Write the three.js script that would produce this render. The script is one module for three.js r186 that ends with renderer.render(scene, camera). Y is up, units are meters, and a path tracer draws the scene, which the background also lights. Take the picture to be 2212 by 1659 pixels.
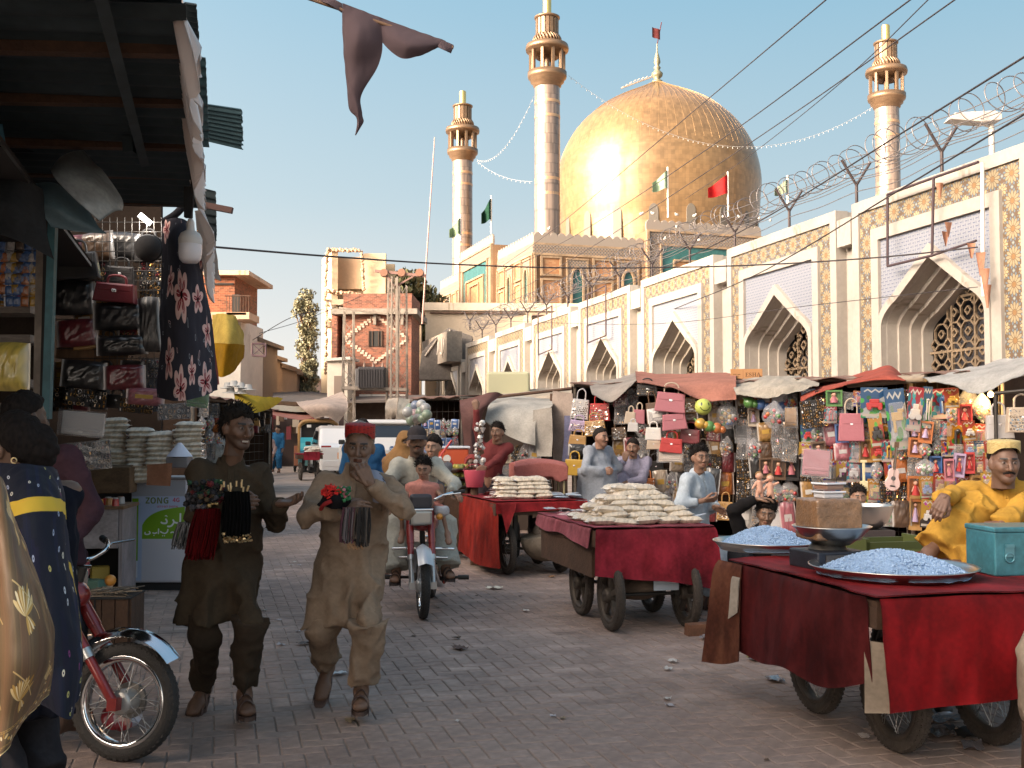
import*as THREE from 'three';
import{mergeGeometries,mergeVertices,toCreasedNormals}from 'three/addons/utils/BufferGeometryUtils.js';
import{RoundedBoxGeometry}from 'three/addons/geometries/RoundedBoxGeometry.js';
const scene=new THREE.Scene();
const F=2350,CX=1106,CY=829.5,EYE=1.6;
const PITCH=Math.atan((937-CY)/ F),CP=Math.cos(PITCH),SP=Math.sin(PITCH);
const camera=new THREE.PerspectiveCamera(2*Math.atan(CY / F)*180 / Math.PI,4 / 3,0.05,6000);
camera.position.set(0,EYE,0);camera.rotation.x=PITCH;
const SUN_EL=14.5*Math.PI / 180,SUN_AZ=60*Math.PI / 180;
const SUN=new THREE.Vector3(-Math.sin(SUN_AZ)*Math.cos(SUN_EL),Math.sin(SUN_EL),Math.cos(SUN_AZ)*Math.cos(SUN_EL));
const EXPOSURE=3.35;
{
const W=512,H=256,data=new Float32Array(W*H*4),d=new THREE.Vector3();
const mixc=(a,b,t)=>a.map((v,i)=>v+(b[i]-v)*t);
const stops=[[-90,[0.192,0.160,0.136]],[-4,[0.224,0.196,0.168]],[0,[0.292,0.263,0.231]],[5,[0.231,0.236,0.231]],[12,[0.149,0.195,0.219]],[22,[0.087,0.159,0.209]],[40,[0.059,0.122,0.185]],[90,[0.039,0.090,0.160]]];
for(let j=0;j<H;j++)for(let i=0;i<W;i++){
const el=((j+.5)/ H-.5)*Math.PI,az=((i+.5)/ W-.5)*2*Math.PI;
d.set(Math.cos(el)*Math.cos(az),Math.sin(el),Math.cos(el)*Math.sin(az));
const e=el*180 / Math.PI;let k=1;while(k<stops.length-1&&stops[k][0]<e)k++;
const t=Math.min(1,Math.max(0,(e-stops[k-1][0])/(stops[k][0]-stops[k-1][0])));
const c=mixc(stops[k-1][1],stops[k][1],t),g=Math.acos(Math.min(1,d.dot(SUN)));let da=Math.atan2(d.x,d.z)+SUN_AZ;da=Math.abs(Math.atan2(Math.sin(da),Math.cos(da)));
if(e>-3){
const a=20*Math.exp(-g*g / .14)+.4*Math.exp(-g*g / 1.2);  // glow lobe round the unseen sun, built up to light the shaded street
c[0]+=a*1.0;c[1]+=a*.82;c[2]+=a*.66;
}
data.set([c[0],c[1],c[2],1],(j*W+i)*4);
}
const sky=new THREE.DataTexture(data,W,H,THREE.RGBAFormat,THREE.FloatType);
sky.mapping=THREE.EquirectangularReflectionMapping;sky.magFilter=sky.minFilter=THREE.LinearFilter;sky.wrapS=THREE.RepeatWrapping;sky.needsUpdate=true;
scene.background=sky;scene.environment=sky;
}
const sun=new THREE.DirectionalLight(new THREE.Color(1,.77,.50),1.45);
sun.position.copy(SUN).multiplyScalar(150).add(new THREE.Vector3(0,0,-40));sun.target.position.set(0,0,-40);
sun.castShadow=true;sun.shadow.radius=1.2;sun.shadow.mapSize.set(4096,4096);
Object.assign(sun.shadow.camera,{left:-90,right:90,top:90,bottom:-60,near:1,far:400});
scene.add(sun,sun.target);
const renderer=new THREE.WebGLRenderer({antialias:true});
renderer.toneMapping=THREE.LinearToneMapping;renderer.toneMappingExposure=EXPOSURE;
renderer.shadowMap.enabled=true;
const V=(x,y,z)=>new THREE.Vector3(x,y,z),PI=Math.PI,sin=Math.sin,cos=Math.cos,abs=Math.abs,hyp=Math.hypot,min=Math.min,max=Math.max,floor=Math.floor;
const lerp=(a,b,t)=>a+(b-a)*t,clamp=(x,a=0,b=1)=>min(b,max(a,x)),sst=(a,b,x)=>{x=clamp((x-a)/(b-a));return x*x*(3-2*x);};
function rngOf(s){let a=s>>>0;return()=>{a=a+0x6D2B79F5|0;let t=Math.imul(a ^ a>>>15,1|a);t=t+Math.imul(t ^ t>>>7,61|t)^ t;return((t ^ t>>>14)>>>0)/ 4294967296;};}
const R=rngOf(20240611),rr=(a,b)=>a+(b-a)*R(),pick=(a)=>a[floor(R()*a.length)];
const hash=(x,y,z)=>{let h=Math.imul(x,374761393)+Math.imul(y,668265263)+Math.imul(z,2147483647)|0;h=Math.imul(h ^ h>>>13,1274126177);return((h ^ h>>>16)>>>0)/ 4294967296;};
function n3(x,y,z){
const i=floor(x),j=floor(y),k=floor(z);let u=x-i,v=y-j,w=z-k;
u=u*u*(3-2*u);v=v*v*(3-2*v);w=w*w*(3-2*w);
const a=lerp(lerp(hash(i,j,k),hash(i+1,j,k),u),lerp(hash(i,j+1,k),hash(i+1,j+1,k),u),v);
const b=lerp(lerp(hash(i,j,k+1),hash(i+1,j,k+1),u),lerp(hash(i,j+1,k+1),hash(i+1,j+1,k+1),u),v);
return lerp(a,b,w)*2-1;
}
const fbm=(x,y,z,o=3)=>{let s=0,a=.5;for(let i=0;i<o;i++){s+=a*n3(x,y,z);x*=2.03;y*=2.03;z*=2.03;a*=.5;}return s;};
function at(u,v,d){
const x=(u-CX)/ F,y=(CY-v)/ F,k=d /(CP-y*SP);
return V(x*k,EYE+(y*CP+SP)*k,-d);
}
const groundY=(z)=>{const d=-z;return d<12?0:d<62?.0052*(d-12):.26;};
const gnd=(u,d)=>{const p=at(u,937,d);return V(p.x,groundY(-d),-d);};
const names={};
function numbered(n){const k=names[n]=(names[n]??-1)+1;return k?n+'_'+String(k).padStart(3,'0'):n;}
function tag(o,label,category,group,kind){
if(label)o.userData.label=label;if(category)o.userData.category=category;
if(group)o.userData.group=group;if(kind)o.userData.kind=kind;return o;
}
function thing(name,label,category,p,ry=0,group){
const o=new THREE.Group();o.name=numbered(name);scene.add(o);
if(p)o.position.copy(p.isVector3?p:V(...p));o.rotation.y=ry;
return tag(o,label,category,group);
}
function flat(g){
if(g.index)g=g.toNonIndexed();
if(!g.attributes.normal)g.computeVertexNormals();
if(!g.attributes.uv)g.setAttribute('uv',new THREE.BufferAttribute(new Float32Array(g.attributes.position.count*2),2));
for(const k of Object.keys(g.attributes))if(!['position','normal','uv','color'].includes(k))g.deleteAttribute(k);
return g;
}
function boxUV(g,s=1){
const p=g.attributes.position,n=p.count,uv=new Float32Array(n*2),a=V(),b=V(),c=V();
for(let i=0;i<n;i+=3){
a.fromBufferAttribute(p,i);b.fromBufferAttribute(p,i+1);c.fromBufferAttribute(p,i+2);
const q=b.clone().sub(a).cross(c.clone().sub(a)),x=abs(q.x),y=abs(q.y),z=abs(q.z);
[a,b,c].forEach((t,k)=>{const[u,v]=y>=x&&y>=z?[t.x,t.z]:x>=z?[t.z,t.y]:[t.x,t.y];uv[(i+k)*2]=u*s;uv[(i+k)*2+1]=v*s;});
}
g.setAttribute('uv',new THREE.BufferAttribute(uv,2));return g;
}
function merge(list){
list=[].concat(list).filter(Boolean).map(flat);
if(list.some((g)=>g.attributes.color))for(const g of list)if(!g.attributes.color)g.setAttribute('color',new THREE.BufferAttribute(new Float32Array(g.attributes.position.count*3).fill(1),3));
return list.length===1?list[0]:mergeGeometries(list);
}
function mesh(name,geos,m,parent,top){
let g=Array.isArray(geos)?merge(geos):flat(geos);
if(m.userData.uvm)boxUV(g,m.userData.uvm);
const o=new THREE.Mesh(g,m);o.castShadow=o.receiveShadow=true;
o.name=parent?name:numbered(name);(parent||scene).add(o);return o;
}
const struct=(name,g,m)=>tag(mesh(name,g,m),null,null,null,'structure');
const M4=new THREE.Matrix4(),Q=new THREE.Quaternion(),E=new THREE.Euler();
function put(g,x=0,y=0,z=0,rx=0,ry=0,rz=0){return g.applyMatrix4(new THREE.Matrix4().compose(V(x,y,z),new THREE.Quaternion().setFromEuler(E.set(rx,ry,rz)),V(1,1,1)));}
const box=(w,h,d,...p)=>put(new THREE.BoxGeometry(w,h,d),...p);
const rbox=(w,h,d,r,...p)=>put(new RoundedBoxGeometry(w,h,d,2,r),...p);
const cyl=(r0,r1,h,n,...p)=>put(new THREE.CylinderGeometry(r0,r1,h,n),...p);
const sph=(r,n,...p)=>put(new THREE.SphereGeometry(r,n,max(6,n*.7|0)),...p);
const tor=(r,t,n,m,...p)=>put(new THREE.TorusGeometry(r,t,n,m),...p);
const lathe=(pts,n=24)=>new THREE.LatheGeometry(pts.map((p)=>new THREE.Vector2(...p)),n);
function bar(a,b,w,h=w,round){
const l=a.distanceTo(b),g=round?new THREE.CylinderGeometry(h,w,l,round):new THREE.BoxGeometry(w,l,h);
Q.setFromUnitVectors(V(0,1,0),b.clone().sub(a).normalize());
return g.applyMatrix4(new THREE.Matrix4().compose(a.clone().add(b).multiplyScalar(.5),Q,V(1,1,1)));
}
const rod=(a,b,r,n=7,r2=r)=>bar(a,b,r,r2,n);
const tube=(pts,r,n=24,m=6,closed)=>new THREE.TubeGeometry(new THREE.CatmullRomCurve3(pts.map((p)=>p.isVector3?p:V(...p)),closed),n,r,m,closed);
function extr(pts,depth,bevel=0,...p){
const s=pts.isShape||pts.getPoints?pts:new THREE.Shape(pts.map((q)=>new THREE.Vector2(...q)));
return put(new THREE.ExtrudeGeometry(s,{depth,bevelEnabled:bevel>0,bevelSize:bevel,bevelThickness:bevel,bevelSegments:2,curveSegments:10}),...p);
}
function tint(g,c,jit=0){
g=flat(g);const n=g.attributes.position.count,a=new Float32Array(n*3),k=1+(R()*2-1)*jit;
for(let i=0;i<n;i++){a[i*3]=c[0]*k;a[i*3+1]=c[1]*k;a[i*3+2]=c[2]*k;}
g.setAttribute('color',new THREE.BufferAttribute(a,3));return g;
}
function surf(nu,nv,fn,thick=0){
const P=[],side=(off)=>{for(let j=0;j<=nv;j++)for(let i=0;i<=nu;i++)P.push(fn(i / nu,j / nv));};
side();const pos=[],uv=[],idx=[],W=nu+1,n=P.length;
for(const p of P)pos.push(p.x,p.y,p.z);
for(let j=0;j<=nv;j++)for(let i=0;i<=nu;i++)uv.push(i / nu,j / nv);
for(let j=0;j<nv;j++)for(let i=0;i<nu;i++){const a=j*W+i;idx.push(a,a+1,a+W,a+1,a+W+1,a+W);}
let g=new THREE.BufferGeometry();g.setAttribute('position',new THREE.Float32BufferAttribute(pos,3));g.setAttribute('uv',new THREE.Float32BufferAttribute(uv,2));g.setIndex(idx);g.computeVertexNormals();
if(!thick)return g;
const N=g.attributes.normal,pos2=pos.slice();
for(let i=0;i<n;i++)pos2.push(pos[i*3]-N.getX(i)*thick,pos[i*3+1]-N.getY(i)*thick,pos[i*3+2]-N.getZ(i)*thick);
const id2=idx.slice();for(let i=0;i<idx.length;i+=3)id2.push(n+idx[i],n+idx[i+2],n+idx[i+1]);
const edge=(a,b)=>id2.push(a,n+a,b,b,n+a,n+b);
for(let i=0;i<nu;i++){edge(i+1,i);edge(nv*W+i,nv*W+i+1);}
for(let j=0;j<nv;j++){edge(j*W,(j+1)*W);edge((j+1)*W+nu,j*W+nu);}
g=new THREE.BufferGeometry();g.setAttribute('position',new THREE.Float32BufferAttribute(pos2,3));g.setAttribute('uv',new THREE.Float32BufferAttribute(uv.concat(uv),2));g.setIndex(id2);g.computeVertexNormals();return g;
}
function grid(rows){
const cr=(p,t)=>{const n=p.length-1,x=t*n,i=min(n-1,floor(x)),f=x-i,g=(k)=>p[clamp(k,0,n)];
const[a,b,c,d]=[g(i-1),g(i),g(i+1),g(i+2)],h=(k)=>.5*(2*b[k]+(c[k]-a[k])*f+(2*a[k]-5*b[k]+4*c[k]-d[k])*f*f+(3*b[k]-a[k]-3*c[k]+d[k])*f*f*f);
return V(h('x'),h('y'),h('z'));};
return(s,t)=>cr(rows.map((r)=>cr(r,s)),t);
}
function cloth(rows,nu,nv,fold=.012,freq=7,thick=.004,seed=0){
const f=grid(rows),N=V(),d=.01;
return surf(nu,nv,(s,t)=>{
const p=f(s,t),a=f(min(1,s+d),t).sub(f(max(0,s-d),t)),b=f(s,min(1,t+d)).sub(f(s,max(0,t-d)));
N.crossVectors(a,b).normalize();if(!isFinite(N.x))N.set(0,1,0);
const w=fbm(p.x*freq+seed,p.y*freq*.6,p.z*freq,3)+.35*fbm(p.x*freq*3+seed,p.y*freq,p.z*freq*3,2);
return p.addScaledVector(N,w*fold);
},thick);
}
const SRGB=(h)=>{const c=new THREE.Color(h);return[c.r,c.g,c.b];};
function dtex(w,h,fn,rep=1,lin){
const a=new Uint8Array(w*h*4);
for(let j=0;j<h;j++)for(let i=0;i<w;i++){let c=fn(i / w,j / h);if(typeof c==='number')c=[c,c,c];const k=(j*w+i)*4;for(let q=0;q<3;q++)a[k+q]=clamp(c[q])*255;a[k+3]=255;}
const t=new THREE.DataTexture(a,w,h);t.wrapS=t.wrapT=THREE.RepeatWrapping;t.magFilter=THREE.LinearFilter;t.minFilter=THREE.LinearMipmapLinearFilter;t.generateMipmaps=true;
if(!lin)t.colorSpace=THREE.SRGBColorSpace;t.repeat.set(rep,rep);t.needsUpdate=true;return t;
}
function pn(u,v,f,seed=0){
const x=u*f,y=v*f,i=floor(x),j=floor(y);let a=x-i,b=y-j;a=a*a*(3-2*a);b=b*b*(3-2*b);
const h=(p,q)=>hash((p % f+f)% f,(q % f+f)% f,seed+f);
return lerp(lerp(h(i,j),h(i+1,j),a),lerp(h(i,j+1),h(i+1,j+1),a),b);
}
const pf=(u,v,f,o,s=0)=>{let r=0,a=.5;for(let i=0;i<o;i++){r+=a*pn(u,v,f,s+i*17);f*=2;a*=.5;}return r /(1-a*2||1);};
function ctex(w,h,draw,wrap){
const c=document.createElement('canvas');c.width=w;c.height=h;draw(c.getContext('2d'),w,h);
const t=new THREE.CanvasTexture(c);t.colorSpace=THREE.SRGBColorSpace;t.anisotropy=8;if(wrap)t.wrapS=t.wrapT=THREE.RepeatWrapping;return t;
}
const retex=(t,a,b=a)=>{const c=t.clone();c.repeat.set(a,b);c.needsUpdate=true;return c;};
function mat(c,r=.8,m=0,o={}){
const k=Array.isArray(c)?new THREE.Color().setRGB(...c):new THREE.Color(c);
const{uvm,...rest}=o,phys=['clearcoat','sheen','transmission','ior','specularIntensity'].some((q)=>q in o);
const q=new(phys?THREE.MeshPhysicalMaterial:THREE.MeshStandardMaterial)({color:k,roughness:r,metalness:m,side:THREE.DoubleSide,...rest});
if(uvm)q.userData.uvm=uvm;return q;
}
const T={};
T.grime=dtex(512,512,(u,v)=>{const a=pf(u,v,4,5,1),b=pf(u,v,24,3,2);const s=.80+.26*(a-.5)+.16*(b-.5);return[s,s*.99,s*.975];});
T.rough=dtex(256,256,(u,v)=>pf(u,v,8,5,5),1,true);
T.fine=dtex(256,256,(u,v)=>pf(u,v,48,3,9),1,true);
T.weave=dtex(128,128,(u,v)=>.5+.2*sin(u*128*PI / 2)*sin(v*128*PI / 2)+.3*(pf(u,v,16,3,3)-.5),1,true);
T.cloth=dtex(512,512,(u,v)=>{const a=pf(u,v,3,4,21),b=pf(u,v,40,2,4),s=.84+.22*(a-.5)+.10*(b-.5);return[s,s,s];});
T.stain=dtex(512,512,(u,v)=>{
const a=pf(u,v,3,5,31),st=pf(u*1,v*.2,24,3,33)*pf(u,v,2,3,37),b=pf(u,v,32,3,35);let s=.93+.12*(a-.5)+.06*(b-.5)-.16*sst(.38,.62,st);
return[s,s*(.985-.03*sst(.4,.6,st)),s*(.97-.06*sst(.4,.6,st))];});
T.drape=dtex(512,512,(u,v)=>{const a=pf(u,v,4,5,81),st=sst(.45,.7,pf(u,v*.25,12,3,83)*.6+pf(u,v,3,3,85)*.5),b=pf(u,v,60,2,87);const s=.78+.5*(a-.5)+.14*(b-.5)-.22*st;return[s+.05*st,s,s];});
const clothM=(c,o={})=>mat(c,1,0,{specularIntensity:.35,map:T.cloth,bumpMap:T.weave,bumpScale:.0012,uvm:1.6,...o});
const VC={vertexColors:true};
const mGen=mat([1,1,1],.75,0,VC),mShiny=mat([1,1,1],.28,0,{...VC,clearcoat:.6,clearcoatRoughness:.25}),mFoil=mat([1,1,1],.25,.85,VC);
const steel=mat([.55,.53,.5],.28,1),darkSteel=mat([.05,.045,.04],.5,.6),chrome=mat([.75,.75,.75],.12,1),rubber=mat([.032,.028,.025],.85,0,{bumpMap:T.fine,bumpScale:.004,uvm:3}),rust=mat([.16,.09,.06],.8,.2,{map:T.grime,uvm:2});
const wood=mat([.23,.14,.08],.8,0,{map:dtex(256,256,(u,v)=>{const s=.62+.3*pf(u*1,v*.12,32,3,50)+.12*pf(u,v,4,3,51);return[s,s*.97,s*.93];}),bumpMap:T.fine,bumpScale:.002,uvm:1.5});
const WX=.2616,WZ=.9652;
{
const P=[],I=[],zs=[40,5,0,-4,-8,-12,-20,-30,-45,-62,-100,-400,-3000],xs=[-3000,-200,-60,-20,-8,0,8,20,60,200,3000];
for(const z of zs)for(const x of xs)P.push(x,groundY(z)-.007,z);
for(let j=0;j<zs.length-1;j++)for(let i=0;i<xs.length-1;i++){const a=j*xs.length+i;I.push(a,a+1,a+xs.length,a+1,a+xs.length+1,a+xs.length);}
const g=new THREE.BufferGeometry();g.setAttribute('position',new THREE.Float32BufferAttribute(P,3));g.setIndex(I);g.computeVertexNormals();
struct('ground',g,mat([.46,.37,.32],.95,0,{map:retex(T.grime,.4),bumpMap:retex(T.rough,3),bumpScale:.006,uvm:1}));
const U=.11,root=new THREE.Group();root.name='pavement';tag(root,null,null,null,'structure');scene.add(root);
const tones=[[.42,.31,.265],[.455,.335,.285],[.475,.35,.30],[.49,.365,.315],[.505,.38,.325],[.53,.40,.345]];
const pm=(c,vc)=>mat(c,.86,0,{map:retex(T.grime,1.3),bumpMap:retex(T.fine,3),bumpScale:.0018,uvm:1,...(vc?VC:{})});
const mats=tones.map((c)=>pm(c)),list=[];
for(let i=-70;i<130;i++)for(let j=10;j<260;j++){
const k=(((i-j)% 4)+4)% 4;if(k!==0&&k!==3)continue;
const a=(k?i+.5:i+1)*U,b=(k?j+1:j+.5)*U;
const x=a*WZ-b*WX,z=-a*WX-b*WZ,d=-z;
if(d<3.6||d>25||abs(x)>.5*d+.35||x<-1.6-.271*d)continue;
list.push({x,z,d,v:k>0,s:abs(x)>.475*d||d<5.25});
}
list.sort((p,q)=>p.d-q.d);
const pos=[],col=[];let n1=0;
const ry=Math.atan2(WX,WZ);
const shapes=[0,1,2].map(()=>paverGeo(.214,.104,true)),inv=tones.length;
function paverGeo(l,w,deep){
const c=.005,x=l / 2,z=w / 2,j=()=>rr(-.0012,.0012),y=[j(),j(),j(),j()],p=[];
const o=[[-x,-z],[x,-z],[x,z],[-x,z]],t=o.map(([a,b],i)=>[a-Math.sign(a)*c,y[i],b-Math.sign(b)*c]),e=o.map(([a,b])=>[a,-c,b]),f=o.map(([a,b])=>[a,-.03,b]);
const q=(a,b,d,h)=>p.push(...a,...d,...b,...a,...h,...d);
q(t[0],t[1],t[2],t[3]);for(let i=0;i<4;i++){const k=(i+1)% 4;q(e[i],e[k],t[k],t[i]);if(deep)q(f[i],f[k],e[k],e[i]);}
const g=new THREE.BufferGeometry();g.setAttribute('position',new THREE.Float32BufferAttribute(p,3));g.computeVertexNormals();return boxUV(flat(g));
}
for(const s of list){
const sink=.0022*n3(s.x*1.5,3,s.z*1.5),dirt=1+.20*fbm(s.x*.5,7,s.z*.5,3);
if(!s.s&&n1<300){
const m=new THREE.Mesh(pick(shapes),mats[floor(clamp(.5+.9*fbm(s.x*.9,4,s.z*.9,3)+rr(-.28,.28),0,.99)*6)]);m.name=n1?'paver_'+String(n1).padStart(3,'0'):'paver';n1++;
m.position.set(s.x,sink,s.z);m.rotation.set(rr(-.003,.003),ry+(s.v?PI / 2:0)+rr(-.012,.012),rr(-.003,.003));m.castShadow=m.receiveShadow=true;root.add(m);continue;
}
const g=paverGeo(.214,.104,s.d<12).attributes.position.array,an=ry+(s.v?PI / 2:0)+rr(-.012,.012),c=cos(an),q=sin(an),t=tones[floor(clamp(.5+.9*fbm(s.x*.9,4,s.z*.9,3)+rr(-.28,.28),0,.99)*6)],gy=groundY(s.z)+sink,k=dirt*rr(.93,1.07);
for(let i=0;i<g.length;i+=3){pos.push(s.x+g[i]*c+g[i+2]*q,gy+g[i+1],s.z-g[i]*q+g[i+2]*c);col.push(t[0]*k,t[1]*k,t[2]*k);}
}
const g2=new THREE.BufferGeometry();g2.setAttribute('position',new THREE.Float32BufferAttribute(pos,3));g2.setAttribute('color',new THREE.Float32BufferAttribute(col,3));g2.computeVertexNormals();
tag(mesh('pavers',g2,pm([1,1,1],true),root),null,null,null,'stuff');
}
const cream=mat([.395,.37,.335],.82,0,{map:T.stain,bumpMap:T.rough,bumpScale:.004,uvm:.45});
const wallTh=Math.atan2(-WZ,WX)*-1;
const wall=thing('boundary_wall','long cream wall with tiled pointed arches behind the market stalls','wall',[8.35,0,-21.4],-Math.atan2(WZ,WX));
const wallP=(s,y,z)=>V(8.35+WX*s-WZ*z,y,-21.4+WZ*s+WX*z);
function archPts(w,sp,ap,base){
const h=ap-sp,p=[[-w,base],[-w,sp]];
for(let i=1;i<=8;i++){const t=i / 8;p.push([lerp(lerp(-w,-w,t),lerp(-w,-w*.66,t),t),lerp(lerp(sp,sp+h*.22,t),lerp(sp+h*.22,sp+h*.42,t),t)]);}
p.push([0,ap]);return p.concat(p.slice(0,-1).reverse().map(([x,y])=>[-x,y]));
}
const shp=(pts)=>new THREE.Shape(pts.map((q)=>new THREE.Vector2(...q)));
function ring(outer,inner){const s=shp(outer);s.holes.push(new THREE.Path(inner.map((q)=>new THREE.Vector2(...q))));return s;}
const rect=(x0,y0,x1,y1)=>[[x0,y0],[x1,y0],[x1,y1],[x0,y1]];
const starTile=ctex(512,512,(g,W)=>{
g.fillStyle='#8b7054';g.fillRect(0,0,W,W);const c=W / 2;
const poly=(pts,f)=>{g.fillStyle=f;g.beginPath();pts.forEach(([x,y],i)=>i?g.lineTo(x,y):g.moveTo(x,y));g.closePath();g.fill();};
const ros=(x,y,r,n,ctr,pet,kite)=>{for(let i=0;i<n;i++){const a=i*2*PI / n,p=(q,b)=>[x+r*q*cos(a+b),y+r*q*sin(a+b)],w=PI / n;
poly([p(.30,-w*.55),p(.58,-w*.86),p(.84,-w*.6),p(.97,0),p(.84,w*.6),p(.58,w*.86),p(.30,w*.55)],i % 2?pet:pet);
poly([p(1.0,w-.11),p(.76,w),p(1.0,w+.11),p(1.16,w)],kite);}
g.fillStyle=ctr;g.beginPath();g.arc(x,y,r*.25,0,7);g.fill();};
for(const[x,y]of[[0,0],[W,0],[0,W],[W,W]])ros(x,y,W*.25,8,'#d6c6a0','#d9c79a','#8fa6b4');
for(const[x,y]of[[c,0],[0,c],[W,c],[c,W]]){poly([[x-46,y],[x,y-46],[x+46,y],[x,y+46]],'#88a3b3');poly([[x-22,y],[x,y-22],[x+22,y],[x,y+22]],'#e6d8ae');}
ros(c,c,W*.40,12,'#b88c5c','#c9b68f','#86a0b0');
},true);
const borderM=mat([.50,.505,.52],.45,0,{map:retex(starTile,2),uvm:1});
const panelTile=ctex(256,256,(g,W)=>{
g.fillStyle='#c6c6c9';g.fillRect(0,0,W,W);
for(let j=0;j<8;j++)for(let i=0;i<4;i++){const x=i*64+(j % 2)*32,y=j*32;g.fillStyle='#7480a2';g.fillRect(x+8,y+12,30,7);g.fillRect((x+46)% W,y+6,6,20);g.fillStyle='#9aa3c2';g.fillRect(x+14,y+22,18,3);g.fillStyle='#aeb0bd';g.fillRect((x+44)% W,y,1.5,32);g.fillRect(x,y,64,1.5);}
},true);
const panelM=mat([.44,.455,.48],.4,0,{map:retex(panelTile,1.7),uvm:1});
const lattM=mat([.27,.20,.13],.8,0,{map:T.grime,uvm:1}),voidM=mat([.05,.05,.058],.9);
function latticeGeo(w,sp,ap,y0){
const inside=(x,y)=>{if(y<sp)return abs(x)<w;const h=ap-sp,yk=sp+h*.42;return y<yk?abs(x)<w-(w*.34)*((y-sp)/(yk-sp))**2:abs(x)<w*.66*(ap-y)/(ap-yk);};
const out=[],c=.42,seg=(x0,y0,x1,y1,t=.035)=>{const n=max(1,Math.round(hyp(x1-x0,y1-y0)/ .12));let s=-1;for(let i=0;i<=n;i++){const k=i<n&&inside(lerp(x0,x1,(i+.5)/ n),lerp(y0,y1,(i+.5)/ n));if(k&&s<0)s=i;if(!k&&s>=0){out.push(bar(V(lerp(x0,x1,s / n),lerp(y0,y1,s / n),0),V(lerp(x0,x1,i / n),lerp(y0,y1,i / n),0),t,.05));s=-1;}}};
for(let x=-w;x<=w+.01;x+=2*w / 4)seg(x,y0,x,ap,.05);
for(let y=y0;y<ap;y+=1.1)seg(-w,y,w,y,.05);
for(let x=-floor(w / c)*c-c;x<w;x+=c)for(let y=y0;y<ap;y+=c){
const q=c*.29,a=[[q,0],[c-q,0],[c,q],[c,c-q],[c-q,c],[q,c],[0,c-q],[0,q]];
a.forEach(([p,r],i)=>{const[s,t]=a[(i+1)% 8];seg(x+p,y+r,x+s,y+t);});
seg(x+q,y+c / 2,x+c / 2,y+q,.028);seg(x+c / 2,y+q,x+c-q,y+c / 2,.028);seg(x+c-q,y+c / 2,x+c / 2,y+c-q,.028);seg(x+c / 2,y+c-q,x+q,y+c / 2,.028);
}
return merge(out);
}
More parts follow.
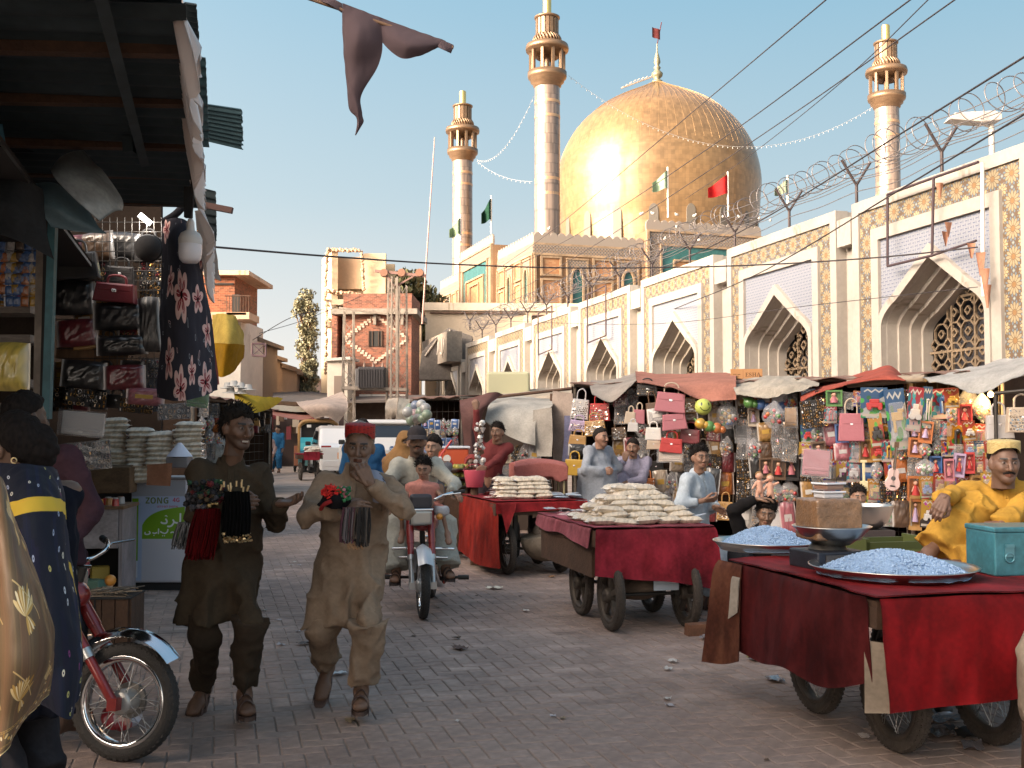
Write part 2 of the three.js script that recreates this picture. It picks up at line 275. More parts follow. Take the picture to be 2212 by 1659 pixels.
{
const B=-.4,TOP=6.7,HW=2.75,LA=latticeGeo(1.42,3.55,4.72,2.2);
const bays=[[0],[-6.15],[-12.5],[-19],[-25.5],[-32.2],[-39],[-45.6,1],[-51.6,1],[6.3]];
for(const[s,plain]of bays){
const ap=5.3,sp=3.85,top=plain?5.9:TOP;
const bodyG=[put(extr(ring(rect(-HW,B,HW,top),archPts(1.6,sp,ap-.2,B+.02)),.25),0,0,-.25)];
for(let k=0;k<3;k++)bodyG.push(put(extr(ring(rect(-HW+.01,B,HW-.01,top-.02),archPts(1.6-.06*(k+1),sp-.05*(k+1),ap-.2-.13*(k+1),B+.02)),.248),0,0,-.25*(k+2)));
const bay=mesh('bay_panel',bodyG,cream,wall);bay.position.x=s;
const out=ring(rect(-HW,B,HW,top+.002),rect(-2.5,B-.01,2.5,top-.2));out.holes=[];
const fr=(x,y,t,dz)=>[box(t,y-B,dz,-x+t / 2,(y+B)/ 2,dz / 2),box(t,y-B,dz,x-t / 2,(y+B)/ 2,dz / 2),box(2*x-2*t,t,dz,0,y-t / 2,dz / 2)];
mesh('frame',fr(HW-.002,top,.25,.07),cream,bay);
if(!plain)mesh('tile_border',[box(.5,6.5-B,.02,-2.25,(6.5+B)/ 2,.012),box(.5,6.5-B,.02,2.25,(6.5+B)/ 2,.012),box(4,.5,.02,0,6.25,.012)],borderM,bay);
const it=plain?5.6:6.0;
mesh('frame',fr(2.0,it,.26,.10),cream,bay);
mesh('tile_panel',put(extr(ring(rect(-1.74,B,1.74,it-.26),archPts(1.66,sp+.05,ap-.1,B+.02)),.02),0,0,.004),panelM,bay);
mesh('arch_moulding',put(extr(ring(archPts(1.73,sp+.06,ap+.06,B),archPts(1.598,sp,ap-.2,B+.02)),.13,.008),0,0,.004),cream,bay);
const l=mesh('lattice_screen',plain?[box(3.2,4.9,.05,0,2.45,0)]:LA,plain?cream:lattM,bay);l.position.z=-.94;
mesh('shade_backing',box(6.1,5.5,.05,0,2.4,-1.5),voidM,bay);  // flat backing panel, coloured dark for the shade inside with a sky tint
}
for(let i=0;i<bays.length-2;i++){
const a=bays[i][0]-HW,b=bays[i+1][0]+HW,w=a-b-.004,x=(a+b)/ 2,t=i>5?5.7:6.42;
mesh('pilaster',[box(w,t-B,.6,x,(t+B)/ 2,-.5),box(w*.5,t-.9-B,.10,x+.05,(t-.9+B)/ 2,-.15),box(w*.86,.62,.34,x,t-.28,-.10)],cream,wall);
}
mesh('pilaster',[box(.79,6.42-B,.6,3.15,(6.42+B)/ 2,-.5),box(.4,5.5-B,.1,3.2,(5.5+B)/ 2,-.15)],cream,wall);
const sg=thing('sign_box','weathered concrete sign box with raised script lettering above the far gateway arches','sign',wallP(-47.6,6.65,.45),-Math.atan2(WZ,WX));
const cm=mat([.42,.36,.30],.9,0,{map:T.grime,uvm:.4});
mesh('box',box(9.3,1.75,.9,0,0,0),cm,sg);
const L=[],st=(pts,r=.055)=>L.push(tube(pts.map(([x,y])=>V(x,y,.46)),r,16,5));
for(let i=0;i<5;i++){const x=-3.6+i*1.75;st([[x-.6,-.25],[x-.2,-.38],[x+.3,-.25],[x+.5,.02],[x+.55,.45]]);if(i % 2)st([[x-.25,.25],[x+.1,.4],[x+.1,.05],[x-.35,-.02]]);else{st([[x-.1,.55],[x-.1,-.3]]);st([[x+.1,-.55],[x+.14,-.5]],.07);}}
mesh('lettering',L,mat([.55,.49,.42],.85),sg);
}
{
const f=thing('razor_wire_fence','coiled razor wire on Y-shaped posts along the top of the arched wall','razor wire',[8.35,0,-21.4],-Math.atan2(WZ,WX));
const pm=mat([.06,.045,.045],.6,.4),posts=[];
for(let k=0;k<15;k++){
const s=.1-k*2.98,inGap=abs(((s+2.9)% 6.4))<.0,y=k>13?7.5:6.68;posts.push([s,y]);
mesh('post',[rod(V(s,y,-.15),V(s,y+.52,-.15),.035),rod(V(s,y+.5,-.15),V(s-.0,y+1.05,.22),.03),rod(V(s,y+.5,-.15),V(s,y+1.05,-.52),.03)],pm,f);
}
posts.unshift([3.1,6.68],[6.1,6.68]);posts[0]=[6.1,6.68];posts[1]=[3.1,6.68];
const strand=(dy,dz,r,m,nm)=>mesh(nm,tube(posts.flatMap(([s,y],i)=>[V(s,y+dy,dz),V(s-1.5,y+dy-.05-.03*(i % 3),dz+.02*(i % 2))]),r,140,4),m,f);
const wm=mat([.22,.2,.2],.5,.7);
for(const[dy,dz]of[[.35,-.15],[.62,-.06],[.62,-.24],[.85,.1],[.85,-.4],[1.03,.2],[1.03,-.5]])strand(dy,dz,.010,wm,'wire_strand');
const coil=[];for(let i=0;i<2600;i++){const a=i*.24,s=6-i*.0182;coil.push(V(s+.14*sin(a*.37),7.72+(.33+.05*n3(s,1,2))*sin(a)+.08*n3(s*.6,5,5),-.15+(.36)*cos(a)));}
mesh('razor_coil',new THREE.TubeGeometry(new THREE.CatmullRomCurve3(coil),5600,.011,3),wm,f);
const brb=[];for(let i=0;i<coil.length;i+=3)brb.push(put(new THREE.TetrahedronGeometry(.022),coil[i].x,coil[i].y,coil[i].z,i,i,0));tag(mesh('barbs',brb,wm,f),null,null,null,'stuff');
}
{
const p=thing('street_lamp','pale solar street lamp on a short post above the wall at the right edge','street lamp',wallP(-.05,6.68,-.55)),m=mat([.62,.56,.5],.5,.3);
p.position.copy(at(2143,335,20.9));p.position.y=6.6;const top=at(2143,248,20.9);
mesh('post',[rod(V(0,0,0),V(0,top.y-6.55,0),.055),rod(V(0,top.y-6.85,0),V(-.45,top.y-6.72,0),.02),rod(V(0,top.y-6.6,0),V(.05,top.y-6.6,0),.08)],m,p);
mesh('lamp_head',put(extr([[-.85,0],[-.75,.1],[0,.14],[.12,.08],[.12,0],[-.2,-.05]],.3,.02),0,top.y-6.72,-.15),m,p);
const fr=thing('hanging_sign_support','empty rusty rectangular sign frame fixed over the nearest arch','sign frame',V(0,0,0)),q=(u,v,z=.32)=>{const w=(s)=>wallP(s,0,z);let s=0,best=1e9;for(let t=-4;t<4;t+=.01){const a=w(t),e=abs(a.x / -a.z-(u-CX)/(F*(CP-(CY-v)/ F*SP)));if(e<best){best=e;s=t;}}const a=w(s),y=at(u,v,-a.z).y;return wallP(s,y,z);};
const P=[q(1917,420),q(2017,384),q(2013,552),q(1917,575),q(2113,350),q(2108,520)],rm=mat([.07,.045,.05],.7,.3);
mesh('frame_bar',[rod(P[0],P[1],.028),rod(P[1],P[2],.028),rod(P[2],P[3],.028),rod(P[3],P[0],.028),rod(P[1],P[4],.028),rod(P[2],P[5],.024)],rm,fr);
mesh('pale_post',rod(q(2122,352),q(2124,640),.035),mat([.7,.66,.6],.6),fr);
const pen=[[2030,395],[2048,480],[2042,500],[2098,525],[2118,545],[2128,580],[2133,615]];
pen.forEach(([u,v],i)=>{const a=q(u,v,.38);tag(mesh('pennant',surf(3,4,(s,t)=>V(a.x+(s-.5)*.16*(1-t*.8),a.y-t*(i>3?.42:.28),a.z+.03*sin(s*4+i)),.003),clothM([.50,.25,.16]),null),['small faded orange rag at the top bar of the near rusty frame','second highest faded orange rag below the rusty frame bar','faded orange rag just above the near arch moulding','bent orange rag left of the pale post over the near arch','longer orange rag right at the pale post over the near arch','orange rag dangling right of the pale post above the tile panel','lowest faded orange rag hanging beside the near arch shoulder'][i],'rag');});
for(const[a,b,c,d,n]of[[1140,775,1187,905,'three'],[1240,720,1330,820,'two']]){
const s0=n==='three'?-19:-25.5,g=thing('hanging_sign_support',n==='three'?'small empty rusty frame hung on the fourth arch bay of the wall':'small empty rusty frame hung on the fifth arch bay of the wall','sign frame',V(0,0,0));
const A=[wallP(s0-1,6.8,.3),wallP(s0+1,6.9,.3),wallP(s0+1,5.1,.3),wallP(s0-1,5.0,.3)];mesh('frame_bar',[0,1,2,3].map((i)=>rod(A[i],A[(i+1)% 4],.028)),rm,g);
}
}
{
const TH=.315,ex=V(cos(TH),0,-sin(TH)),ez=V(sin(TH),0,cos(TH)),C0=V(1.54,0,-77);
const sh=thing('shrine','large peach tiled shrine with a golden dome rising behind the white wall','shrine',C0,TH);
const brickT=ctex(512,512,(g,W)=>{g.fillStyle='#dcae82';g.fillRect(0,0,W,W);for(let j=0;j<16;j++)for(let i=0;i<8;i++){const x=(i*64+(j % 2)*32)% W,k=hash(i,j,5);g.fillStyle=k<.33?'#d3a074':k<.66?'#cf9b74':'#e0b48a';g.fillRect(x+2,j*32+2,60,28);if(x>W-62)g.fillRect(x-W+2,j*32+2,60,28);}},true);
const brick=mat([.46,.41,.36],.7,0,{map:retex(brickT,.45),uvm:1}),trim=mat([.42,.295,.185],.7,0,{map:T.grime,uvm:.5}),teal=mat([.05,.18,.18],.25,0,{map:T.grime,uvm:.6});
const latT=ctex(256,256,(g,W)=>{g.fillStyle='#8d8c8c';g.fillRect(0,0,W,W);g.strokeStyle='#ddcdb8';g.lineWidth=10;for(let i=-4;i<8;i++){g.beginPath();g.moveTo(i*64,0);g.lineTo(i*64+W,W);g.moveTo(i*64+W,0);g.lineTo(i*64,W);g.stroke();}g.fillStyle='#c79a6b';for(let i=0;i<4;i++)for(let j=0;j<4;j++){g.beginPath();g.arc(i*64+32,j*64+32,9,0,7);g.fill();}},true);
const lat=mat([.38,.34,.31],.6,0,{map:retex(latT,1),uvm:1});
const patT=ctex(256,256,(g,W)=>{g.fillStyle='#c9a27c';g.fillRect(0,0,W,W);g.strokeStyle='#9a8a78';g.lineWidth=7;for(let i=0;i<4;i++)for(let j=0;j<4;j++){g.strokeRect(i*64+10,j*64+10,30,44);g.beginPath();g.moveTo(i*64+40,j*64+32);g.lineTo(i*64+64,j*64+32);g.stroke();}},true);
const pat=mat([.43,.38,.33],.65,0,{map:retex(patT,1.2),uvm:1});
const mer=extr([[-.3,0],[.3,0],[.31,.36],[.27,.56],[.16,.70],[0,.76],[-.16,.70],[-.27,.56],[-.31,.36]],.14,.02),mer2=extr([[-.13,.08],[.13,.08],[.13,.36],[0,.55],[-.13,.36]],.02);
const blueM=mat([.22,.185,.155],.8);
const winShape=(w,h,sp)=>{const p=[[-w,0],[w,0],[w,sp]];for(let i=1;i<6;i++){const t=i / 6;p.push([w*(1-t*t*.9)*(1-.1*t),lerp(sp,h,1-(1-t)**1.4)]);}p.push([0,h]);return p.concat(p.slice(2,-1).reverse().map(([x,y])=>[-x,y]));};
function face(parent,nm,detailPorch){
const f=mesh(nm,box(8.6,15.1,.8,4.3,7.55,-.4),pat,parent),k=(n,g,m)=>mesh(n,g,m,f);k('wing_wall',box(8.6,15.1,.8,22.5,7.55,-.4),pat);
for(const x0 of[0,18.2]){
k('cornice',[box(8.6,.14,.3,x0+4.3,15.17,-.12),box(8.6,.16,.22,x0+4.3,14.42,-.0),box(.16,14.3,.16,x0+.1,7.15,.06),box(.16,14.3,.16,x0+8.5,7.15,.06)],trim);
k('frieze',box(8.6,.6,.06,x0+4.3,14.8,.03),lat);
for(let i=0;i<14;i++){const m=mesh('merlon',mer,blueM,f);m.position.set(x0+.32+i*.612,15.24,-.14);}
for(const px of[1.3,5.3])for(const[y0,y1]of[[13.0,14.15],[9.6,12.55],[6.4,9.2]]){
k('brick_panel',box(1.3,y1-y0,.05,x0+px,(y0+y1)/ 2,.03),brick);
k('panel_frame',[box(1.62,.14,.16,x0+px,y1+.07,.08),box(1.62,.14,.16,x0+px,y0-.07,.08),box(.15,y1-y0,.16,x0+px-.73,(y0+y1)/ 2,.08),box(.15,y1-y0,.16,x0+px+.73,(y0+y1)/ 2,.08)],trim);
}
for(const px of[3.3,7.3]){
k('window_surround',[extr(ring(rect(-.72,0,.72,4.5),winShape(.42,3.7,2.9).map(([a,b])=>[a,b+.15])),.1,0,x0+px,9.6,.01)],lat);
k('panel_frame',[box(1.72,.13,.17,x0+px,14.16,.085),box(.13,4.5,.17,x0+px-.79,11.8,.085),box(.13,4.5,.17,x0+px+.79,11.8,.085)],trim);
k('window_moulding',extr(ring(winShape(.54,3.9,2.95),winShape(.40,3.68,2.9).map(([a,b])=>[a,b+.04])),.14,.01,x0+px,9.75,.06),trim);
k('window',box(1.0,3.8,.06,x0+px,11.6,-.02),teal);
}
}
const X=13.4,w=9.6,Z=.4,H=16.5;
k('porch_wall',[box(w,H,2,X,H / 2,Z-1)],pat);
k('porch_frame',[box(w,.16,.25,X,H+.02,Z+.02),box(.2,H,.2,X-w / 2+.1,H / 2,Z+.1),box(.2,H,.2,X+w / 2-.1,H / 2,Z+.1),box(w-2.2,.14,.2,X,H-1.0,Z+.1),box(w-4.4,.14,.2,X,H-2.1,Z+.1),box(.14,H-1,.2,X-w / 2+1.15,(H-1)/ 2,Z+.1),box(.14,H-1,.2,X+w / 2-1.15,(H-1)/ 2,Z+.1),box(.14,H-2.1,.2,X-w / 2+2.2,(H-2.1)/ 2,Z+.1),box(.14,H-2.1,.2,X+w / 2-2.2,(H-2.1)/ 2,Z+.1)],trim);
k('lattice_band',[box(w-.4,.85,.06,X,H-.5,Z+.03),box(.9,H-1,.06,X-w / 2+.65,(H-1)/ 2,Z+.03),box(.9,H-1,.06,X+w / 2-.65,(H-1)/ 2,Z+.03)],lat);
k('teal_band',[box(w-2.3,.9,.06,X,H-1.55,Z+.03),box(.9,H-2,.06,X-w / 2+1.68,(H-2)/ 2,Z+.03),box(.9,H-2,.06,X+w / 2-1.68,(H-2)/ 2,Z+.03)],teal);
k('brick_panel',box(w-4.5,H-2.2,.07,X,(H-2.2)/ 2,Z+.035),brick);
k('panel_frame',[box(2.6,.14,.16,X,13.9,Z+.13),box(2.6,.14,.16,X,12.1,Z+.13),box(.14,1.9,.16,X-1.25,13,Z+.13),box(.14,1.9,.16,X+1.25,13,Z+.13)],trim);
k('doorway',extr([[-1.3,0],[1.3,0],[1.3,8],[0,10.6],[-1.3,8]],.06,0,X,0,Z+.06),voidM);
k('doorway_moulding',extr(ring([[-1.55,0],[1.55,0],[1.55,8.1],[0,11.1],[-1.55,8.1]],[[-1.3,.02],[1.3,.02],[1.3,8],[0,10.6],[-1.3,8]]),.12,0,X,0,Z+.06),trim);
for(let i=0;i<16;i++){const m=mesh('merlon',mer,blueM,f);m.position.set(X-w / 2+.32+i*.597,H+.1,Z-.14);}
return f;
}
face(sh,'right_face');const lf=face(sh,'left_face');lf.rotation.y=-PI / 2;lf.position.set(0,0,-26.8);
mesh('roof',box(25,.3,25,13.4,15,-13.4),trim,sh);
const dt=dtex(512,512,(u,v)=>{const a=pf(u,v,16,3,61),row=abs((v*16)% 1-.5)>.46,col=abs((u*24)% 1-.5)>.47,rowv=hash(floor(u*24),floor(v*16),3);let s=.82+.16*(a-.5)+.10*(rowv-.5);if(row)s*=.95;if(col)s*=.90;return[s,s*.985,s*.96];});
const db=dtex(512,512,(u,v)=>{const row=abs((v*16)% 1-.5)>.47,col=abs((u*24)% 1-.5)>.475;return(row||col?.1:.55)+.35*hash(floor(u*24),floor(v*16),9)*.5+.2*pf(u,v,8,2,3);},1,true);
const gold=mat([.43,.265,.125],.42,.38,{map:retex(dt,8,4),bumpMap:retex(db,8,4),bumpScale:.004,clearcoat:.3,clearcoatRoughness:.08});
const prof=[[8.1,14.5],[8.3,17],[8.42,19],[8.6,20.5],[8.72,22],[8.8,23.2],[8.66,24.4],[8.5,25.1],[8.2,26],[7.7,27],[7.0,28.05],[6.15,28.95],[5.2,29.65],[4.2,30.25],[3.1,30.85],[2.1,31.35],[1.3,31.75],[.75,32.05],[.3,32.3],[.02,32.35]];
const cv=new THREE.CatmullRomCurve3(prof.map(([r,y])=>V(r,y,0))).getPoints(90).map((p)=>new THREE.Vector2(max(.01,p.x),p.y));
const dc=V(12.67,0,-93.6).sub(C0).applyAxisAngle(V(0,1,0),-TH),dome=mesh('dome',put(new THREE.LatheGeometry(cv,96),0,0,0),gold,sh);dome.position.copy(dc);
for(const q of cv)if(q.y>27)q.x*=1+.07*Math.sin(min(1,(32.4-q.y)/ 3.2)*PI);const ribs=[];for(let i=0;i<72;i++){const a=i / 72*2*PI;ribs.push(tube(cv.slice(34,88).filter((p,j)=>j % 4===0).map((p)=>V(p.x*cos(a),p.y,p.x*sin(a))),.014,22,4));}mesh('seam_ribs',ribs,mat([.46,.28,.13],.45,.6),dome);
mesh('finial',lathe([[.01,32],[.5,32.1],[.45,32.35],[.2,32.5],[.45,32.75],[.5,33.0],[.2,33.3],[.32,33.5],[.16,33.7],[.3,34.0],[.25,34.3],[.08,34.9],[.05,35.6],[.01,35.7]],16),mat([.22,.20,.12],.5,.5),dome);
mesh('small_flag',[put(surf(6,6,(s,t)=>V(-s*.75,-t*.9+s*.2,.08*sin(s*6))),.3,36.9,0),rod(V(0,35.5,0),V(.45,37.6,0),.04)],clothM([.12,.03,.03]),dome);
for(let i=0;i<18;i++){const a=PI / 2+TH*0+(i-6)*.35,b=Math.PI*.5-.35*(i-4.4),r=8.42;const n=mesh('drum_window',[extr(winShape(.36,3.0,2.5),.08,.02)],mat([.13,.11,.085],.6),dome);n.position.set(r*cos(b),16.8,r*sin(b));n.rotation.y=PI / 2-b;}
const lad=[];for(const o of[-.25,.25])lad.push(tube([[-1.0,32.2,1.5+o],[-2.6,31.4,2.2+o],[-4.6,30.4,2.9+o]].map((p)=>V(...p)),.035,12,4));for(let i=0;i<9;i++){const t=i / 8,x=lerp(-1,-4.6,t),y=lerp(32.2,30.45,t)-.2*sin(t*PI)*-1;lad.push(rod(V(x,y,lerp(1.25,2.65,t)),V(x,y,lerp(1.75,3.15,t)),.025));}mesh('ladder',lad,mat([.5,.42,.33],.6,.3),dome);
const st=dtex(512,512,(u,v)=>{const a=pf(u,v,32,3,71),row=abs((v*20)% 1-.5)>.46,h=hash(floor(u*40),floor(v*20),4);let s=.80+.2*(h-.5)+.15*(a-.5);if(row)s*=.85;return[s,s*.97,s*.93];});
const shaftM=mat([.36,.285,.245],.4,.25,{map:retex(st,1,2),clearcoat:.5,clearcoatRoughness:.16}),brz=mat([.36,.235,.145],.42,.55,{map:T.grime}),band=mat([.55,.34,.2],.35,.6),goldRod=mat([.8,.55,.2],.3,.9);
const minaret=(label,x,d,sc)=>{
const t=thing('minaret',label,'minaret',[x,0,-d]),y0=0;
mesh('shaft',lathe([[.01,y0],[1.0,y0],[.96,20],[.935,27.4],[.01,27.4]],48),shaftM,t);
mesh('copper_band',[26.2,25.1,20.4,19.3,14.8,13.9].map((y)=>cyl(.962,.964,.22,40,0,y,0)),band,t);
mesh('balcony',lathe([[.9,27.3],[1.05,27.45],[1.05,27.6],[1.25,27.75],[1.25,27.9],[1.42,28.05],[1.46,28.2],[1.46,28.5],[.6,28.5],[.01,28.5]],40),brz,t);
for(let i=0;i<10;i++){const a=i / 10*2*PI;mesh('column',box(.2,1.55,.2,1.26*cos(a),29.27,1.26*sin(a),0,-a),brz,t);}
mesh('inner_core',cyl(.2,.2,1.6,12,0,29.3,0),brz,t);
mesh('canopy',lathe([[.01,30.05],[.85,29.6],[1.25,30.05],[1.58,30.1],[1.62,30.3],[1.56,30.55],[1.1,30.66],[.01,30.66]],40),brz,t);
const tw=[];for(let i=0;i<26;i++){const a=i / 26*2*PI;tw.push(tube([0,.5,1].map((q)=>V((.86+.16*sin(q*PI*.9+.35))*cos(a+q*.3),30.66+q*.62,(.86+.16*sin(q*PI*.9+.35))*sin(a+q*.3))),.075,6,5));}mesh('twisted_ring',[...tw,cyl(.9,.9,.6,24,0,30.95,0)],brz,t);
const fl=[];for(let i=0;i<16;i++){const a=i / 16*2*PI;fl.push(box(.24,1.2,.08,.82*cos(a),31.9,.82*sin(a),0,PI / 2-a));}mesh('fluted_drum',[...fl,cyl(.78,.78,1.2,16,0,31.9,0)],brz,t);
mesh('rim',lathe([[.01,32.5],[.84,32.5],[.96,32.6],[.96,32.7],[.84,32.76],[.01,32.76]],32),brz,t);
mesh('finial_rod',lathe([[.32,32.76],[.32,34.05],[.27,34.12],[.01,34.15]],20),goldRod,t);
return t;
};
const m0=minaret('tallest looking minaret, directly left of the golden dome',.0328*80,80);
const mk=(label,u,d)=>{const c=m0.clone();c.name=numbered('minaret');scene.add(c);c.position.set((u-CX)/ F*d,0,-d);tag(c,label,'minaret');};
mk('farthest and smallest looking minaret, left of the two others',998,102);mk('minaret standing alone at the right, behind the razor wire',1926,85.3);
}
const plaster=(c,o)=>mat(c,.88,0,{map:T.stain,bumpMap:T.rough,bumpScale:.01,uvm:.3,...o});
const bT=dtex(512,512,(u,v)=>{const r=floor(v*32),x=u*12+(r % 2)*.5,i=floor(x)% 12,fx=x-floor(x),fy=v*32-r;const h=hash(i,r,8),m=fx<.06||fy<.16;const s=.75+.4*(h-.5)+.2*(pf(u,v,8,3,2)-.5);return m?[.62,.52,.46]:[.66*s+.06,.40*s+.04,.30*s+.04];});
const redBrick=mat([.66,.64,.62],.9,0,{map:bT,bumpMap:bT,bumpScale:.012,uvm:.42});
function blocks(o,list){for(const[n,m,...b]of list)mesh(n,[].concat(...b),m,o);return o;}
{
const c1=plaster([.56,.44,.29]),c2=plaster([.53,.41,.27]),dark=mat([.03,.028,.026],.9),conc=mat([.42,.37,.32],.9,0,{map:T.grime,uvm:.5});
let p=gnd(739,57);const w=6.2-2.55,bw=(888-739)/ F*57;
let b=thing('brick_house','small red brick upper room with a pale zigzag brick diamond around its dark window','building',p,-.02);
blocks(b,[['wall',redBrick,box(bw,8.0,4,bw / 2,4,-2)],['side_wall',redBrick,box(.3,7.9,5,-.16,3.95,-2.6,0,-.12)],['roof_slab',conc,box(bw+.9,.28,5.4,bw / 2-.1,7.75,-2.2)],['parapet',redBrick,box(bw,.9,4.2,bw / 2,8.3,-2.2)],['plinth_band',plaster([.7,.66,.6]),box(bw-1.2,.35,.1,bw / 2+.3,2.75+.5,.05)]]);
const wx=(810-739)/ F*57,wy=6.35;
mesh('window',[box(.68,.82,.06,wx,wy,.0)],dark,b);mesh('window_frame',[box(.05,.82,.1,wx-.34,wy,.03),box(.05,.82,.1,wx+.34,wy,.03),box(.03,.8,.05,wx-.15,wy,.05),box(.03,.8,.05,wx+.18,wy,.05)],rust,b);
const dm=[];for(let i=-9;i<=9;i++)for(const s of[1,-1]){const y=wy+s*(1.25-abs(i)*.125);dm.push(box(.19,.10,.08,wx+i*.175,y,.02),box(.14,.09,.07,wx+i*.175+.05,y-s*.11,.015));}mesh('pale_bricks',dm,plaster([.62,.47,.38]),b).userData.kind='stuff';
mesh('shed_front',[box(bw+.6,3.0,.2,bw / 2-.2,1.5,.6)],mat([.10,.07,.055],.9,0,{map:T.grime,bumpMap:bT,bumpScale:.02,uvm:.4}),b);
mesh('shed_roof',box(bw+1.4,.12,2.2,bw / 2+.1,3.15,1.0,.14,0,.02),mat([.12,.1,.09],.8),b);
mesh('bracket',[0,1,2].map((i)=>box(.14,.55,.18,1.7+i*.72,7.35,.14)),conc,b);
p=gnd(709,55);b=thing('guard_room','small pale plastered room with a door beside the brick house','building',p,-.1);
blocks(b,[['wall',plaster([.60,.54,.46]),box(1.05,5.1,1.6,.45,2.55,-.8)],['roof_slab',plaster([.6,.57,.52]),box(1.3,.14,2,.5,5.15,-.8,0,0,.06)],['door',mat([.2,.15,.12],.8),box(.42,1.4,.06,.5,3.6,.01)]]);
const d=66,k=F / d,X=(u)=>(u-701)/ k;p=gnd(701,d);
b=thing('ruined_building','tall half demolished cream building with a broken open room on top','building',p,-.03);
mesh('side_wall',box(.35,12.7,4.5,-.2,6.35,-2.2,0,.34),c1,b);
const rag=(x0,y0,x1,y1,t,n)=>{const out=[];t*=.6;n=floor(n*1.9);for(let i=0;i<n;i++){const f=(i+.5)/ n;out.push(put(new THREE.DodecahedronGeometry(t*rr(.7,1.3),0),lerp(x0,x1,f),lerp(y0,y1,f)+rr(-.06,.06),rr(-.1,.25),R()*3,R()*3,R()*3));}return out;};
mesh('back_wall',[box(4.0,11.9,.3,2.0,5.95,-1.6)],c1,b);
mesh('wall',[box(1.35,8.4,.35,X(805),8.2,-.6),box(3.9,3.0,.3,2.0,5.4,-1.0)],c2,b);
mesh('room_back',box(2.3,2.0,.2,X(745),11.3,-1.2),plaster([.62,.45,.30]),b);
mesh('room_pillar',[box(.14,2.2,.5,X(708),11.3,-.9),box(.14,2.2,.4,X(778),11.3,-.9)],c1,b);
mesh('floor_slab',[box(4.1,.35,2,2.05,9.35,-1),box(4.1,.3,2,2.05,8.0,-1)],plaster([.40,.30,.22]),b);
mesh('broken_edge',[...rag(X(704),12.55,X(775),12.5,.17,18),...rag(X(780),12.4,X(784),10.1,.17,14),...rag(X(704),12.5,X(700),9.4,.17,16),...rag(X(704),10.0,X(782),9.8,.19,20),...rag(X(705),8.3,X(830),7.9,.17,30),...rag(X(704),9.2,X(703),5,.16,18),...rag(X(706),5.6,X(720),4.6,.2,8)],plaster([.52,.36,.24]),b);
mesh('leaning_pole',rod(V(X(712),9.3,.2),V(X(733),7.6,.6),.05),mat([.6,.5,.4],.8),b);
mesh('broken_pillar',[box(.5,5.4,.5,X(893),5.4,-2),...rag(X(893),8,X(895),2.8,.28,16)],plaster([.62,.46,.3]),b);
p=gnd(918,70);b=thing('precinct_building','low cream flat roofed building between the brick house and the shrine','building',p,.06);
blocks(b,[['wall',plaster([.50,.41,.31]),box(11,9.5,3,5.5,4.75,-1.5)],['coping',plaster([.66,.56,.44]),box(11.2,.5,3.4,5.5,9.55,-1.5)],['drip_edge',rust,[box(6,.1,.25,3.3,9.15,.1),box(4,.1,.25,8.9,9.0,.1)]],['buttress',plaster([.62,.52,.40]),box(.5,9,.3,6.6,4.5,.1)]]);
b=thing('gate_shed','grey arched sheet metal shed roof behind the sign box','shed',gnd(952,66),0);
mesh('roof',extr([[-1.3,4.6],[-1.1,6.2],[-.4,7.0],[.5,7.7],[1.9,7.2],[1.9,4.6]],1.5,.02,0,0,-.8),mat([.2,.18,.17],.7,.3,{map:T.grime,uvm:.5}),b);mesh('rib',[rod(V(.4,5.8,.75),V(.6,7.6,.75),.06),rod(V(-.9,6,.75),V(-.2,7,.75),.06)],conc,b);
p=gnd(455,56);b=thing('balcony_house','orange brick house with a projecting balcony far down the left side','building',p,.0);
const k2=F / 56;const H=(v)=>(937-v)/ k2+1.6;
blocks(b,[['lower_wall',plaster([.80,.74,.66]),box(2.0,H(700),5,.5,H(700)/ 2,-2.5)],['upper_wall',mat([.75,.62,.46],.9,0,{map:bT,uvm:.35}),box(1.7,H(592)-H(700),5,.3,(H(592)+H(700))/ 2,-2.5)],['roof_slab',plaster([.66,.46,.32]),box(2.5,.22,5.6,.75,H(600),-2.3)],['ledge',dark,box(1.5,.08,.1,.35,H(622),.06)],['balcony',plaster([.74,.5,.34]),[box(2.3,.35,2.2,1.1,H(697),.3),box(1.0,.12,1.6,1.6,H(672)-.5,.6)]],['balcony_rail',rust,[...Array(9)].map((_,i)=>rod(V(1.1+i*.14,H(695),1.35),V(1.1+i*.14,H(655),1.35),.018)).concat([rod(V(1.0,H(655),1.35),V(2.3,H(655),1.35),.03)])],['door',dark,box(.4,1.3,.05,1.22,H(672),.02)]]);
const hs=[[521,547,741,60,[.20,.15,.115],'brown stone house with a flat top left of the rusty sign frame'],[523,560,771,64,[.22,.165,.125],'lower brown house with square pillars far down the street'],[556,600,790,70,[.24,.18,.13],'brown house with an overhanging sloped roof slab far down the street'],[585,613,806,74,[.14,.11,.09],'dark low house front at the end of the overhanging roof'],[584,632,822,115,[.66,.46,.34],'pinkish distant house low between the roofs'],[622,655,814,125,[.64,.47,.36],'slightly taller pinkish distant house next to the cream tower'],[648,676,822,118,[.62,.42,.32],'distant house with reddish wall at the foot of the cream tower']];
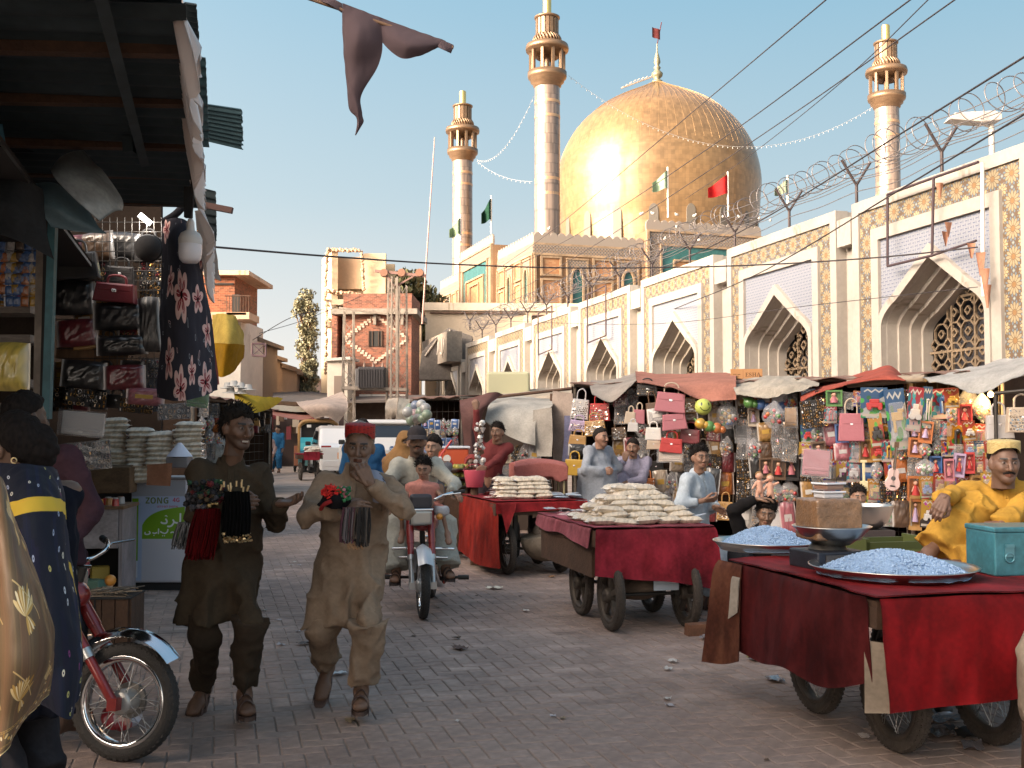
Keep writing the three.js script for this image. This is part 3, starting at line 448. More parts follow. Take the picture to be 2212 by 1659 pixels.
for(const[u0,u1,v,dd,c,l]of hs){const kk=F / dd,ww=(u1-u0)/ kk,hh=(937-v)/ kk+1.6,q=thing('distant_house',l,'building',gnd(u0,dd),0);blocks(q,[['wall',plaster(c),box(ww,hh,6,ww / 2,hh / 2,-3)],['roof_slab',plaster(c.map((x)=>x*.8)),box(ww+.5,.22,6.6,ww / 2+.1,hh-.05,-2.9,0,0,dd===70?-.25:0)],['window',dark,[0,1,2].map((i)=>box(ww*.14,hh*.12,.1,ww*(.2+.3*i),hh*.72,.0))],['pillar',plaster(c.map((x)=>x*1.15)),[box(.25,hh,.25,ww*.08,hh / 2,.1),box(.25,hh,.25,ww*.9,hh / 2,.1)]]]);}
const row=(s0,s1,h,off,l)=>{const a=V(-.92-.271*s0-off,0,-s0),bb=V(-.92-.271*s1-off,0,-s1),L=a.distanceTo(bb),q=thing('shop_building',l,'building',a,Math.atan2(WX,WZ)*1);q.rotation.y=Math.atan2(.271,1);blocks(q,[['wall',plaster([.32,.24,.19]),box(6,h,L,-3,h / 2,-L / 2)],['parapet',plaster([.4,.32,.26]),box(6.2,.5,L,-3,h+.25,-L / 2)],['window',dark,[...Array(floor(L / 3))].map((_,i)=>box(.1,1.3,1.1,0,h*.7,-1.5-i*3))]]);};
row(-30,9,17.5,28,'tall plastered shop building behind the dark canopy on the left');row(10,54,10.4,12,'two storey shop row further along the left side');
const mast=(x,z,h,w,o,nm,m)=>{const q=[[-w,-w],[w,-w],[w,w],[-w,w]],g=[];q.forEach(([a,c],i)=>{g.push(bar(V(x+a,0,z+c),V(x+a*.7,h,z+c*.7),.06));const[e,f]=q[(i+1)% 4],n=floor(h / .55);for(let j=0;j<n;j++){const t=1-.3*j / n;g.push(bar(V(x+(j % 2?a:e)*t,j*.55,z+(j % 2?c:f)*t),V(x+(j % 2?e:a)*t,(j+1)*.55,z+(j % 2?f:c)*t),.028));}});return mesh(nm,g,m,o);};
const pl=mat([.40,.34,.29],.7,.3,{map:T.grime,uvm:1});
b=thing('transformer_station','steel lattice pylons with a finned grey transformer on a platform','transformer',gnd(752,50),0);const K=F / 50,U=(u)=>(u-752)/ K,HH=(v)=>(937-v)/ K+1.4;
mast(0,0,HH(672),.3,b,'lattice_mast',pl);mast(U(846),0,HH(600),.26,b,'lattice_mast',pl);mast(U(866),-.6,HH(612),.24,b,'lattice_mast',pl);
for(const q of[bar(V(U(738),HH(838),.4),V(U(880),HH(842),.4),.14),bar(V(U(738),HH(838),-.6),V(U(880),HH(842),-.6),.14),bar(V(U(730),HH(664),0),V(U(838),HH(678),0),.09)])mesh('platform_beam',q,pl,b);
const tb=mesh('tank',[rbox(1.25,1.05,.8,.05,U(804),HH(818),0)],mat([.055,.05,.052],.6,.4),b);mesh('cooling_fins',[...Array(16)].map((_,i)=>box(.03,.85,.26,U(804)-.55+i*.073,HH(819),.5)),mat([.075,.068,.07],.6,.4),tb);mesh('end_box',[rbox(.35,.9,.6,.04,U(777),HH(818),.1),...[...Array(6)].map((_,i)=>sph(.035,8,U(777),HH(806)-i*.13,.43))],mat([.09,.085,.085],.6),tb);mesh('bushing',[0,1,2].map((i)=>lathe([[.01,0],[.09,0],[.06,.06],[.09,.12],[.05,.18],[.03,.34],[.01,.34]],8).translate(U(786)+i*.42,HH(798),0)),mat([.2,.12,.08],.4),tb);
const ar=thing('cross_arm_pole','tall lattice pole with a brown cross arm and three round insulators','utility pole',gnd(851,48),0),K3=F / 48,U3=(u)=>(u-851)/ K3,H3=(v)=>(937-v)/ K3+1.4;
mast(0,0,H3(596),.17,ar,'lattice_mast',pl);
mesh('cross_arm',[bar(V(U3(808),H3(583),0),V(U3(918),H3(594),0),.12,.12),bar(V(U3(832),H3(590),0),V(0,H3(618),0),.07),bar(V(U3(896),H3(592),0),V(0,H3(618),0),.07)],mat([.2,.11,.09],.7),ar);
for(const u of[828,866,905])mesh('insulator',cyl(.17,.2,.22,14,U3(u),H3(587),.02,PI / 2),mat([.22,.11,.07],.35),ar);
mesh('thin_pole',[rod(at(912,700,52).sub(ar.position),at(939,296,52).sub(ar.position),.05,6,.025)],mat([.42,.24,.2],.6),ar);
b=thing('sign_frame_far','empty rusty metal frame sticking out from the brown house','frame',V(0,0,0));b.name='billboard_frame';{const q=[at(545,742,56),at(574,743,56),at(574,770,56),at(545,768,56)],m=mat([.15,.09,.1],.6);mesh('frame_bar',[...q.map((a,i)=>rod(a,q[(i+1)% 4],.05)),rod(q[0],q[2],.025),rod(q[1],q[3],.025)],m,b);}
}
function tree(label,u,d,vTop,width,seed,leafC){
const r0=rngOf(seed),q=(a,b)=>a+(b-a)*r0(),p=gnd(u,d),h=(937-vTop)/ F*d+1.4,t=thing('tree',label,'tree',p);
const limbs=[tube([[0,0,0],[.1,h*.3,.1],[-.1,h*.55,0],[.1,h*.8,0]],.16,14,7)],leaves=[],N=V();
for(let i=0;i<44;i++){const a=q(0,6.28),y=h*q(.55,.97),rad=width*q(.15,.55)*(1.1-.5*abs(y / h-.65)),c=V(cos(a)*rad,y,sin(a)*rad);limbs.push(tube([V(0,y*.8,0),V(c.x*.5,y*.88,c.z*.5),c],.045,6,4));
for(let j=0;j<150;j++){const s=width*.3,o=V(q(-1,1),q(-1,1),q(-1,1));if(o.length()>1)continue;o.multiplyScalar(s).add(c);const g=new THREE.PlaneGeometry(q(.10,.2)*width*.55,q(.2,.34)*width*.42);put(g,o.x,o.y,o.z,q(-1.5,1.5),q(0,6),q(-1,1));const k=q(.6,1.3);leaves.push(tint(g,[leafC[0]*k,leafC[1]*k,leafC[2]*k]));}}
mesh('trunk',limbs,wood,t);mesh('crown',leaves,mat([1,1,1],.8,0,{...VC}),t);return t;
}
tree('dark green tree rising behind the ruined tower and pylon',850,88,592,3.4,3,[.085,.085,.035]);tree('dark green tree behind the cream precinct building',905,92,622,3.0,4,[.08,.08,.035]);tree('thin dark tree top next to the shrine left end',935,90,628,2.2,8,[.08,.08,.03]);
tree('pale hanging tree left of the cream tower',658,84,622,1.5,5,[.24,.22,.13]);tree('lower pale bush like tree at the foot of the cream tower',664,80,780,1.3,6,[.24,.22,.13]);
function sdfMesh(f,lo,hi,h,colour){
const n=[0,1,2].map((i)=>Math.ceil((hi[i]-lo[i])/ h)+2),[nx,ny,nz]=n,val=new Float32Array(nx*ny*nz).fill(1),B=4,rad=B*h*.87*1.3+.014;
for(let k0=0;k0<nz;k0+=B)for(let j0=0;j0<ny;j0+=B)for(let i0=0;i0<nx;i0+=B){
const c=f(lo[0]+(i0+B / 2)*h,lo[1]+(j0+B / 2)*h,lo[2]+(k0+B / 2)*h),skip=abs(c)>rad;
for(let k=k0;k<min(nz,k0+B);k++)for(let j=j0;j<min(ny,j0+B);j++)for(let i=i0;i<min(nx,i0+B);i++)val[(k*ny+j)*nx+i]=skip?c:f(lo[0]+i*h,lo[1]+j*h,lo[2]+k*h);
}
const id=new Int32Array(nx*ny*nz).fill(-1),pos=[],idx=[],off=[0,1,nx,nx+1,nx*ny,nx*ny+1,nx*ny+nx,nx*ny+nx+1];
const ed=[[0,1],[2,3],[4,5],[6,7],[0,2],[1,3],[4,6],[5,7],[0,4],[1,5],[2,6],[3,7]];
for(let k=0;k<nz-1;k++)for(let j=0;j<ny-1;j++)for(let i=0;i<nx-1;i++){
const o=(k*ny+j)*nx+i;let m=0;for(let q=0;q<8;q++)if(val[o+off[q]]<0)m|=1<<q;
if(m===0||m===255)continue;let x=0,y=0,z=0,c=0;
for(const[a,b]of ed){if((m>>a&1)===(m>>b&1))continue;const va=val[o+off[a]],vb=val[o+off[b]],t=va /(va-vb);x+=(a&1)+((b&1)-(a&1))*t;y+=(a>>1&1)+((b>>1&1)-(a>>1&1))*t;z+=(a>>2)+((b>>2)-(a>>2))*t;c++;}
id[o]=pos.length / 3;pos.push(lo[0]+(i+x / c)*h,lo[1]+(j+y / c)*h,lo[2]+(k+z / c)*h);
}
const q=(a,b,c,d,fl)=>{if(a<0||b<0||c<0||d<0)return;fl?idx.push(a,b,c,a,c,d):idx.push(a,c,b,a,d,c);};
for(let k=1;k<nz-1;k++)for(let j=1;j<ny-1;j++)for(let i=1;i<nx-1;i++){
const o=(k*ny+j)*nx+i,s=val[o]<0;
if(s!==val[o+1]<0)q(id[o-nx-nx*ny],id[o-nx*ny],id[o],id[o-nx],s);
if(s!==val[o+nx]<0)q(id[o-1-nx*ny],id[o-1],id[o],id[o-nx*ny],s);
if(s!==val[o+nx*ny]<0)q(id[o-1-nx],id[o-nx],id[o],id[o-1],s);
}
const g=new THREE.BufferGeometry();g.setAttribute('position',new THREE.Float32BufferAttribute(pos,3));g.setIndex(idx);g.computeVertexNormals();
if(colour){const c=new Float32Array(pos.length);for(let i=0;i<pos.length;i+=3)c.set(colour(pos[i],pos[i+1],pos[i+2]),i);g.setAttribute('color',new THREE.BufferAttribute(c,3));}
return g;
}
const smin=(a,b,k)=>{const h=max(k-abs(a-b),0)/ k;return min(a,b)-h*h*k*.25;};
const smax=(a,b,k)=>-smin(-a,-b,k);
const cap=(a,b,ra,rb=ra)=>[a.x,a.y,a.z,b.x-a.x,b.y-a.y,b.z-a.z,ra,rb,a.distanceToSquared(b)||1e-9];
function capD(c,x,y,z){const px=x-c[0],py=y-c[1],pz=z-c[2],t=clamp((px*c[3]+py*c[4]+pz*c[5])/ c[8]);return hyp(px-c[3]*t,py-c[4]*t,pz-c[5]*t)-c[6]-(c[7]-c[6])*t;}
const capsF=(caps,k)=>(x,y,z)=>{let d=9;for(const c of caps){const q=capD(c,x,y,z);if(q-k<d)d=smin(d,q,k);}return d;};
const boundsOf=(caps,pad)=>{const lo=[9e9,9e9,9e9],hi=[-9e9,-9e9,-9e9];for(const c of caps)for(let i=0;i<3;i++){const r=max(c[6],c[7])+pad;lo[i]=min(lo[i],c[i]-r,c[i]+c[i+3]-r);hi[i]=max(hi[i],c[i]+r,c[i]+c[i+3]+r);}return[lo,hi];};
function ik(a,c,l1,l2,pole){const ac=c.clone().sub(a);let d=ac.length();if(d>(l1+l2)*.995){d=(l1+l2)*.995;c=a.clone().addScaledVector(ac.clone().normalize(),d);}const u=ac.normalize(),x=(l1*l1-l2*l2+d*d)/(2*d),hh=Math.sqrt(max(0,l1*l1-x*x)),p=pole.clone().addScaledVector(u,-pole.dot(u)).normalize();return[a.clone().addScaledVector(u,x).addScaledVector(p,hh),c];}
function handCaps(w,dir,n,th,curl,s,fan=0){
const C=[],D=dir.clone().normalize(),Nn=n.clone().addScaledVector(D,-n.dot(D)).normalize(),Tt=th.clone().addScaledVector(D,-th.dot(D)).addScaledVector(Nn,-th.dot(Nn)).normalize(),P=(a,b,c)=>w.clone().addScaledVector(D,a*s).addScaledVector(Tt,b*s).addScaledVector(Nn,c*s);
const len=[.072,.08,.074,.058],cu=Array.isArray(curl)?curl:[curl,curl,curl,curl];
for(let i=0;i<4;i++){
const o=(1.5-i)*.0205;C.push(cap(P(-.005,o*.55,0),P(.085-abs(i-1)*.004,o,0),.017*s,.0125*s));let p=P(.085-abs(i-1)*.004,o,0),a=fan?0:0,l=len[i]*s;
const dd=D.clone().addScaledVector(Tt,fan*(1.5-i)*.22).normalize();
[[.46,1.05],[.30,1.3],[.24,.8]].forEach(([f,k],j)=>{a+=k*cu[i];const q=p.clone().addScaledVector(dd,cos(a)*f*l).addScaledVector(Nn,sin(a)*f*l);C.push(cap(p,q,(.0098-.0008*j)*s,(.0092-.001*j)*s));p=q;});
}
const a=P(.018,.026,.004),b=P(.048,.05,.016),c=P(.078,.056,.026+.012*cu[0]),e=P(.102,.05-.02*cu[0],.03+.016*cu[0]);C.push(cap(a,b,.016*s,.0125*s),cap(b,c,.012*s,.0105*s),cap(c,e,.0105*s,.008*s));return C;
}
function headField(o={}){
const E=(x,y,z,a,b,c)=>{const k=hyp(x / a,y / b,z / c);return(k-1)*min(a,b,c);},ch=o.child?1:0,jw=o.fat?1.16:o.thin?.92:1;
const cs=(x0,y0,z0,x1,y1,z1,r,q=r)=>cap(V(x0,y0,z0),V(x1,y1,z1),r,q);
const jaw=cs(0,-.03,.022,0,-.088+ch*.012,.058,.056*jw,.026*jw),jl=cs(.045*jw,-.02,.0,.022,-.082+ch*.012,.05,.025,.02),nb=cs(0,.012,.09,0,-.028+ch*.006,.108-ch*.014,.009,.0125-ch*.002),nw=cs(.013,-.032,.094-ch*.008,0,-.03,.1-ch*.01,.0085,.009),br=cs(0,.032,.086,.042,.029,.066,.0115,.0105),ck=cs(.036,-.022,.062,.046,-.006,.046,.022,.02),ul=cs(0,-.0545,.0905-ch*.004,.022,-.058,.078,.0072,.004),ll=cs(0,-.067,.087-ch*.004,.018,-.064,.077,.0082,.004),nk=cs(0,-.05,-.022,0,-.16,-.035,.054*jw,.058*jw),ear=(x,y,z)=>E(x-.079,y+.002,z+.012,.012,.034,.021),en=cs(.07,0,-.005,.08,0,-.02,.012,.01);
return(X,y,z)=>{
const x=abs(X);let d=E(x,y-.028,z+.012,.0745,.094,.098);d=smin(d,capD(jaw,x,y,z),.03);d=smin(d,capD(jl,x,y,z),.028);d=smin(d,capD(nk,x,y,z),.025);
d=smin(d,capD(ck,x,y,z),.025);d=smin(d,capD(br,x,y,z),.014);d=smin(d,capD(nb,x,y,z),.010);d=smin(d,capD(nw,x,y,z),.007);
const so=hyp(x-.032,(y-.012)*1.25,z-.098)-.017;d=-smin(-d,so,.012);
d=smin(d,hyp(x-.031,y-.010,z-.0735)-.0128,.0025);d=smin(d,capD(ul,x,y,z),.006);d=smin(d,capD(ll,x,y,z),.006);d=smin(d,ear(x,y,z),.008);d=smin(d,capD(en,x,y,z),.01);
if(o.smile)d=max(d,-(hyp((X-.0)/ .026,(y+.0615)/ .006,(z-.088)/ .014)-1)*.006);
return d;
};
}
function headColour(o){
const s=o.skin,dk=s.map((v)=>v*.72),lip=[s[0]*.85,s[1]*.58,s[2]*.56],hair=o.hairC||[.012,.01,.009];
return(X,y,z)=>{const x=abs(X);const er=hyp(x-.031,(y-.010)*1.0);
if(z>.066&&er<.0105&&abs(y-.010)<.0046)return hyp(x-.031-(X>0?1:-1)*(o.gaze||0),y-.010)<.0062?[.012,.008,.006]:s.map((v)=>v*.9+.09);
if(z>.06&&er<.0145&&y>.012)return s.map((v)=>v*.5);
if(z>.05&&abs(y-.034-.0*x)<.0062-.0008*abs(x-.03)*60&&x>.012&&x<.052)return hair;
if(z>.058&&er<.019&&y<.022)return dk;
if(z>.07&&x<.024&&y<-.052&&y>-.073)return o.smile&&abs(y+.0615)<.005&&x<.02?[.6,.56,.5]:lip;
if(o.stubble&&z>-.01&&y<-.03&&(y<-.05||z<.07||y<-.045)){const k=o.stubble;return s.map((v,i)=>lerp(v,(o.beardC||hair)[i],k));}
const n=1+.08*n3(X*60,y*60,z*60);return s.map((v)=>v*n);};
}
function hairField(o){
const E=(x,y,z,a,b,c)=>(hyp(x / a,y / b,z / c)-1)*min(a,b,c),t=o.thick??.014,line=o.line??.026,face=headField(o);
const mo=cap(V(0,-.044,.098),V(.032,-.054,.076),.008,.006),sb=o.back??-.07;
return(x,y,z)=>{let d=9;const ax=abs(x);
if(t>0){const e0=hyp(x / .09,(y-.03)/ .11,(z+.014)/ .115);if(e0>1.9||e0<.5)return(e0-1)*.08;const n=.008*fbm(x*34,y*30,z*34,3)+(o.curly?.008*n3(x*70,y*70,z*70):.002*n3(x*150,y*40,z*150));const cut=(z-.034*(1-(ax / .08)**2)*(o.bang??1))-1.15*(y-.058)-line,te=.003+(t-.003)*sst(.02,-.06,cut+.012*n3(x*40,y*40,7));d=E(x,y-.03,z+.014,.0755+te,.096+te*1.25,.1+te)+n*(te / t);
const c2=cut*.62+.012*n3(x*45,y*30,z*45)+.008*n3(x*130,3,z*130);d=smax(smax(d,c2,.008),max(sb-y,(z>-.02?-.026-y:-9)),.012);}
if(o.mous)d=min(d,capD(mo,ax,y,z)+.0015*n3(x*160,y*120,z*120));
if(o.beard){const b=face(x,y,z)-.011*o.beard+.006*n3(x*90,y*50,z*90);d=min(d,max(b,y+.035-(ax>.045?.04:0),-(z+.005),(hyp(x / .03,(y+.058)/ .014)-1)*-.012));}
return d;};
}
const basis=(yaw,pitch,roll=0)=>new THREE.Matrix4().makeRotationFromEuler(new THREE.Euler(pitch,yaw,roll,'YXZ'));
const skinM=mat([1,1,1],.55,0,{...VC,bumpMap:T.fine,bumpScale:.0005}),hairM=mat([1,1,1],.9,0,{...VC,specularIntensity:.4});
function person(label,s){
const O=s.o,L=(p)=>p.clone().sub(O),g=thing('person',label,'person',O,0,s.group),H=s.h||1,near=s.near??1,yaw=s.yaw||0;
const hip=L(s.hip),neck=L(s.neck),ax=V(cos(yaw),0,-sin(yaw)),fw=V(sin(yaw),0,cos(yaw)),_f=cos(yaw)<0&&ax.negate(),up=neck.clone().sub(hip).normalize();
const sw=(s.sw||.185)*H,shl=s.shrug||0,sh=[-1,1].map((q)=>neck.clone().addScaledVector(ax,q*sw).add(V(0,-.055*H+(q<0?shl:-shl),0))),hj=[-1,1].map((q)=>hip.clone().addScaledVector(ax,q*.095*H));
const body=[],kz=[],sv=[],lg=[],grip=[],skin=s.skin||[.16,.085,.052],ch=hip.clone().lerp(neck,.68),ws=hip.clone().lerp(neck,.25),fat=s.belly||0;
s.feet=s.feet||[-1,1].map((q)=>({p:V(s.hip.x,O.y+.1,s.hip.z).addScaledVector(ax,q*.11*H).addScaledVector(fw,q*.06),a:yaw}));
const side=(p,q)=>p.clone().addScaledVector(ax,q*H);
body.push(cap(side(ch,-.08),side(ch,.08),.105*H),cap(ws,ch,.12*H),cap(hip,ws,.13*H),cap(sh[0],sh[1],.055*H),cap(neck.clone().addScaledVector(up,-.05),L(s.head).addScaledVector(up,-.07*H),.05*H,.048*H));
const cut=[];
s.hands.forEach((h,i)=>{
if(!h)return;const w=L(h.p),[el,wr]=ik(sh[i],w,.285*H,.255*H,h.pole||V(i?.6:-.6,-.7,-.3)),d=h.dir||wr.clone().sub(el).normalize();
body.push(cap(sh[i],el,.046*H,.038*H),cap(el,wr,.038*H,.026*H));grip.push(...handCaps(wr,d,h.n||V(i?-1:1,0,0),h.th||V(0,1,0),h.curl??.35,H*(s.hs||1),h.fan));
const se=s.sleeve??.95,end=el.clone().lerp(wr,se),R0=s.loose||1;if(se>0){kz.push(cap(sh[i],el,.066*H*R0,.056*H*R0));sv.push([cap(el,end,.056*H*R0,.047*H*R0),end,wr.clone().sub(el).normalize()]);}else{const e2=sh[i].clone().lerp(el,-se);sv.push([cap(sh[i],e2,.07*H,.06*H),e2,el.clone().sub(sh[i]).normalize()]);}
});
const shoes=[];
s.feet.forEach((f,i)=>{
if(!f)return;const a=L(f.p),[kn,an]=ik(hj[i],a,.43*H,.43*H,f.pole||fw.clone().add(V(i?.15:-.15,0,0))),dir=V(sin(f.a||0)*cos(f.t||0),-sin(f.t||0),cos(f.a||0)*cos(f.t||0));
const tk=s.hem!==undefined&&s.shirt&&s.pants?.045:.08;body.push(cap(hj[i],kn,tk*H,min(tk,.052)*H),cap(kn,an,min(tk,.052)*H,.036*H));const dn=V(dir.x*sin(f.t||0)*1,-cos(f.t||0),dir.z*sin(f.t||0)).normalize(),toe=an.clone().addScaledVector(dir,.15*H).addScaledVector(dn,.055*H),ball=an.clone().addScaledVector(dir,.10*H).addScaledVector(dn,.048*H),heel=an.clone().addScaledVector(dir,-.035*H).addScaledVector(dn,.045*H);
body.push(cap(an,ball,.038*H,.032*H),cap(ball,toe,.034*H,.022*H),cap(an,heel,.034*H,.03*H),cap(heel,ball,.03*H,.03*H));
const x2=V(dir.z,0,-dir.x).normalize();for(let k=0;k<5;k++){const q=toe.clone().addScaledVector(x2,(k-2)*.016*H);body.push(cap(ball.clone().addScaledVector(x2,(k-2)*.015*H),q.addScaledVector(dir,.022*H-abs(k-1.5)*.006),.014*H,.0095*H));}
shoes.push([an,dir,dn,x2]);
const c=f.cut??.86,end=kn.clone().lerp(an,c),w=s.wide||1;lg.push([cap(hj[i],kn,.115*H*w,.105*H*w),null],[cap(kn,end,.105*H*w,(s.cuff||.088)*H*w),end,an.clone().sub(kn).normalize()]);
});
const bf=capsF(body,.03),[bl,bh]=boundsOf(body,.03),hb=basis(s.hy||0,s.hp||0,s.hr||0),hc=L(s.head),hsz=(s.hsz||1)*H,hq=s.face||{};hq.skin=skin;
const parts=[sdfMesh(bf,bl,bh,near>1?.022:.016,()=>skin)];
if(grip.length){const[a,b]=boundsOf(grip,.01),far=b[0]-a[0]>.5,each=grip.length / s.hands.filter(Boolean).length;for(let i=0;i<grip.length;i+=each){const q=grip.slice(i,i+each),[c,d]=boundsOf(q,.012);parts.push(sdfMesh(capsF(q,.006),c,d,near>1?.0075:.0042,(x,y,z)=>skin.map((v)=>v*(1+.1*n3(x*50,y*50,z*50)))));}}
const place=(geo)=>geo.applyMatrix4(new THREE.Matrix4().makeTranslation(hc.x,hc.y,hc.z).multiply(hb).multiply(new THREE.Matrix4().makeScale(hsz,hsz,hsz)));
const dz=-O.z,hh=near>1?.0064:dz>8?.0048:.0036;
parts.push(place(sdfMesh(headField(hq),[-.1,-.15,-.13],[.1,.14,.135],hh,headColour(hq))));
mesh('body',parts,skinM,g);
if(s.hair!==false){const q={...hq,...(s.hair||{})},c=q.hairC||[.014,.011,.009],bc=q.beardC||c;let hg=sdfMesh(hairField(q),[-.13,-.17,-.16],[.13,.17,.15],hh*1.15,(x,y,z)=>{const k=rrn(x,y,z);return(z>.0&&y<-.03?bc:c).map((v)=>v*k);});const list=[hg];if(near<=1.4&&q.thick!==0&&q.tuft!==0){const P=hg.attributes.position,N=hg.attributes.normal,rq=rngOf(7+floor(O.x*50)),m=(q.thick||.014)*1.15;for(let i=0;i<520;i++){const j=floor(rq()*P.count),y=P.getY(j),z=P.getZ(j);if(y<-.02&&z>-.01)continue;const p=V(P.getX(j),y,z),d=V(N.getX(j),N.getY(j),N.getZ(j)).multiplyScalar(.55).add(V((rq()-.5)*1.1,y>.06?.25:-.55,(rq()-.5)*1.1+(y>.06?.35:-.2))).normalize(),k=.6+rq()*.9;list.push(tint(rod(p.clone().addScaledVector(d,-.006),p.clone().addScaledVector(d,m*(.5+rq())),.0045,4,.0008),c.map((v)=>v*k)));}}mesh(q.thick===0?'beard':'hair',place(merge(list)),hairM,g);}
const H0=near>1?.021:dz>8?.0155:.0125,wr=s.wr??1;
const rg=(v)=>{v=1-abs(v);return v*v*v;},crease=(x,y,z)=>wr*(.011*fbm(x*6,y*2.6,z*6,2)-.017*rg(n3(x*7+y*1.2,y*2.1-x,z*7))-.013*rg(n3(x*6+y*9,y*6-x*7,z*8+y*3))+.012);
if(s.shirt){
const top=[cap(side(ch,-.075),side(ch,.075),.118*H),cap(side(ch,0),ws.clone().addScaledVector(fw,fat*.35),.145*H,(.138+fat*.3)*H),cap(sh[0].clone().add(V(0,-.012,0)),sh[1].clone().add(V(0,-.012,0)),.062*H),cap(neck.clone().addScaledVector(up,-.03*H),neck.clone().addScaledVector(up,(s.collarH??.012)),.075*H,.064*H),...kz];
const tf=capsF(top,.05),hem=s.hem!==undefined?s.hem-O.y:null,hc2=s.hemC?L(s.hemC):hip.clone(),y0=ws.y+.1*H,prof=s.prof||[[.175,.145],[.2,.165],[.235,.19]],sk=hem!==null;
const ca=cos(yaw),sa=sin(yaw),[tl,th2]=boundsOf([...top,...sv.map((q)=>q[0])],.05);
const f=(x,y,z)=>{
let d=tf(x,y,z);
for(const[c,e,n]of sv){const q=max(capD(c,x,y,z),(x-e.x)*n.x+(y-e.y)*n.y+(z-e.z)*n.z);d=smin(d,q,.035);}
if(sk&&y<y0+.1){const t=clamp((y0-y)/(y0-hem)),i=t*2,k=min(1,floor(i)),fr=i-k,A=lerp(prof[k][0],prof[k+1][0],fr)*H,Bq=lerp(prof[k][1],prof[k+1][1],fr)*H,cx=lerp(ws.x,hc2.x,t),cz=lerp(ws.z+fat*fw.z*.3,hc2.z,t),dx=x-cx,dz=z-cz,X=dx*ca-dz*sa,Z=dx*sa+dz*ca,far=abs(hyp(X / A,Z / Bq)-1)>.6,an=far?0:Math.atan2(Z / Bq,X / A);
const fo=far?1:1+(.04+.07*t)*(s.fold??1)*t*(sin(an*7+2.2*n3(an,y*2.2,s.o.x))+.6*sin(an*12+3*n3(y*1.5,an,4)+1));let q=(hyp(X / A,Z / Bq)-fo)*min(A,Bq)*.92;for(const[c]of lg)q=smin(q,capD(c,x,y,z)+.035,.10);q=max(q,hem+.012*sin(an*2+s.o.x)-y,y-y0-.06);d=smin(d,q,.07);}
return abs(d)>.05?d:d+crease(x,y,z);};
const lo=tl.slice(),hi=th2.slice();if(sk){lo[1]=min(lo[1],hem-.03);const m=.12+max(...prof.map((p)=>p[0]));lo[0]=min(lo[0],hc2.x-m,ws.x-m);hi[0]=max(hi[0],hc2.x+m,ws.x+m);lo[2]=min(lo[2],hc2.z-m,ws.z-m);hi[2]=max(hi[2],hc2.z+m,ws.z+m);}
const sm=s.shirtM||clothM(s.shirt);mesh(s.shirtN||'kameez',sdfMesh(f,lo,hi,s.shH||H0,s.shC),sm,g);
if(s.collar!==false){const cm=s.collarM||sm,cc=neck.clone().addScaledVector(up,.012),q=[];for(const e of[-1,1])q.push(surf(10,3,(a,b)=>{const an=lerp(PI*.5,PI*1.52,a)*e+yaw*0-PI / 2*0,r=lerp(.066,.082,b)*H,X=sin(an-PI*.5*e),Z=cos(an-PI*.5*e);const xx=X,zz=Z;return cc.clone().addScaledVector(ax,xx*r).addScaledVector(fw,zz*r*.95+(zz>0?.014*zz:0)).addScaledVector(up,lerp(.03,-.012-(zz>.6?.028:0),b)*H-(zz>0?.05*zz*zz:0)*H);},.004));mesh('collar',q,cm,g);
const pl=[];for(let i=0;i<9;i++){const t=i / 8,y=lerp(neck.y-.02,ch.y-.1,t);let r=.02;const c0=hip.clone().lerp(neck,(y-hip.y)/(neck.y-hip.y));for(r=.05;r<.4;r+=.004)if(f(c0.x+fw.x*r,y,c0.z+fw.z*r)>0)break;pl.push(V(c0.x+fw.x*(r+.001),y,c0.z+fw.z*(r+.001)));}mesh('placket',[surf(2,8,(a,b)=>pl[Math.round(b*8)].clone().addScaledVector(ax,(a-.5)*.03),.004),...[2,4,6].map((i)=>put(new THREE.SphereGeometry(.006,6,4),pl[i].x+fw.x*.004,pl[i].y,pl[i].z+fw.z*.004))],cm,g);}
}
if(s.pants&&lg.length){
const f=(x,y,z)=>{let d=capD(cap0,x,y,z);for(const[c,e,n]of lg){let q=capD(c,x,y,z);if(e)q=max(q,(x-e.x)*n.x+(y-e.y)*n.y+(z-e.z)*n.z);d=smin(d,q,.045);}if(s.shirt&&s.hem!==undefined)d=max(d,y-(s.hem-O.y)-.05);return abs(d)>.05?d:d+crease(x+3,y,z)*1.15;},cap0=cap(hj[0],hj[1],.12*H),[a,b]=boundsOf([cap0,...lg.map((q)=>q[0])],.04);
mesh('shalwar',sdfMesh(f,a,b,H0),s.pantsM||clothM(s.pants),g);
}
if(s.sandal)for(const[an,dir,dn,x2]of shoes){
const fl=(a,b,c)=>an.clone().addScaledVector(dir,a*H).addScaledVector(x2,b*H).addScaledVector(dn,c*H),out=[];for(let i=0;i<24;i++){const t=i / 24*2*PI,l=cos(t)*.135+.055,w=.046*(1+.12*cos(t))*Math.sign(sin(t))*abs(sin(t))**.7;out.push([l,w]);}
const sole=[];const ring0=out.map(([l,w])=>fl(l,w,.078)),ring1=out.map(([l,w])=>fl(l,w,.1)),c0=fl(.05,0,.078),c1=fl(.05,0,.1),p=[];const t3=(a,b,c)=>p.push(a.x,a.y,a.z,b.x,b.y,b.z,c.x,c.y,c.z);for(let i=0;i<24;i++){const k=(i+1)% 24;t3(c0,ring0[i],ring0[k]);t3(c1,ring1[k],ring1[i]);t3(ring0[i],ring1[i],ring1[k]);t3(ring0[i],ring1[k],ring0[k]);}
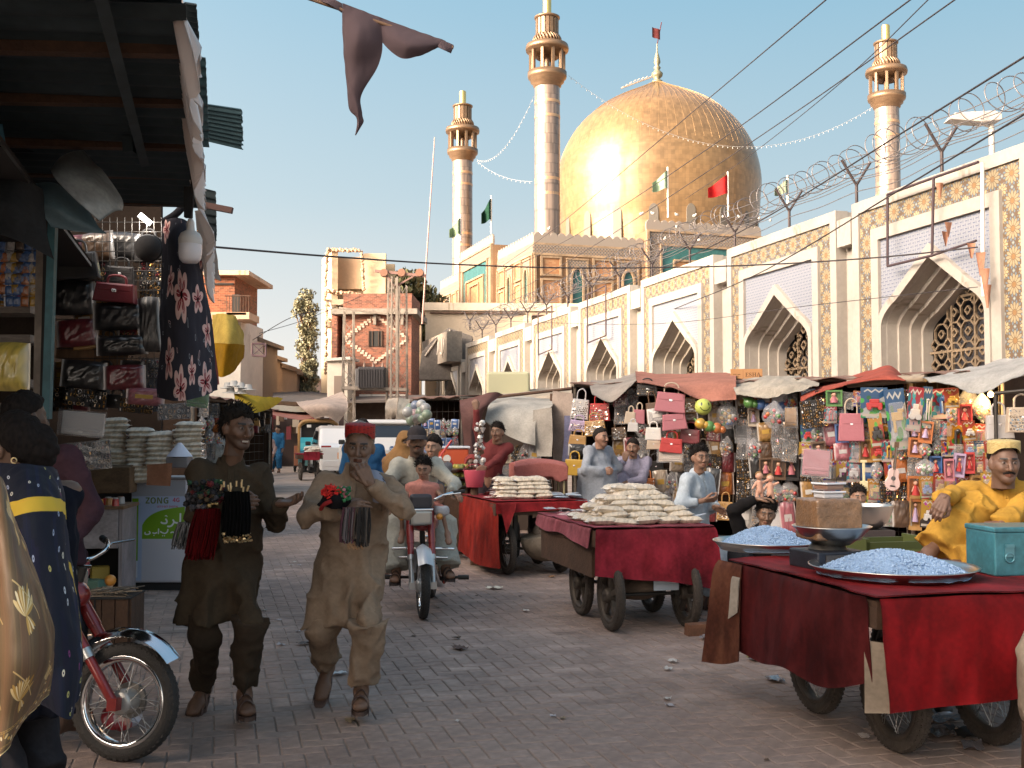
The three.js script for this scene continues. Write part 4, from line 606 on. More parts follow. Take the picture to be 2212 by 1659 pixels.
const sg=new THREE.BufferGeometry();sg.setAttribute('position',new THREE.Float32BufferAttribute(p,3));sg.computeVertexNormals();const sd=mesh('sandal',sg,s.sandalM||mat([.07,.04,.03],.7),g),stp=(l,z,r)=>surf(10,2,(a,b)=>{const t=lerp(-.1,1.1,a)*PI;return fl(l+(b-.5)*.03,cos(t)*.05,.085-sin(t)*(r));},.004);mesh('strap',[stp(.125,0,.088),stp(.06,0,.108),surf(8,2,(a,b)=>fl(lerp(.12,.05,a),(b-.5)*.02,lerp(.03,.005,a)),.004)],s.sandalM||mat([.1,.06,.05],.6),sd);
}
g.userData.hand=null;g.hc=hc;g.place=place;delete g.userData.hand;return g;
}
const rrn=(x,y,z)=>1+.5*n3(x*120,y*60,z*120);
function topi(g,m,h0=.065,r=.093){
const s=surf(48,10,(s,t)=>{const a=s*2*PI,z=cos(a),x=sin(a),front=sst(.35,1,z),y0=h0+.038*front-.012*sst(-.2,-1,z),top=.145,k=t<.7?1:1-((t-.7)/ .3),y=t<.7?lerp(y0,top,t / .7):top+.012*(1-k*k),rr2=(t<.7?1+.02*sin(t*4):k)*r;return V(x*rr2*.93,y-.006,z*rr2*1.1-.012);},.003);
mesh('cap',g.place(s),m,g);
}
function edgeDrape(g,rows,m,name='shawl',nu=40,nv=40,fold=.02,fr=6){return mesh(name,cloth(rows.map((r)=>r.map((p)=>p.clone().sub(g.position))),nu,nv,fold,fr,.005,3),m,g);}
function veil(g,s,m,o={}){
const O=g.position,h=s.head.clone().sub(O),n=s.neck.clone().sub(O),hb=basis(s.hy||0,s.hp||0),inv=hb.clone().invert(),q=V();
const cs=capsF([cap(h,n.clone().add(V(0,-.02,0)),.10,.13),cap(n.clone().add(V(-.13,-.1,0)),n.clone().add(V(.13,-.1,0)),.10),cap(n.clone().add(V(0,-.1,0)),n.clone().add(V(0,-.42,.02)),.17,.2)],.12);
const f=(x,y,z)=>{q.set(x-h.x,y-h.y,z-h.z).applyMatrix4(inv);let d=smin(cs(x,y,z),(hyp(q.x / .097,(q.y-.025)/ .12,(q.z+.008)/ .122)-1)*.097,.03);const op=(hyp(q.x / .062,(q.y-(o.oy??.03))/(o.oh??.06),(q.z-.1)/ .07)-1)*.06;d=max(d,-op);return d+.012*fbm(x*9,y*5,z*9,3)+.005*abs(n3(x*22,y*12,z*22));};
mesh(o.name||'head_scarf',sdfMesh(f,[h.x-.34,n.y-.66,h.z-.34],[h.x+.34,h.y+.2,h.z+.34],o.h||.014,o.col),m,g);
}
const P1=gnd(478,6.24);
const DK=[.13,.068,.042],MD=[.22,.12,.075],SKC=(k)=>[.22*k,.12*k,.075*k];
const mCord=mat([1,1,1],1,0,{...VC,specularIntensity:.25}),kamM1=clothM([.078,.056,.036]);
const man1=person('man in dark brown shalwar kameez smiling to the right, holding black and red tassels',{
o:P1,hip:at(487,1205,6.25),neck:at(497,1003,6.2),head:at(515,928,6.14),hy:.82,hp:.06,hr:-.05,yaw:.32,skin:DK,sw:.165,shrug:.008,
face:{smile:1,stubble:.45,thin:1},hair:{thick:.02,line:.024,mous:0},
hands:[{p:at(505,1090,5.88),dir:V(.9,.15,.3),n:V(-.2,-.2,-1),th:V(0,1,0),curl:.55,pole:V(-.8,-.5,-.2)},{p:at(606,1087,5.98),dir:V(.95,.05,.35),n:V(-.1,1,.15),th:V(-.2,.1,-1),curl:.42,pole:V(.1,-1,-.4)}],
feet:[{p:at(441,1482,6.42),a:-.1,t:.35,cut:.96},{p:at(528,1502,6.12),a:.35,t:0,cut:.86}],
shirt:[.075,.052,.032],shirtM:kamM1,wr:1.5,hem:.53,hemC:at(474,1330,6.3),prof:[[.17,.135],[.205,.165],[.225,.185]],pants:[.055,.038,.025],pantsM:clothM([.055,.038,.025]),wide:.74,sandal:1,collarH:.03,sleeve:.97,
});
const man2=person('old man in tan shalwar kameez and red embroidered cap, one hand over his mouth',{
o:gnd(770,6.3),hip:at(762,1210,6.36),neck:at(768,1028,6.3),head:at(776,968,6.2),hy:.06,hp:.10,hr:-.04,yaw:.05,skin:[.15,.085,.055],sw:.16,h:.98,
face:{stubble:.32,thin:1,beardC:[.36,.33,.31]},hair:{thick:.022,line:-.01,tuft:0,hairC:[.22,.2,.185],beardC:[.40,.38,.36],curly:1,back:-.06},
hands:[{p:at(742,1096,5.97),dir:V(.95,.05,.3),n:V(0,-.5,-1),th:V(0,1,.2),curl:.3,pole:V(-.9,-.5,.1),fan:.3},{p:at(797,1042,6.02),dir:V(-.42,.85,-.1),n:V(-.3,.1,-1),th:V(-.85,-.3,0),curl:.5,pole:V(.75,-.65,.25)}],
feet:[{p:at(708,1438,6.62),a:-.1,t:.75,cut:.93,pole:V(-.1,0,1)},{p:at(780,1492,6.2),a:.1,cut:.86}],
shirt:[.36,.255,.175],wr:1.6,hem:.5,hemC:at(752,1330,6.36),prof:[[.175,.14],[.205,.17],[.215,.185]],pants:[.34,.24,.165],wide:.8,cuff:.098,sandal:1,loose:1.12,
});
topi(man2,mat([.42,.06,.045],.7,0,{map:ctex(256,128,(g,W,Hh)=>{g.fillStyle='#e06a58';g.fillRect(0,0,W,Hh);for(let i=0;i<24;i++)for(let j=0;j<8;j++){g.fillStyle=(i+j)% 3?'#c24a3c':'#7d2a28';g.fillRect(i*11,j*16,7,9);}})}));
{
const strands=(top,bot,n,w,c,r=.004,seed=1)=>{const q=rngOf(seed),out=[];for(let i=0;i<n;i++){const a=q()*6.28,e=Math.sqrt(q()),o=V(cos(a)*e*w,0,sin(a)*e*w*.7),b=bot.clone().add(V(o.x*1.15,(q()-.5)*.05,o.z*1.15)),t=top.clone().add(o);out.push(tint(tube([t,t.clone().lerp(b,.5).add(V((q()-.5)*.02,0,(q()-.5)*.02)),b],r,6,4),typeof c==='function'?c(q):c,.3));}return out;};
let t=thing('tassel_bundle','thick bundle of black cord tassels with gold ends in the smiling man\'s hand','tassels',at(512,1110,5.83)),O=t.position,q=(u,v,d)=>at(u,v,d).sub(O);
mesh('cords',strands(q(512,1062,5.82),q(510,1152,5.8),260,.062,[.004,.0035,.0035],.0042,4),mCord,t);
const gold=[];for(let i=0;i<150;i++){const p=q(512,1161,5.8).add(V(rr(-.072,.072),rr(-.022,.022),rr(-.04,.05)));gold.push(put(new THREE.CylinderGeometry(.007,.007,.002,7),p.x,p.y,p.z,rr(0,3),rr(0,3),0));}mesh('gold_discs',gold,mat([.75,.55,.3],.3,.9),t);
const gt=[];for(let i=0;i<11;i++){const p=q(505,1056,5.82).add(V(rr(-.08,.08),rr(-.02,.02),rr(-.03,.04)));gt.push(rod(p,p.clone().add(V(rr(-.01,.01),.03,0)),.006,6));}mesh('gold_caps',gt,mat([.6,.45,.25],.35,.8),t);
t=thing('tassel_bundle','dark red cord tassel hanging from the smiling man\'s forearm','tassels',at(440,1130,5.9));O=t.position;
mesh('cords',strands(q(452,1098,5.88),q(432,1200,5.86),220,.07,(r)=>[.05+.035*r(),.002,.003],.0045,7),mCord,t);mesh('gold_caps',[...Array(14)].map(()=>sph(.009,6,...q(452+rr(-18,18),1092+rr(-5,4),5.84).toArray())),mat([.5,.35,.15],.4,.7),t);
t=thing('tinsel_bundle','grey silver tinsel tuft under the smiling man\'s left elbow','tinsel',at(402,1160,5.95));O=t.position;mesh('strands',strands(q(408,1128,5.95),q(396,1178,5.95),150,.06,[.16,.16,.165],.003,9),mat([1,1,1],.35,.5,VC),t);
const flowers=(label,u,v,d,cs,w,n)=>{const f=thing('flower_bunch',label,'flowers',at(u,v,d)),o={};for(let i=0;i<n;i++){const c=pick(cs),p=V(rr(-w,w),rr(-w*.6,w*.6),rr(-w*.5,w*.5)),k=c.join();(o[k]??=[]).push(tint(put(new THREE.IcosahedronGeometry(rr(.010,.02),0),p.x,p.y,p.z,R()*3,R()*3),c,.25));for(let j=0;j<3;j++)o[k].push(tint(put(new THREE.ConeGeometry(.007,.035,5),p.x,p.y,p.z,R()*6,R()*6,R()*6),c,.3));}Object.values(o).forEach((a)=>mesh('petals',a,mGen,f));return f;};
flowers('dark bunch of red, green and grey cloth flowers at the smiling man\'s chest',446,1062,5.86,[[.09,.006,.008],[.015,.06,.025],[.012,.012,.014],[.06,.055,.06],[.01,.01,.012],[.012,.01,.012],[.07,.045,.02]],.09,90);
flowers('dark grey feathery flowers below the red flowers on the smiling man\'s arm',424,1085,5.86,[[.05,.05,.06],[.012,.012,.014],[.12,.11,.12]],.06,40);
t=thing('wrapped_bundle','black wrapped bundle with a bright red pompom top held by the old man','bundle',at(722,1080,5.93));O=t.position;const cr=cloth([[0,1,2,3,4].map((i)=>q(706+i*9,1062,5.92)),[0,1,2,3,4].map((i)=>q(702+i*12,1076-0,5.84+.05*abs(i-2))),[0,1,2,3,4].map((i)=>q(690+i*13,1094,5.86+.05*abs(i-2)))],14,12,.02,20,.02);mesh('wrapping',[cr,sph(.05,14,...q(717,1078,5.95).toArray())],clothM([.012,.010,.012]),t);
const pom=[],gp=[];for(let i=0;i<160;i++){const a=rr(0,6.3),b=rr(-1,1);pom.push(tint(put(new THREE.ConeGeometry(.006,.03,5),...q(716,1062,5.87).add(V(cos(a)*.045*Math.sqrt(1-b*b),b*.03,sin(a)*.04)).toArray(),R()*6,0,R()*6),[.62,.02,.015],.3));}for(let i=0;i<60;i++)gp.push(tint(put(new THREE.IcosahedronGeometry(.011,0),...q(742,1064,5.87).add(V(rr(-.035,.035),rr(-.045,.03),rr(-.03,.03))).toArray()),pick([[.02,.12,.04],[.03,.16,.06],[.55,.2,.25]]),.3));mesh('red_pompom',pom,mGen,t);mesh('green_petals',gp,mGen,t);
mesh('red_trim',[tube([q(693,1100,5.84),q(700,1090,5.8),q(716,1082,5.8)],.012,10,6)],clothM([.35,.03,.03]),t);
t=thing('tassel_bundle','brown and grey striped cord tassels hanging from the old man\'s lower hand','tassels',at(770,1120,5.85));O=t.position;
mesh('cords',[...strands(q(756,1096,5.86),q(750,1165,5.84),90,.035,(r)=>r()<.4?[.12,.10,.10]:r()<.5?[.10,.03,.045]:[.02,.016,.015],.0042,12),...strands(q(782,1096,5.86),q(778,1172,5.84),100,.042,(r)=>r()<.35?[.10,.07,.05]:[.014,.011,.01],.0042,13)],mGen,t);mesh('gold_caps',[...Array(22)].map((_,i)=>{const p=q(752+i*1.5,1174+rr(-6,6),5.84);return rod(p,p.clone().add(V(0,-.02,0)),.006,5);}),mat([.3,.18,.1],.5,.5),t);
t=thing('scarf','pale grey patterned scarf over the old man\'s right shoulder in the picture','scarf',at(815,1040,6.28));O=t.position;
mesh('cloth',cloth([[q(795,1018,6.36),q(806,1018,6.4),q(822,1026,6.42)],[q(800,1022,6.2),q(812,1024,6.2),q(832,1036,6.26)],[q(806,1050,6.1),q(818,1055,6.1),q(834,1062,6.16)],[q(806,1082,6.12),q(815,1086,6.12),q(826,1082,6.16)]],16,20,.012,10,.006),mat([.36,.36,.40],.9,0,{map:ctex(128,128,(g,W)=>{g.fillStyle='#d8d8e0';g.fillRect(0,0,W,W);g.fillStyle='#2a2a34';for(let i=0;i<9;i++){g.fillRect(78+(i % 2)*14,i*14,22,5);g.fillRect(96,i*14+4,5,9);}}),uvm:0}),t);
}
const cKam=(c)=>clothM(c);
const hd=(c,o={})=>({thick:.016,hairC:c||[.013,.010,.009],...o});
{
const cr=[.60,.575,.49],rd={o:gnd(905,10.3),hip:at(904,1112,10.65),neck:at(899,992,10.35),head:at(901,953,10.22),hy:.12,hp:.02,yaw:.02,skin:MD,sw:.175,sleeve:.96,loose:1.1,face:{stubble:.62,fat:1},hair:hd(null,{mous:1,line:.0,tuft:0}),
hands:[{p:at(857,1068,9.95),dir:V(0,-.25,1),n:V(0,-1,0),th:V(1,0,0),curl:.8,pole:V(-.9,-.5,-.3)},{p:at(976,1064,9.98),dir:V(.65,-.25,.6),n:V(-.1,-1,0),th:V(-1,0,0),curl:.3,pole:V(.9,-.5,-.3)}],
feet:[{p:at(856,1236,10.05),a:0,cut:.94,pole:V(-.45,.5,1)},{p:at(963,1228,10.05),a:.35,cut:.94,pole:V(.5,.45,1)}],shirt:cr,pants:cr,wide:1.12,cuff:.12,sandal:1,sandalM:mat([.05,.035,.03],.7)};
const g=person('motorcycle rider in cream shalwar kameez and dark grey peaked cap',rd),cm=clothM([.06,.052,.055]);
mesh('cap',[g.place(surf(32,10,(s,t)=>{const a=s*2*PI,k=cos(t*PI / 2),y=.05+.10*sin(t*PI / 2);return V(sin(a)*.094*k,y,cos(a)*.112*k-.012);},.003)),g.place(surf(16,6,(s,t)=>{const a=(s-.5)*2.0,r=1+t*.62*cos(a*1.2);return V(sin(a)*.094*r,.056-.035*t*t-.018*(2*s-1)**2*t,cos(a)*.112*r-.012);},.004))],cm,g);
const td={o:gnd(912,9.95),hip:at(910,1088,9.98),neck:at(913,1044,9.95),head:at(914.5,1014,9.92),h:.52,hsz:1.5,hp:.22,hy:-.05,yaw:0,skin:[.27,.15,.10],sleeve:-.35,collar:false,wr:.5,face:{child:1},hair:hd(null,{curly:1,thick:.024,line:.02,bang:.6}),
hands:[{p:at(897,1082,9.78),dir:V(.2,-.6,.7),n:V(0,-1,0),th:V(1,0,0),curl:.5,pole:V(-1,-.4,-.2)},{p:at(934,1082,9.78),dir:V(-.2,-.6,.7),n:V(0,-1,0),th:V(-1,0,0),curl:.5,pole:V(1,-.4,-.2)}],
feet:[{p:at(869,1152,9.84),a:-.1,t:.6,cut:.15,pole:V(-.5,.6,1)},{p:at(967,1154,9.84),a:.2,t:.6,cut:.15,pole:V(.6,.6,1)}],shirt:[.72,.30,.24],hem:at(0,1102,9.98).y,prof:[[.24,.2],[.29,.26],[.33,.3]],pants:[.62,.6,.62]};
person('toddler in a salmon pink sleeveless dress sitting on the motorcycle tank',td);
const vw={o:gnd(866,11.6),hip:at(872,1105,11.7),neck:at(874,985,11.6),head:at(876,958,11.55),hy:.35,yaw:.2,near:2,skin:[.20,.11,.07],h:.95,hair:false,collar:false,hands:[null,null],shirt:[.30,.17,.085],pants:[.2,.12,.08],feet:[{p:at(840,1225,11.3),a:-.3},null]};
veil(person('woman riding behind, wrapped in an orange brown scarf with only her eyes showing',vw),vw,clothM([.33,.18,.075]),{oy:.022,oh:.028});
person('curly haired child peeking out behind the rider at the right',{o:gnd(938,11.2),hip:at(938,1075,11.2),neck:at(936,995,11.2),head:at(935,968,11.15),h:.8,hsz:1.15,near:2,hy:-.2,skin:[.26,.15,.1],face:{child:1},hair:hd(null,{curly:1,thick:.03,line:.02}),hands:[null,null],shirt:[.2,.2,.22],pants:[.1,.1,.12],feet:[null,null]});
}
{
const mk=(l,s)=>person(l,{near:2,...s});
mk('man in bright blue seen from behind, half hidden by the old man',{o:gnd(788,13.4),hip:at(790,1062,13.4),neck:at(785,959,13.4),head:at(783,929,13.38),hy:PI+.2,yaw:PI,skin:MD,hair:hd(null,{line:.05}),hands:[{p:at(762,1050,13.3)},{p:at(815,1050,13.3)}],shirt:[.03,.11,.24],hem:.55,pants:[.03,.1,.22],sandal:1});
mk('stout man in pale grey blue kameez standing by the handbag stall',{near:1.5,o:gnd(1290,14.5),hip:at(1290,1062,14.5),neck:at(1292,965,14.5),head:at(1299,946,14.42),hy:.75,yaw:.75,belly:.16,skin:[.24,.13,.085],face:{fat:1,stubble:.15},hair:hd([.02,.016,.014],{mous:1,line:.0}),hands:[{p:at(1304,1020,14.25),dir:V(1,.1,.2),n:V(-.3,0,-1),curl:.6,pole:V(-1,-.4,.3)},{p:at(1310,1030,14.55),curl:.5}],shirt:[.36,.39,.44],hem:at(0,1102,14.5).y,prof:[[.27,.25],[.27,.26],[.28,.24]],pants:[.36,.39,.44],sandal:1});
mk('seated young man in lavender kameez, knee drawn up, hand at chin',{near:1.5,o:gnd(1372,15),hip:at(1374,1088,15.1),neck:at(1369,988,15),head:at(1367,968,14.92),hy:-.25,yaw:-.35,skin:[.20,.11,.07],face:{},hair:hd(null,{mous:1,line:.03}),hands:[{p:at(1350,993,14.78),dir:V(.2,.9,.1),n:V(.4,0,-.8),curl:.7,pole:V(-.7,-.8,.2)},{p:at(1352,1042,14.7),dir:V(-.7,-.4,.6),n:V(0,-1,0),curl:.35,pole:V(.9,-.6,0)}],feet:[{p:at(1334,1084,14.55),a:-.4,pole:V(-.3,1,.3),cut:.9},{p:at(1372,1150,14.5),a:0,pole:V(.3,.3,1)}],shirt:[.34,.32,.42],pants:[.34,.32,.42],wide:1.25,sandal:1});
mk('boy in a pale blue kameez standing behind the popcorn cart with his palm out',{near:1,o:gnd(1502,9.95),hip:at(1492,1140,9.98),neck:at(1506,1024,9.95),head:at(1513,990,9.88),hy:.3,yaw:.85,h:.9,skin:[.20,.108,.07],face:{thin:1,child:.6},hair:hd(null,{thick:.02,line:.024}),sleeve:.72,hands:[{p:at(1524,1080,9.72),dir:V(.9,.1,.3),n:V(-.2,.6,-.6),curl:.6,pole:V(-.9,-.6,.1)},{p:at(1545,1096,9.85),dir:V(.85,-.45,.3),n:V(.2,-.6,.7),th:V(0,1,0),curl:.12,fan:.8,pole:V(.2,-.9,-.3)}],shirt:[.50,.57,.64],hem:.62,pants:[.50,.57,.64],sandal:1});
mk('boy in a black shirt sitting low with one arm over his curly head',{near:1,o:gnd(1650,9.7),hip:at(1640,1240,9.8),neck:at(1644,1145,9.7),head:at(1655,1112,9.6),hy:-.15,hp:.1,hr:-.1,yaw:0,h:.92,skin:[.17,.095,.06],hair:hd(null,{curly:1,thick:.028,line:.02}),hands:[{p:at(1636,1078,9.55),dir:V(.9,.05,.1),n:V(.1,-1,.1),th:V(0,0,1),curl:.3,fan:.4,pole:V(-.7,.9,.2)},{p:at(1690,1220,9.5),pole:V(.8,-.4,.2)}],shirt:[.014,.013,.014],pants:[.03,.03,.035],feet:[{p:at(1610,1290,9.3),pole:V(-.4,1,.6)},{p:at(1690,1290,9.3),pole:V(.4,1,.6)}]});
mk('boy with a stern look behind the big steel bowl, only his head showing',{near:1.4,o:gnd(1856,11.6),hip:at(1856,1180,11.7),neck:at(1856,1104,11.6),head:at(1855,1076,11.55),hy:-.1,yaw:0,h:.92,skin:[.24,.135,.09],hair:hd(null,{thick:.02,line:.014}),hands:[{p:at(1830,1170,11.4)},{p:at(1880,1170,11.4)}],shirt:[.02,.02,.025],pants:[.03,.03,.04],feet:[{p:at(1835,1240,11.2),pole:V(-.3,1,.6)},{p:at(1880,1240,11.2),pole:V(.3,1,.6)}]});
mk('youth in a maroon long sleeved shirt reaching one arm high up to a cord',{near:1.4,o:gnd(1066,13.7),hip:at(1060,1042,13.75),neck:at(1069,957,13.7),head:at(1074,934,13.62),hy:-.35,yaw:-.3,h:.95,skin:[.20,.11,.07],hair:hd(null,{line:.03}),hands:[{p:at(1027,874,13.6),dir:V(-.2,1,0),n:V(0,0,-1),curl:.7,pole:V(-.6,-.3,.3)},{p:at(1046,1012,13.3),dir:V(-.9,-.2,.3),n:V(0,-1,0),curl:.6,pole:V(.9,-.6,-.1)}],collar:false,shirt:[.20,.045,.045],loose:.88,wr:.6,pants:[.06,.05,.06],sandal:1});
mk('man in a bright blue shalwar kameez walking alone far down the street',{near:2,o:gnd(598,40),hip:at(597,970,40),neck:at(599,935,40),head:at(599.5,928,39.95),hy:-.2,skin:MD,hair:hd(null,{}),hands:[{p:at(586,972,39.9)},{p:at(611,970,39.9)}],feet:[{p:at(590,1013,40.2),a:0},{p:at(603,1015,39.7),a:0}],shirt:[.03,.13,.26],hem:at(0,984,40).y,pants:[.03,.13,.26],sandal:1});
const far=(l,u,vh,d,c,o={})=>mk(l,{near:2.5,o:gnd(u,d),hip:at(u,vh+.72*F / d,d),neck:at(u,vh+.2*F / d,d),head:at(u,vh,d-.05),hy:o.hy||0,yaw:o.yaw||0,skin:MD,hair:hd(o.hc||null,{}),hands:[{p:at(u-.24*F / d,vh+.75*F / d,d-.1)},{p:at(u+.24*F / d,vh+.75*F / d,d-.1)}],shirt:c,hem:groundY(-d)+.5,pants:c.map((x)=>x*.9)});
far('person in cream clothes and white cap left of the blue walking man',562,934,36,[.42,.30,.24],{hc:[.6,.57,.55]});far('second person in pinkish cream clothes further left in the far crowd',549,938,38,[.40,.28,.23]);far('third person in pale clothes between the cream dressed one and the blue man',577,937,39,[.38,.27,.25]);
far('person in a pale grey vest and dark stripe beside the popcorn shop at the left',466,921,17,[.34,.33,.30],{hc:[.25,.03,.03],yaw:.8,hy:1.2});
const rs={near:1.6,o:gnd(1020,14.2),hip:at(1024,1066,14.3),neck:at(1020,1022,14.2),head:at(1019,1004,14.1),hy:-.1,skin:[.13,.07,.05],hair:false,hands:[{p:at(1036,1016,13.9),dir:V(.5,.5,.3)},null],shirt:[.25,.08,.07],pants:[.1,.05,.05],feet:[null,null],collar:false};
veil(mk('crouching person in a red patterned head scarf behind the pink bucket',rs),rs,clothM([.30,.06,.055]),{oy:.01,oh:.07});
}
{
const ye=[.60,.33,.055],s={near:1,o:gnd(2130,6.75),hip:at(2150,1212,6.8),neck:at(2165,1046,6.72),head:at(2170,1002,6.58),hy:-.1,hp:.03,yaw:-.18,sw:.175,skin:[.15,.082,.055],face:{fat:1,stubble:.25},hair:hd(null,{mous:1.4,tuft:0,thick:.02,line:-.02,back:-.08}),loose:1.02,wr:1.5,
hands:[{p:at(2022,1078,6.22),dir:V(-.5,-.75,.25),n:V(.3,-.3,-.9),th:V(.6,-.4,.3),curl:.45,pole:V(-.4,-.2,-.9)},{p:at(2136,1158,6.2),dir:V(-.95,-.1,.25),n:V(0,-.9,-.4),th:V(0,.5,.8),curl:.62,pole:V(.9,-.3,.2)}],
feet:[{p:at(2006,1196,6.42),a:-.5,t:.1,pole:V(-.1,1,.5),cut:.86},{p:at(2060,1226,6.3),a:-1.2,pole:V(.9,.35,.6),cut:.9}],shirt:ye,shirtM:clothM(ye),pants:ye,pantsM:clothM(ye),wide:1.1,cuff:.10};
const g=person('moustached vendor in mustard yellow kameez and cream cap at the nearest cart',s);
mesh('undershirt',put(new THREE.SphereGeometry(.085,16,10),...at(2126,1068,6.57).sub(s.o).toArray()).scale(1,1,1),clothM([.6,.58,.56]),g).visible=true;g.children[g.children.length-1].removeFromParent();
topi(g,mat([.55,.47,.30],.7,0,{map:ctex(256,128,(q,W,Hh)=>{q.fillStyle='#e8dcb4';q.fillRect(0,0,W,Hh);for(let i=0;i<300;i++){q.fillStyle=i % 2?'#c8b684':'#fbf4d8';q.fillRect(hash(i,1,1)*W,hash(i,2,1)*Hh,5,4);}})}),.068,.097);
}
{
const hb=[.012,.009,.008];
person('man in a dark purple shirt and black cap standing at the left shop',{near:1,o:gnd(92,5.6),hip:at(84,1180,5.6),neck:at(82,965,5.6),head:at(58,905,5.58),hy:2.5,yaw:2.8,h:1.02,skin:[.10,.055,.035],hair:hd(hb,{line:.03,tuft:0}),hands:[{p:at(20,1180,5.5)},{p:at(140,1190,5.4)}],shirt:[.085,.042,.055],hem:.95,pants:[.03,.03,.035]});
const s={near:1,o:gnd(50,4.55),hip:at(70,1330,4.6),neck:at(62,1040,4.55),head:at(30,972,4.5),hy:-2.0,yaw:-2.2,skin:[.15,.085,.055],face:{},hair:hd(hb,{thick:.03,line:.03,back:-.13,tuft:0}),hands:[null,null],collar:false,shirt:[.01,.012,.022],hem:.42,pants:[.05,.045,.05],prof:[[.16,.15],[.16,.16],[.16,.16]],shH:.016};
const g=person('woman in a navy dotted shawl with a yellow stripe, hair tied back, seen from behind',s),q=(u,v,d)=>at(u,v,d);
const navyT=ctex(1024,1024,(k,W)=>{k.translate(0,W);k.scale(1,-1);k.fillStyle='#0b1226';k.fillRect(0,0,W,W);for(let i=0;i<90;i++){k.fillStyle=`rgba(${10 + 20 * hash(i, 1, 7)},${16 + 20 * hash(i, 2, 7)},${40 + 40 * hash(i, 3, 7)},.35)`;k.fillRect(hash(i,4,4)*W,hash(i,5,4)*W,30+20*hash(i,6,1),200);}
k.fillStyle='#d9b53c';k.beginPath();k.moveTo(0,262);k.bezierCurveTo(300,215,600,215,W,250);k.lineTo(W,312);k.bezierCurveTo(600,275,300,275,0,330);k.fill();k.beginPath();k.moveTo(800,470);k.lineTo(860,480);k.lineTo(1000,760);k.lineTo(960,770);k.fill();
for(let i=0;i<62;i++){const x=hash(i,7,2)*W,y=hash(i,8,2)*W,c=pick(['#c9ccd0','#b9b26a','#8a3d78','#aab4c8','#d8d4c0']);k.fillStyle=c;k.beginPath();k.ellipse(x,y,13,10,hash(i,3,9)*3,0,7);k.fill();k.fillStyle='#1b2440';k.beginPath();k.arc(x,y,4,0,7);k.fill();}});
mesh('shawl',cloth([[q(-10,1005,4.36),q(50,1006,4.30),q(105,1010,4.40),q(118,1016,4.62)],[q(-12,1075,4.22),q(55,1070,4.14),q(118,1068,4.24),q(138,1070,4.55)],[q(-14,1180,4.16),q(60,1180,4.06),q(130,1172,4.16),q(146,1180,4.5)],[q(-14,1330,4.14),q(66,1325,4.02),q(146,1300,4.10),q(166,1310,4.45)],[q(0,1450,4.12),q(80,1455,4.0),q(158,1430,4.06),q(176,1420,4.4)],[q(50,1500,4.1),q(110,1530,4.0),q(150,1552,4.02),q(172,1480,4.3)]].map((r)=>r.map((p)=>p.sub(s.o))),70,90,.02,9,.006,4),mat([1,1,1],.85,0,{map:navyT,bumpMap:T.weave,bumpScale:.001}),g);
mesh('earring',tor(.011,.003,6,12,...q(30,995,4.39).sub(s.o).toArray()),mat([.7,.55,.3],.3,1),g);
mesh('hair_bun',sdfMesh((x,y,z)=>hyp(x / 1.1,y / 1.25,z)-.082+.01*fbm(x*22,y*50,z*22,3),[-.13,-.15,-.12],[.13,.15,.12],.006,(x,y,z)=>hb.map((v)=>v*rrn(x,y,z))).translate(...q(78,968,4.5).sub(s.o).toArray()),hairM,g);
const o2=gnd(10,3.35),g2=thing('person','woman at the left edge under a sheer golden embroidered shawl, mostly out of view','person',o2),k=(u,v,d)=>at(u,v,d).sub(o2);
const goldT=ctex(1024,1024,(c,W)=>{c.translate(0,W);c.scale(1,-1);c.fillStyle='#5d4b3a';c.fillRect(0,0,W,W);for(let i=0;i<40;i++){c.fillStyle=`rgba(${150 + 40 * hash(i, 1, 3)},${125 + 30 * hash(i, 2, 3)},100,.18)`;c.fillRect(hash(i,9,3)*W,0,20+60*hash(i,8,3),W);}
const leaf=(x,y,l,a,col)=>{c.save();c.translate(x,y);c.rotate(a);c.fillStyle=col;c.beginPath();c.ellipse(l / 2,0,l / 2,l*.1,0,0,7);c.fill();c.restore();},G=['#e6cf98','#c9a45a','#f3e6c0','#a88443'];
for(let m=0;m<9;m++){const x=120+(m % 3)*330+60*hash(m,1,1),y=150+floor(m / 3)*300;for(let i=0;i<14;i++)leaf(x,y,70+50*hash(m,i,2),-2.6+i*.16,G[i % 4]);for(let i=0;i<5;i++)leaf(x,y,70,.6+i*.18,G[(i+1)% 4]);c.strokeStyle='#d9bf85';c.lineWidth=6;c.beginPath();c.moveTo(x-90,y-120);c.quadraticCurveTo(x+40,y-80,x+110,y+20);c.stroke();}
for(let i=0;i<34;i++){c.fillStyle=G[i % 4];c.beginPath();c.ellipse(30+i*30,910+22*sin(i),18,9,i,0,7);c.fill();c.strokeStyle='#c7a866';c.lineWidth=3;c.strokeRect(i*30,865,24,10);c.strokeRect(i*30,955,24,10);}c.fillStyle='#e8d49a';c.fillRect(0,1008,W,16);});
mesh('shawl',cloth([[k(-30,1010,3.2),k(-5,1030,3.1),k(8,1060,3.14),k(12,1070,3.3)],[k(-40,1160,3.06),k(10,1170,2.96),k(46,1180,3.04),k(58,1190,3.3)],[k(-50,1300,3.0),k(20,1310,2.88),k(84,1300,2.98),k(98,1310,3.3)],[k(-50,1430,2.98),k(24,1440,2.86),k(98,1420,2.96),k(114,1420,3.3)],[k(-50,1540,3.0),k(10,1560,2.9),k(76,1500,3.0),k(110,1470,3.3)],[k(-50,1660,3.0),k(0,1635,2.9),k(40,1570,3.02),k(104,1500,3.3)]],60,80,.018,8,.004,8),mat([.85,.82,.78],.5,.12,{map:goldT,bumpMap:T.weave,bumpScale:.001}),g2);
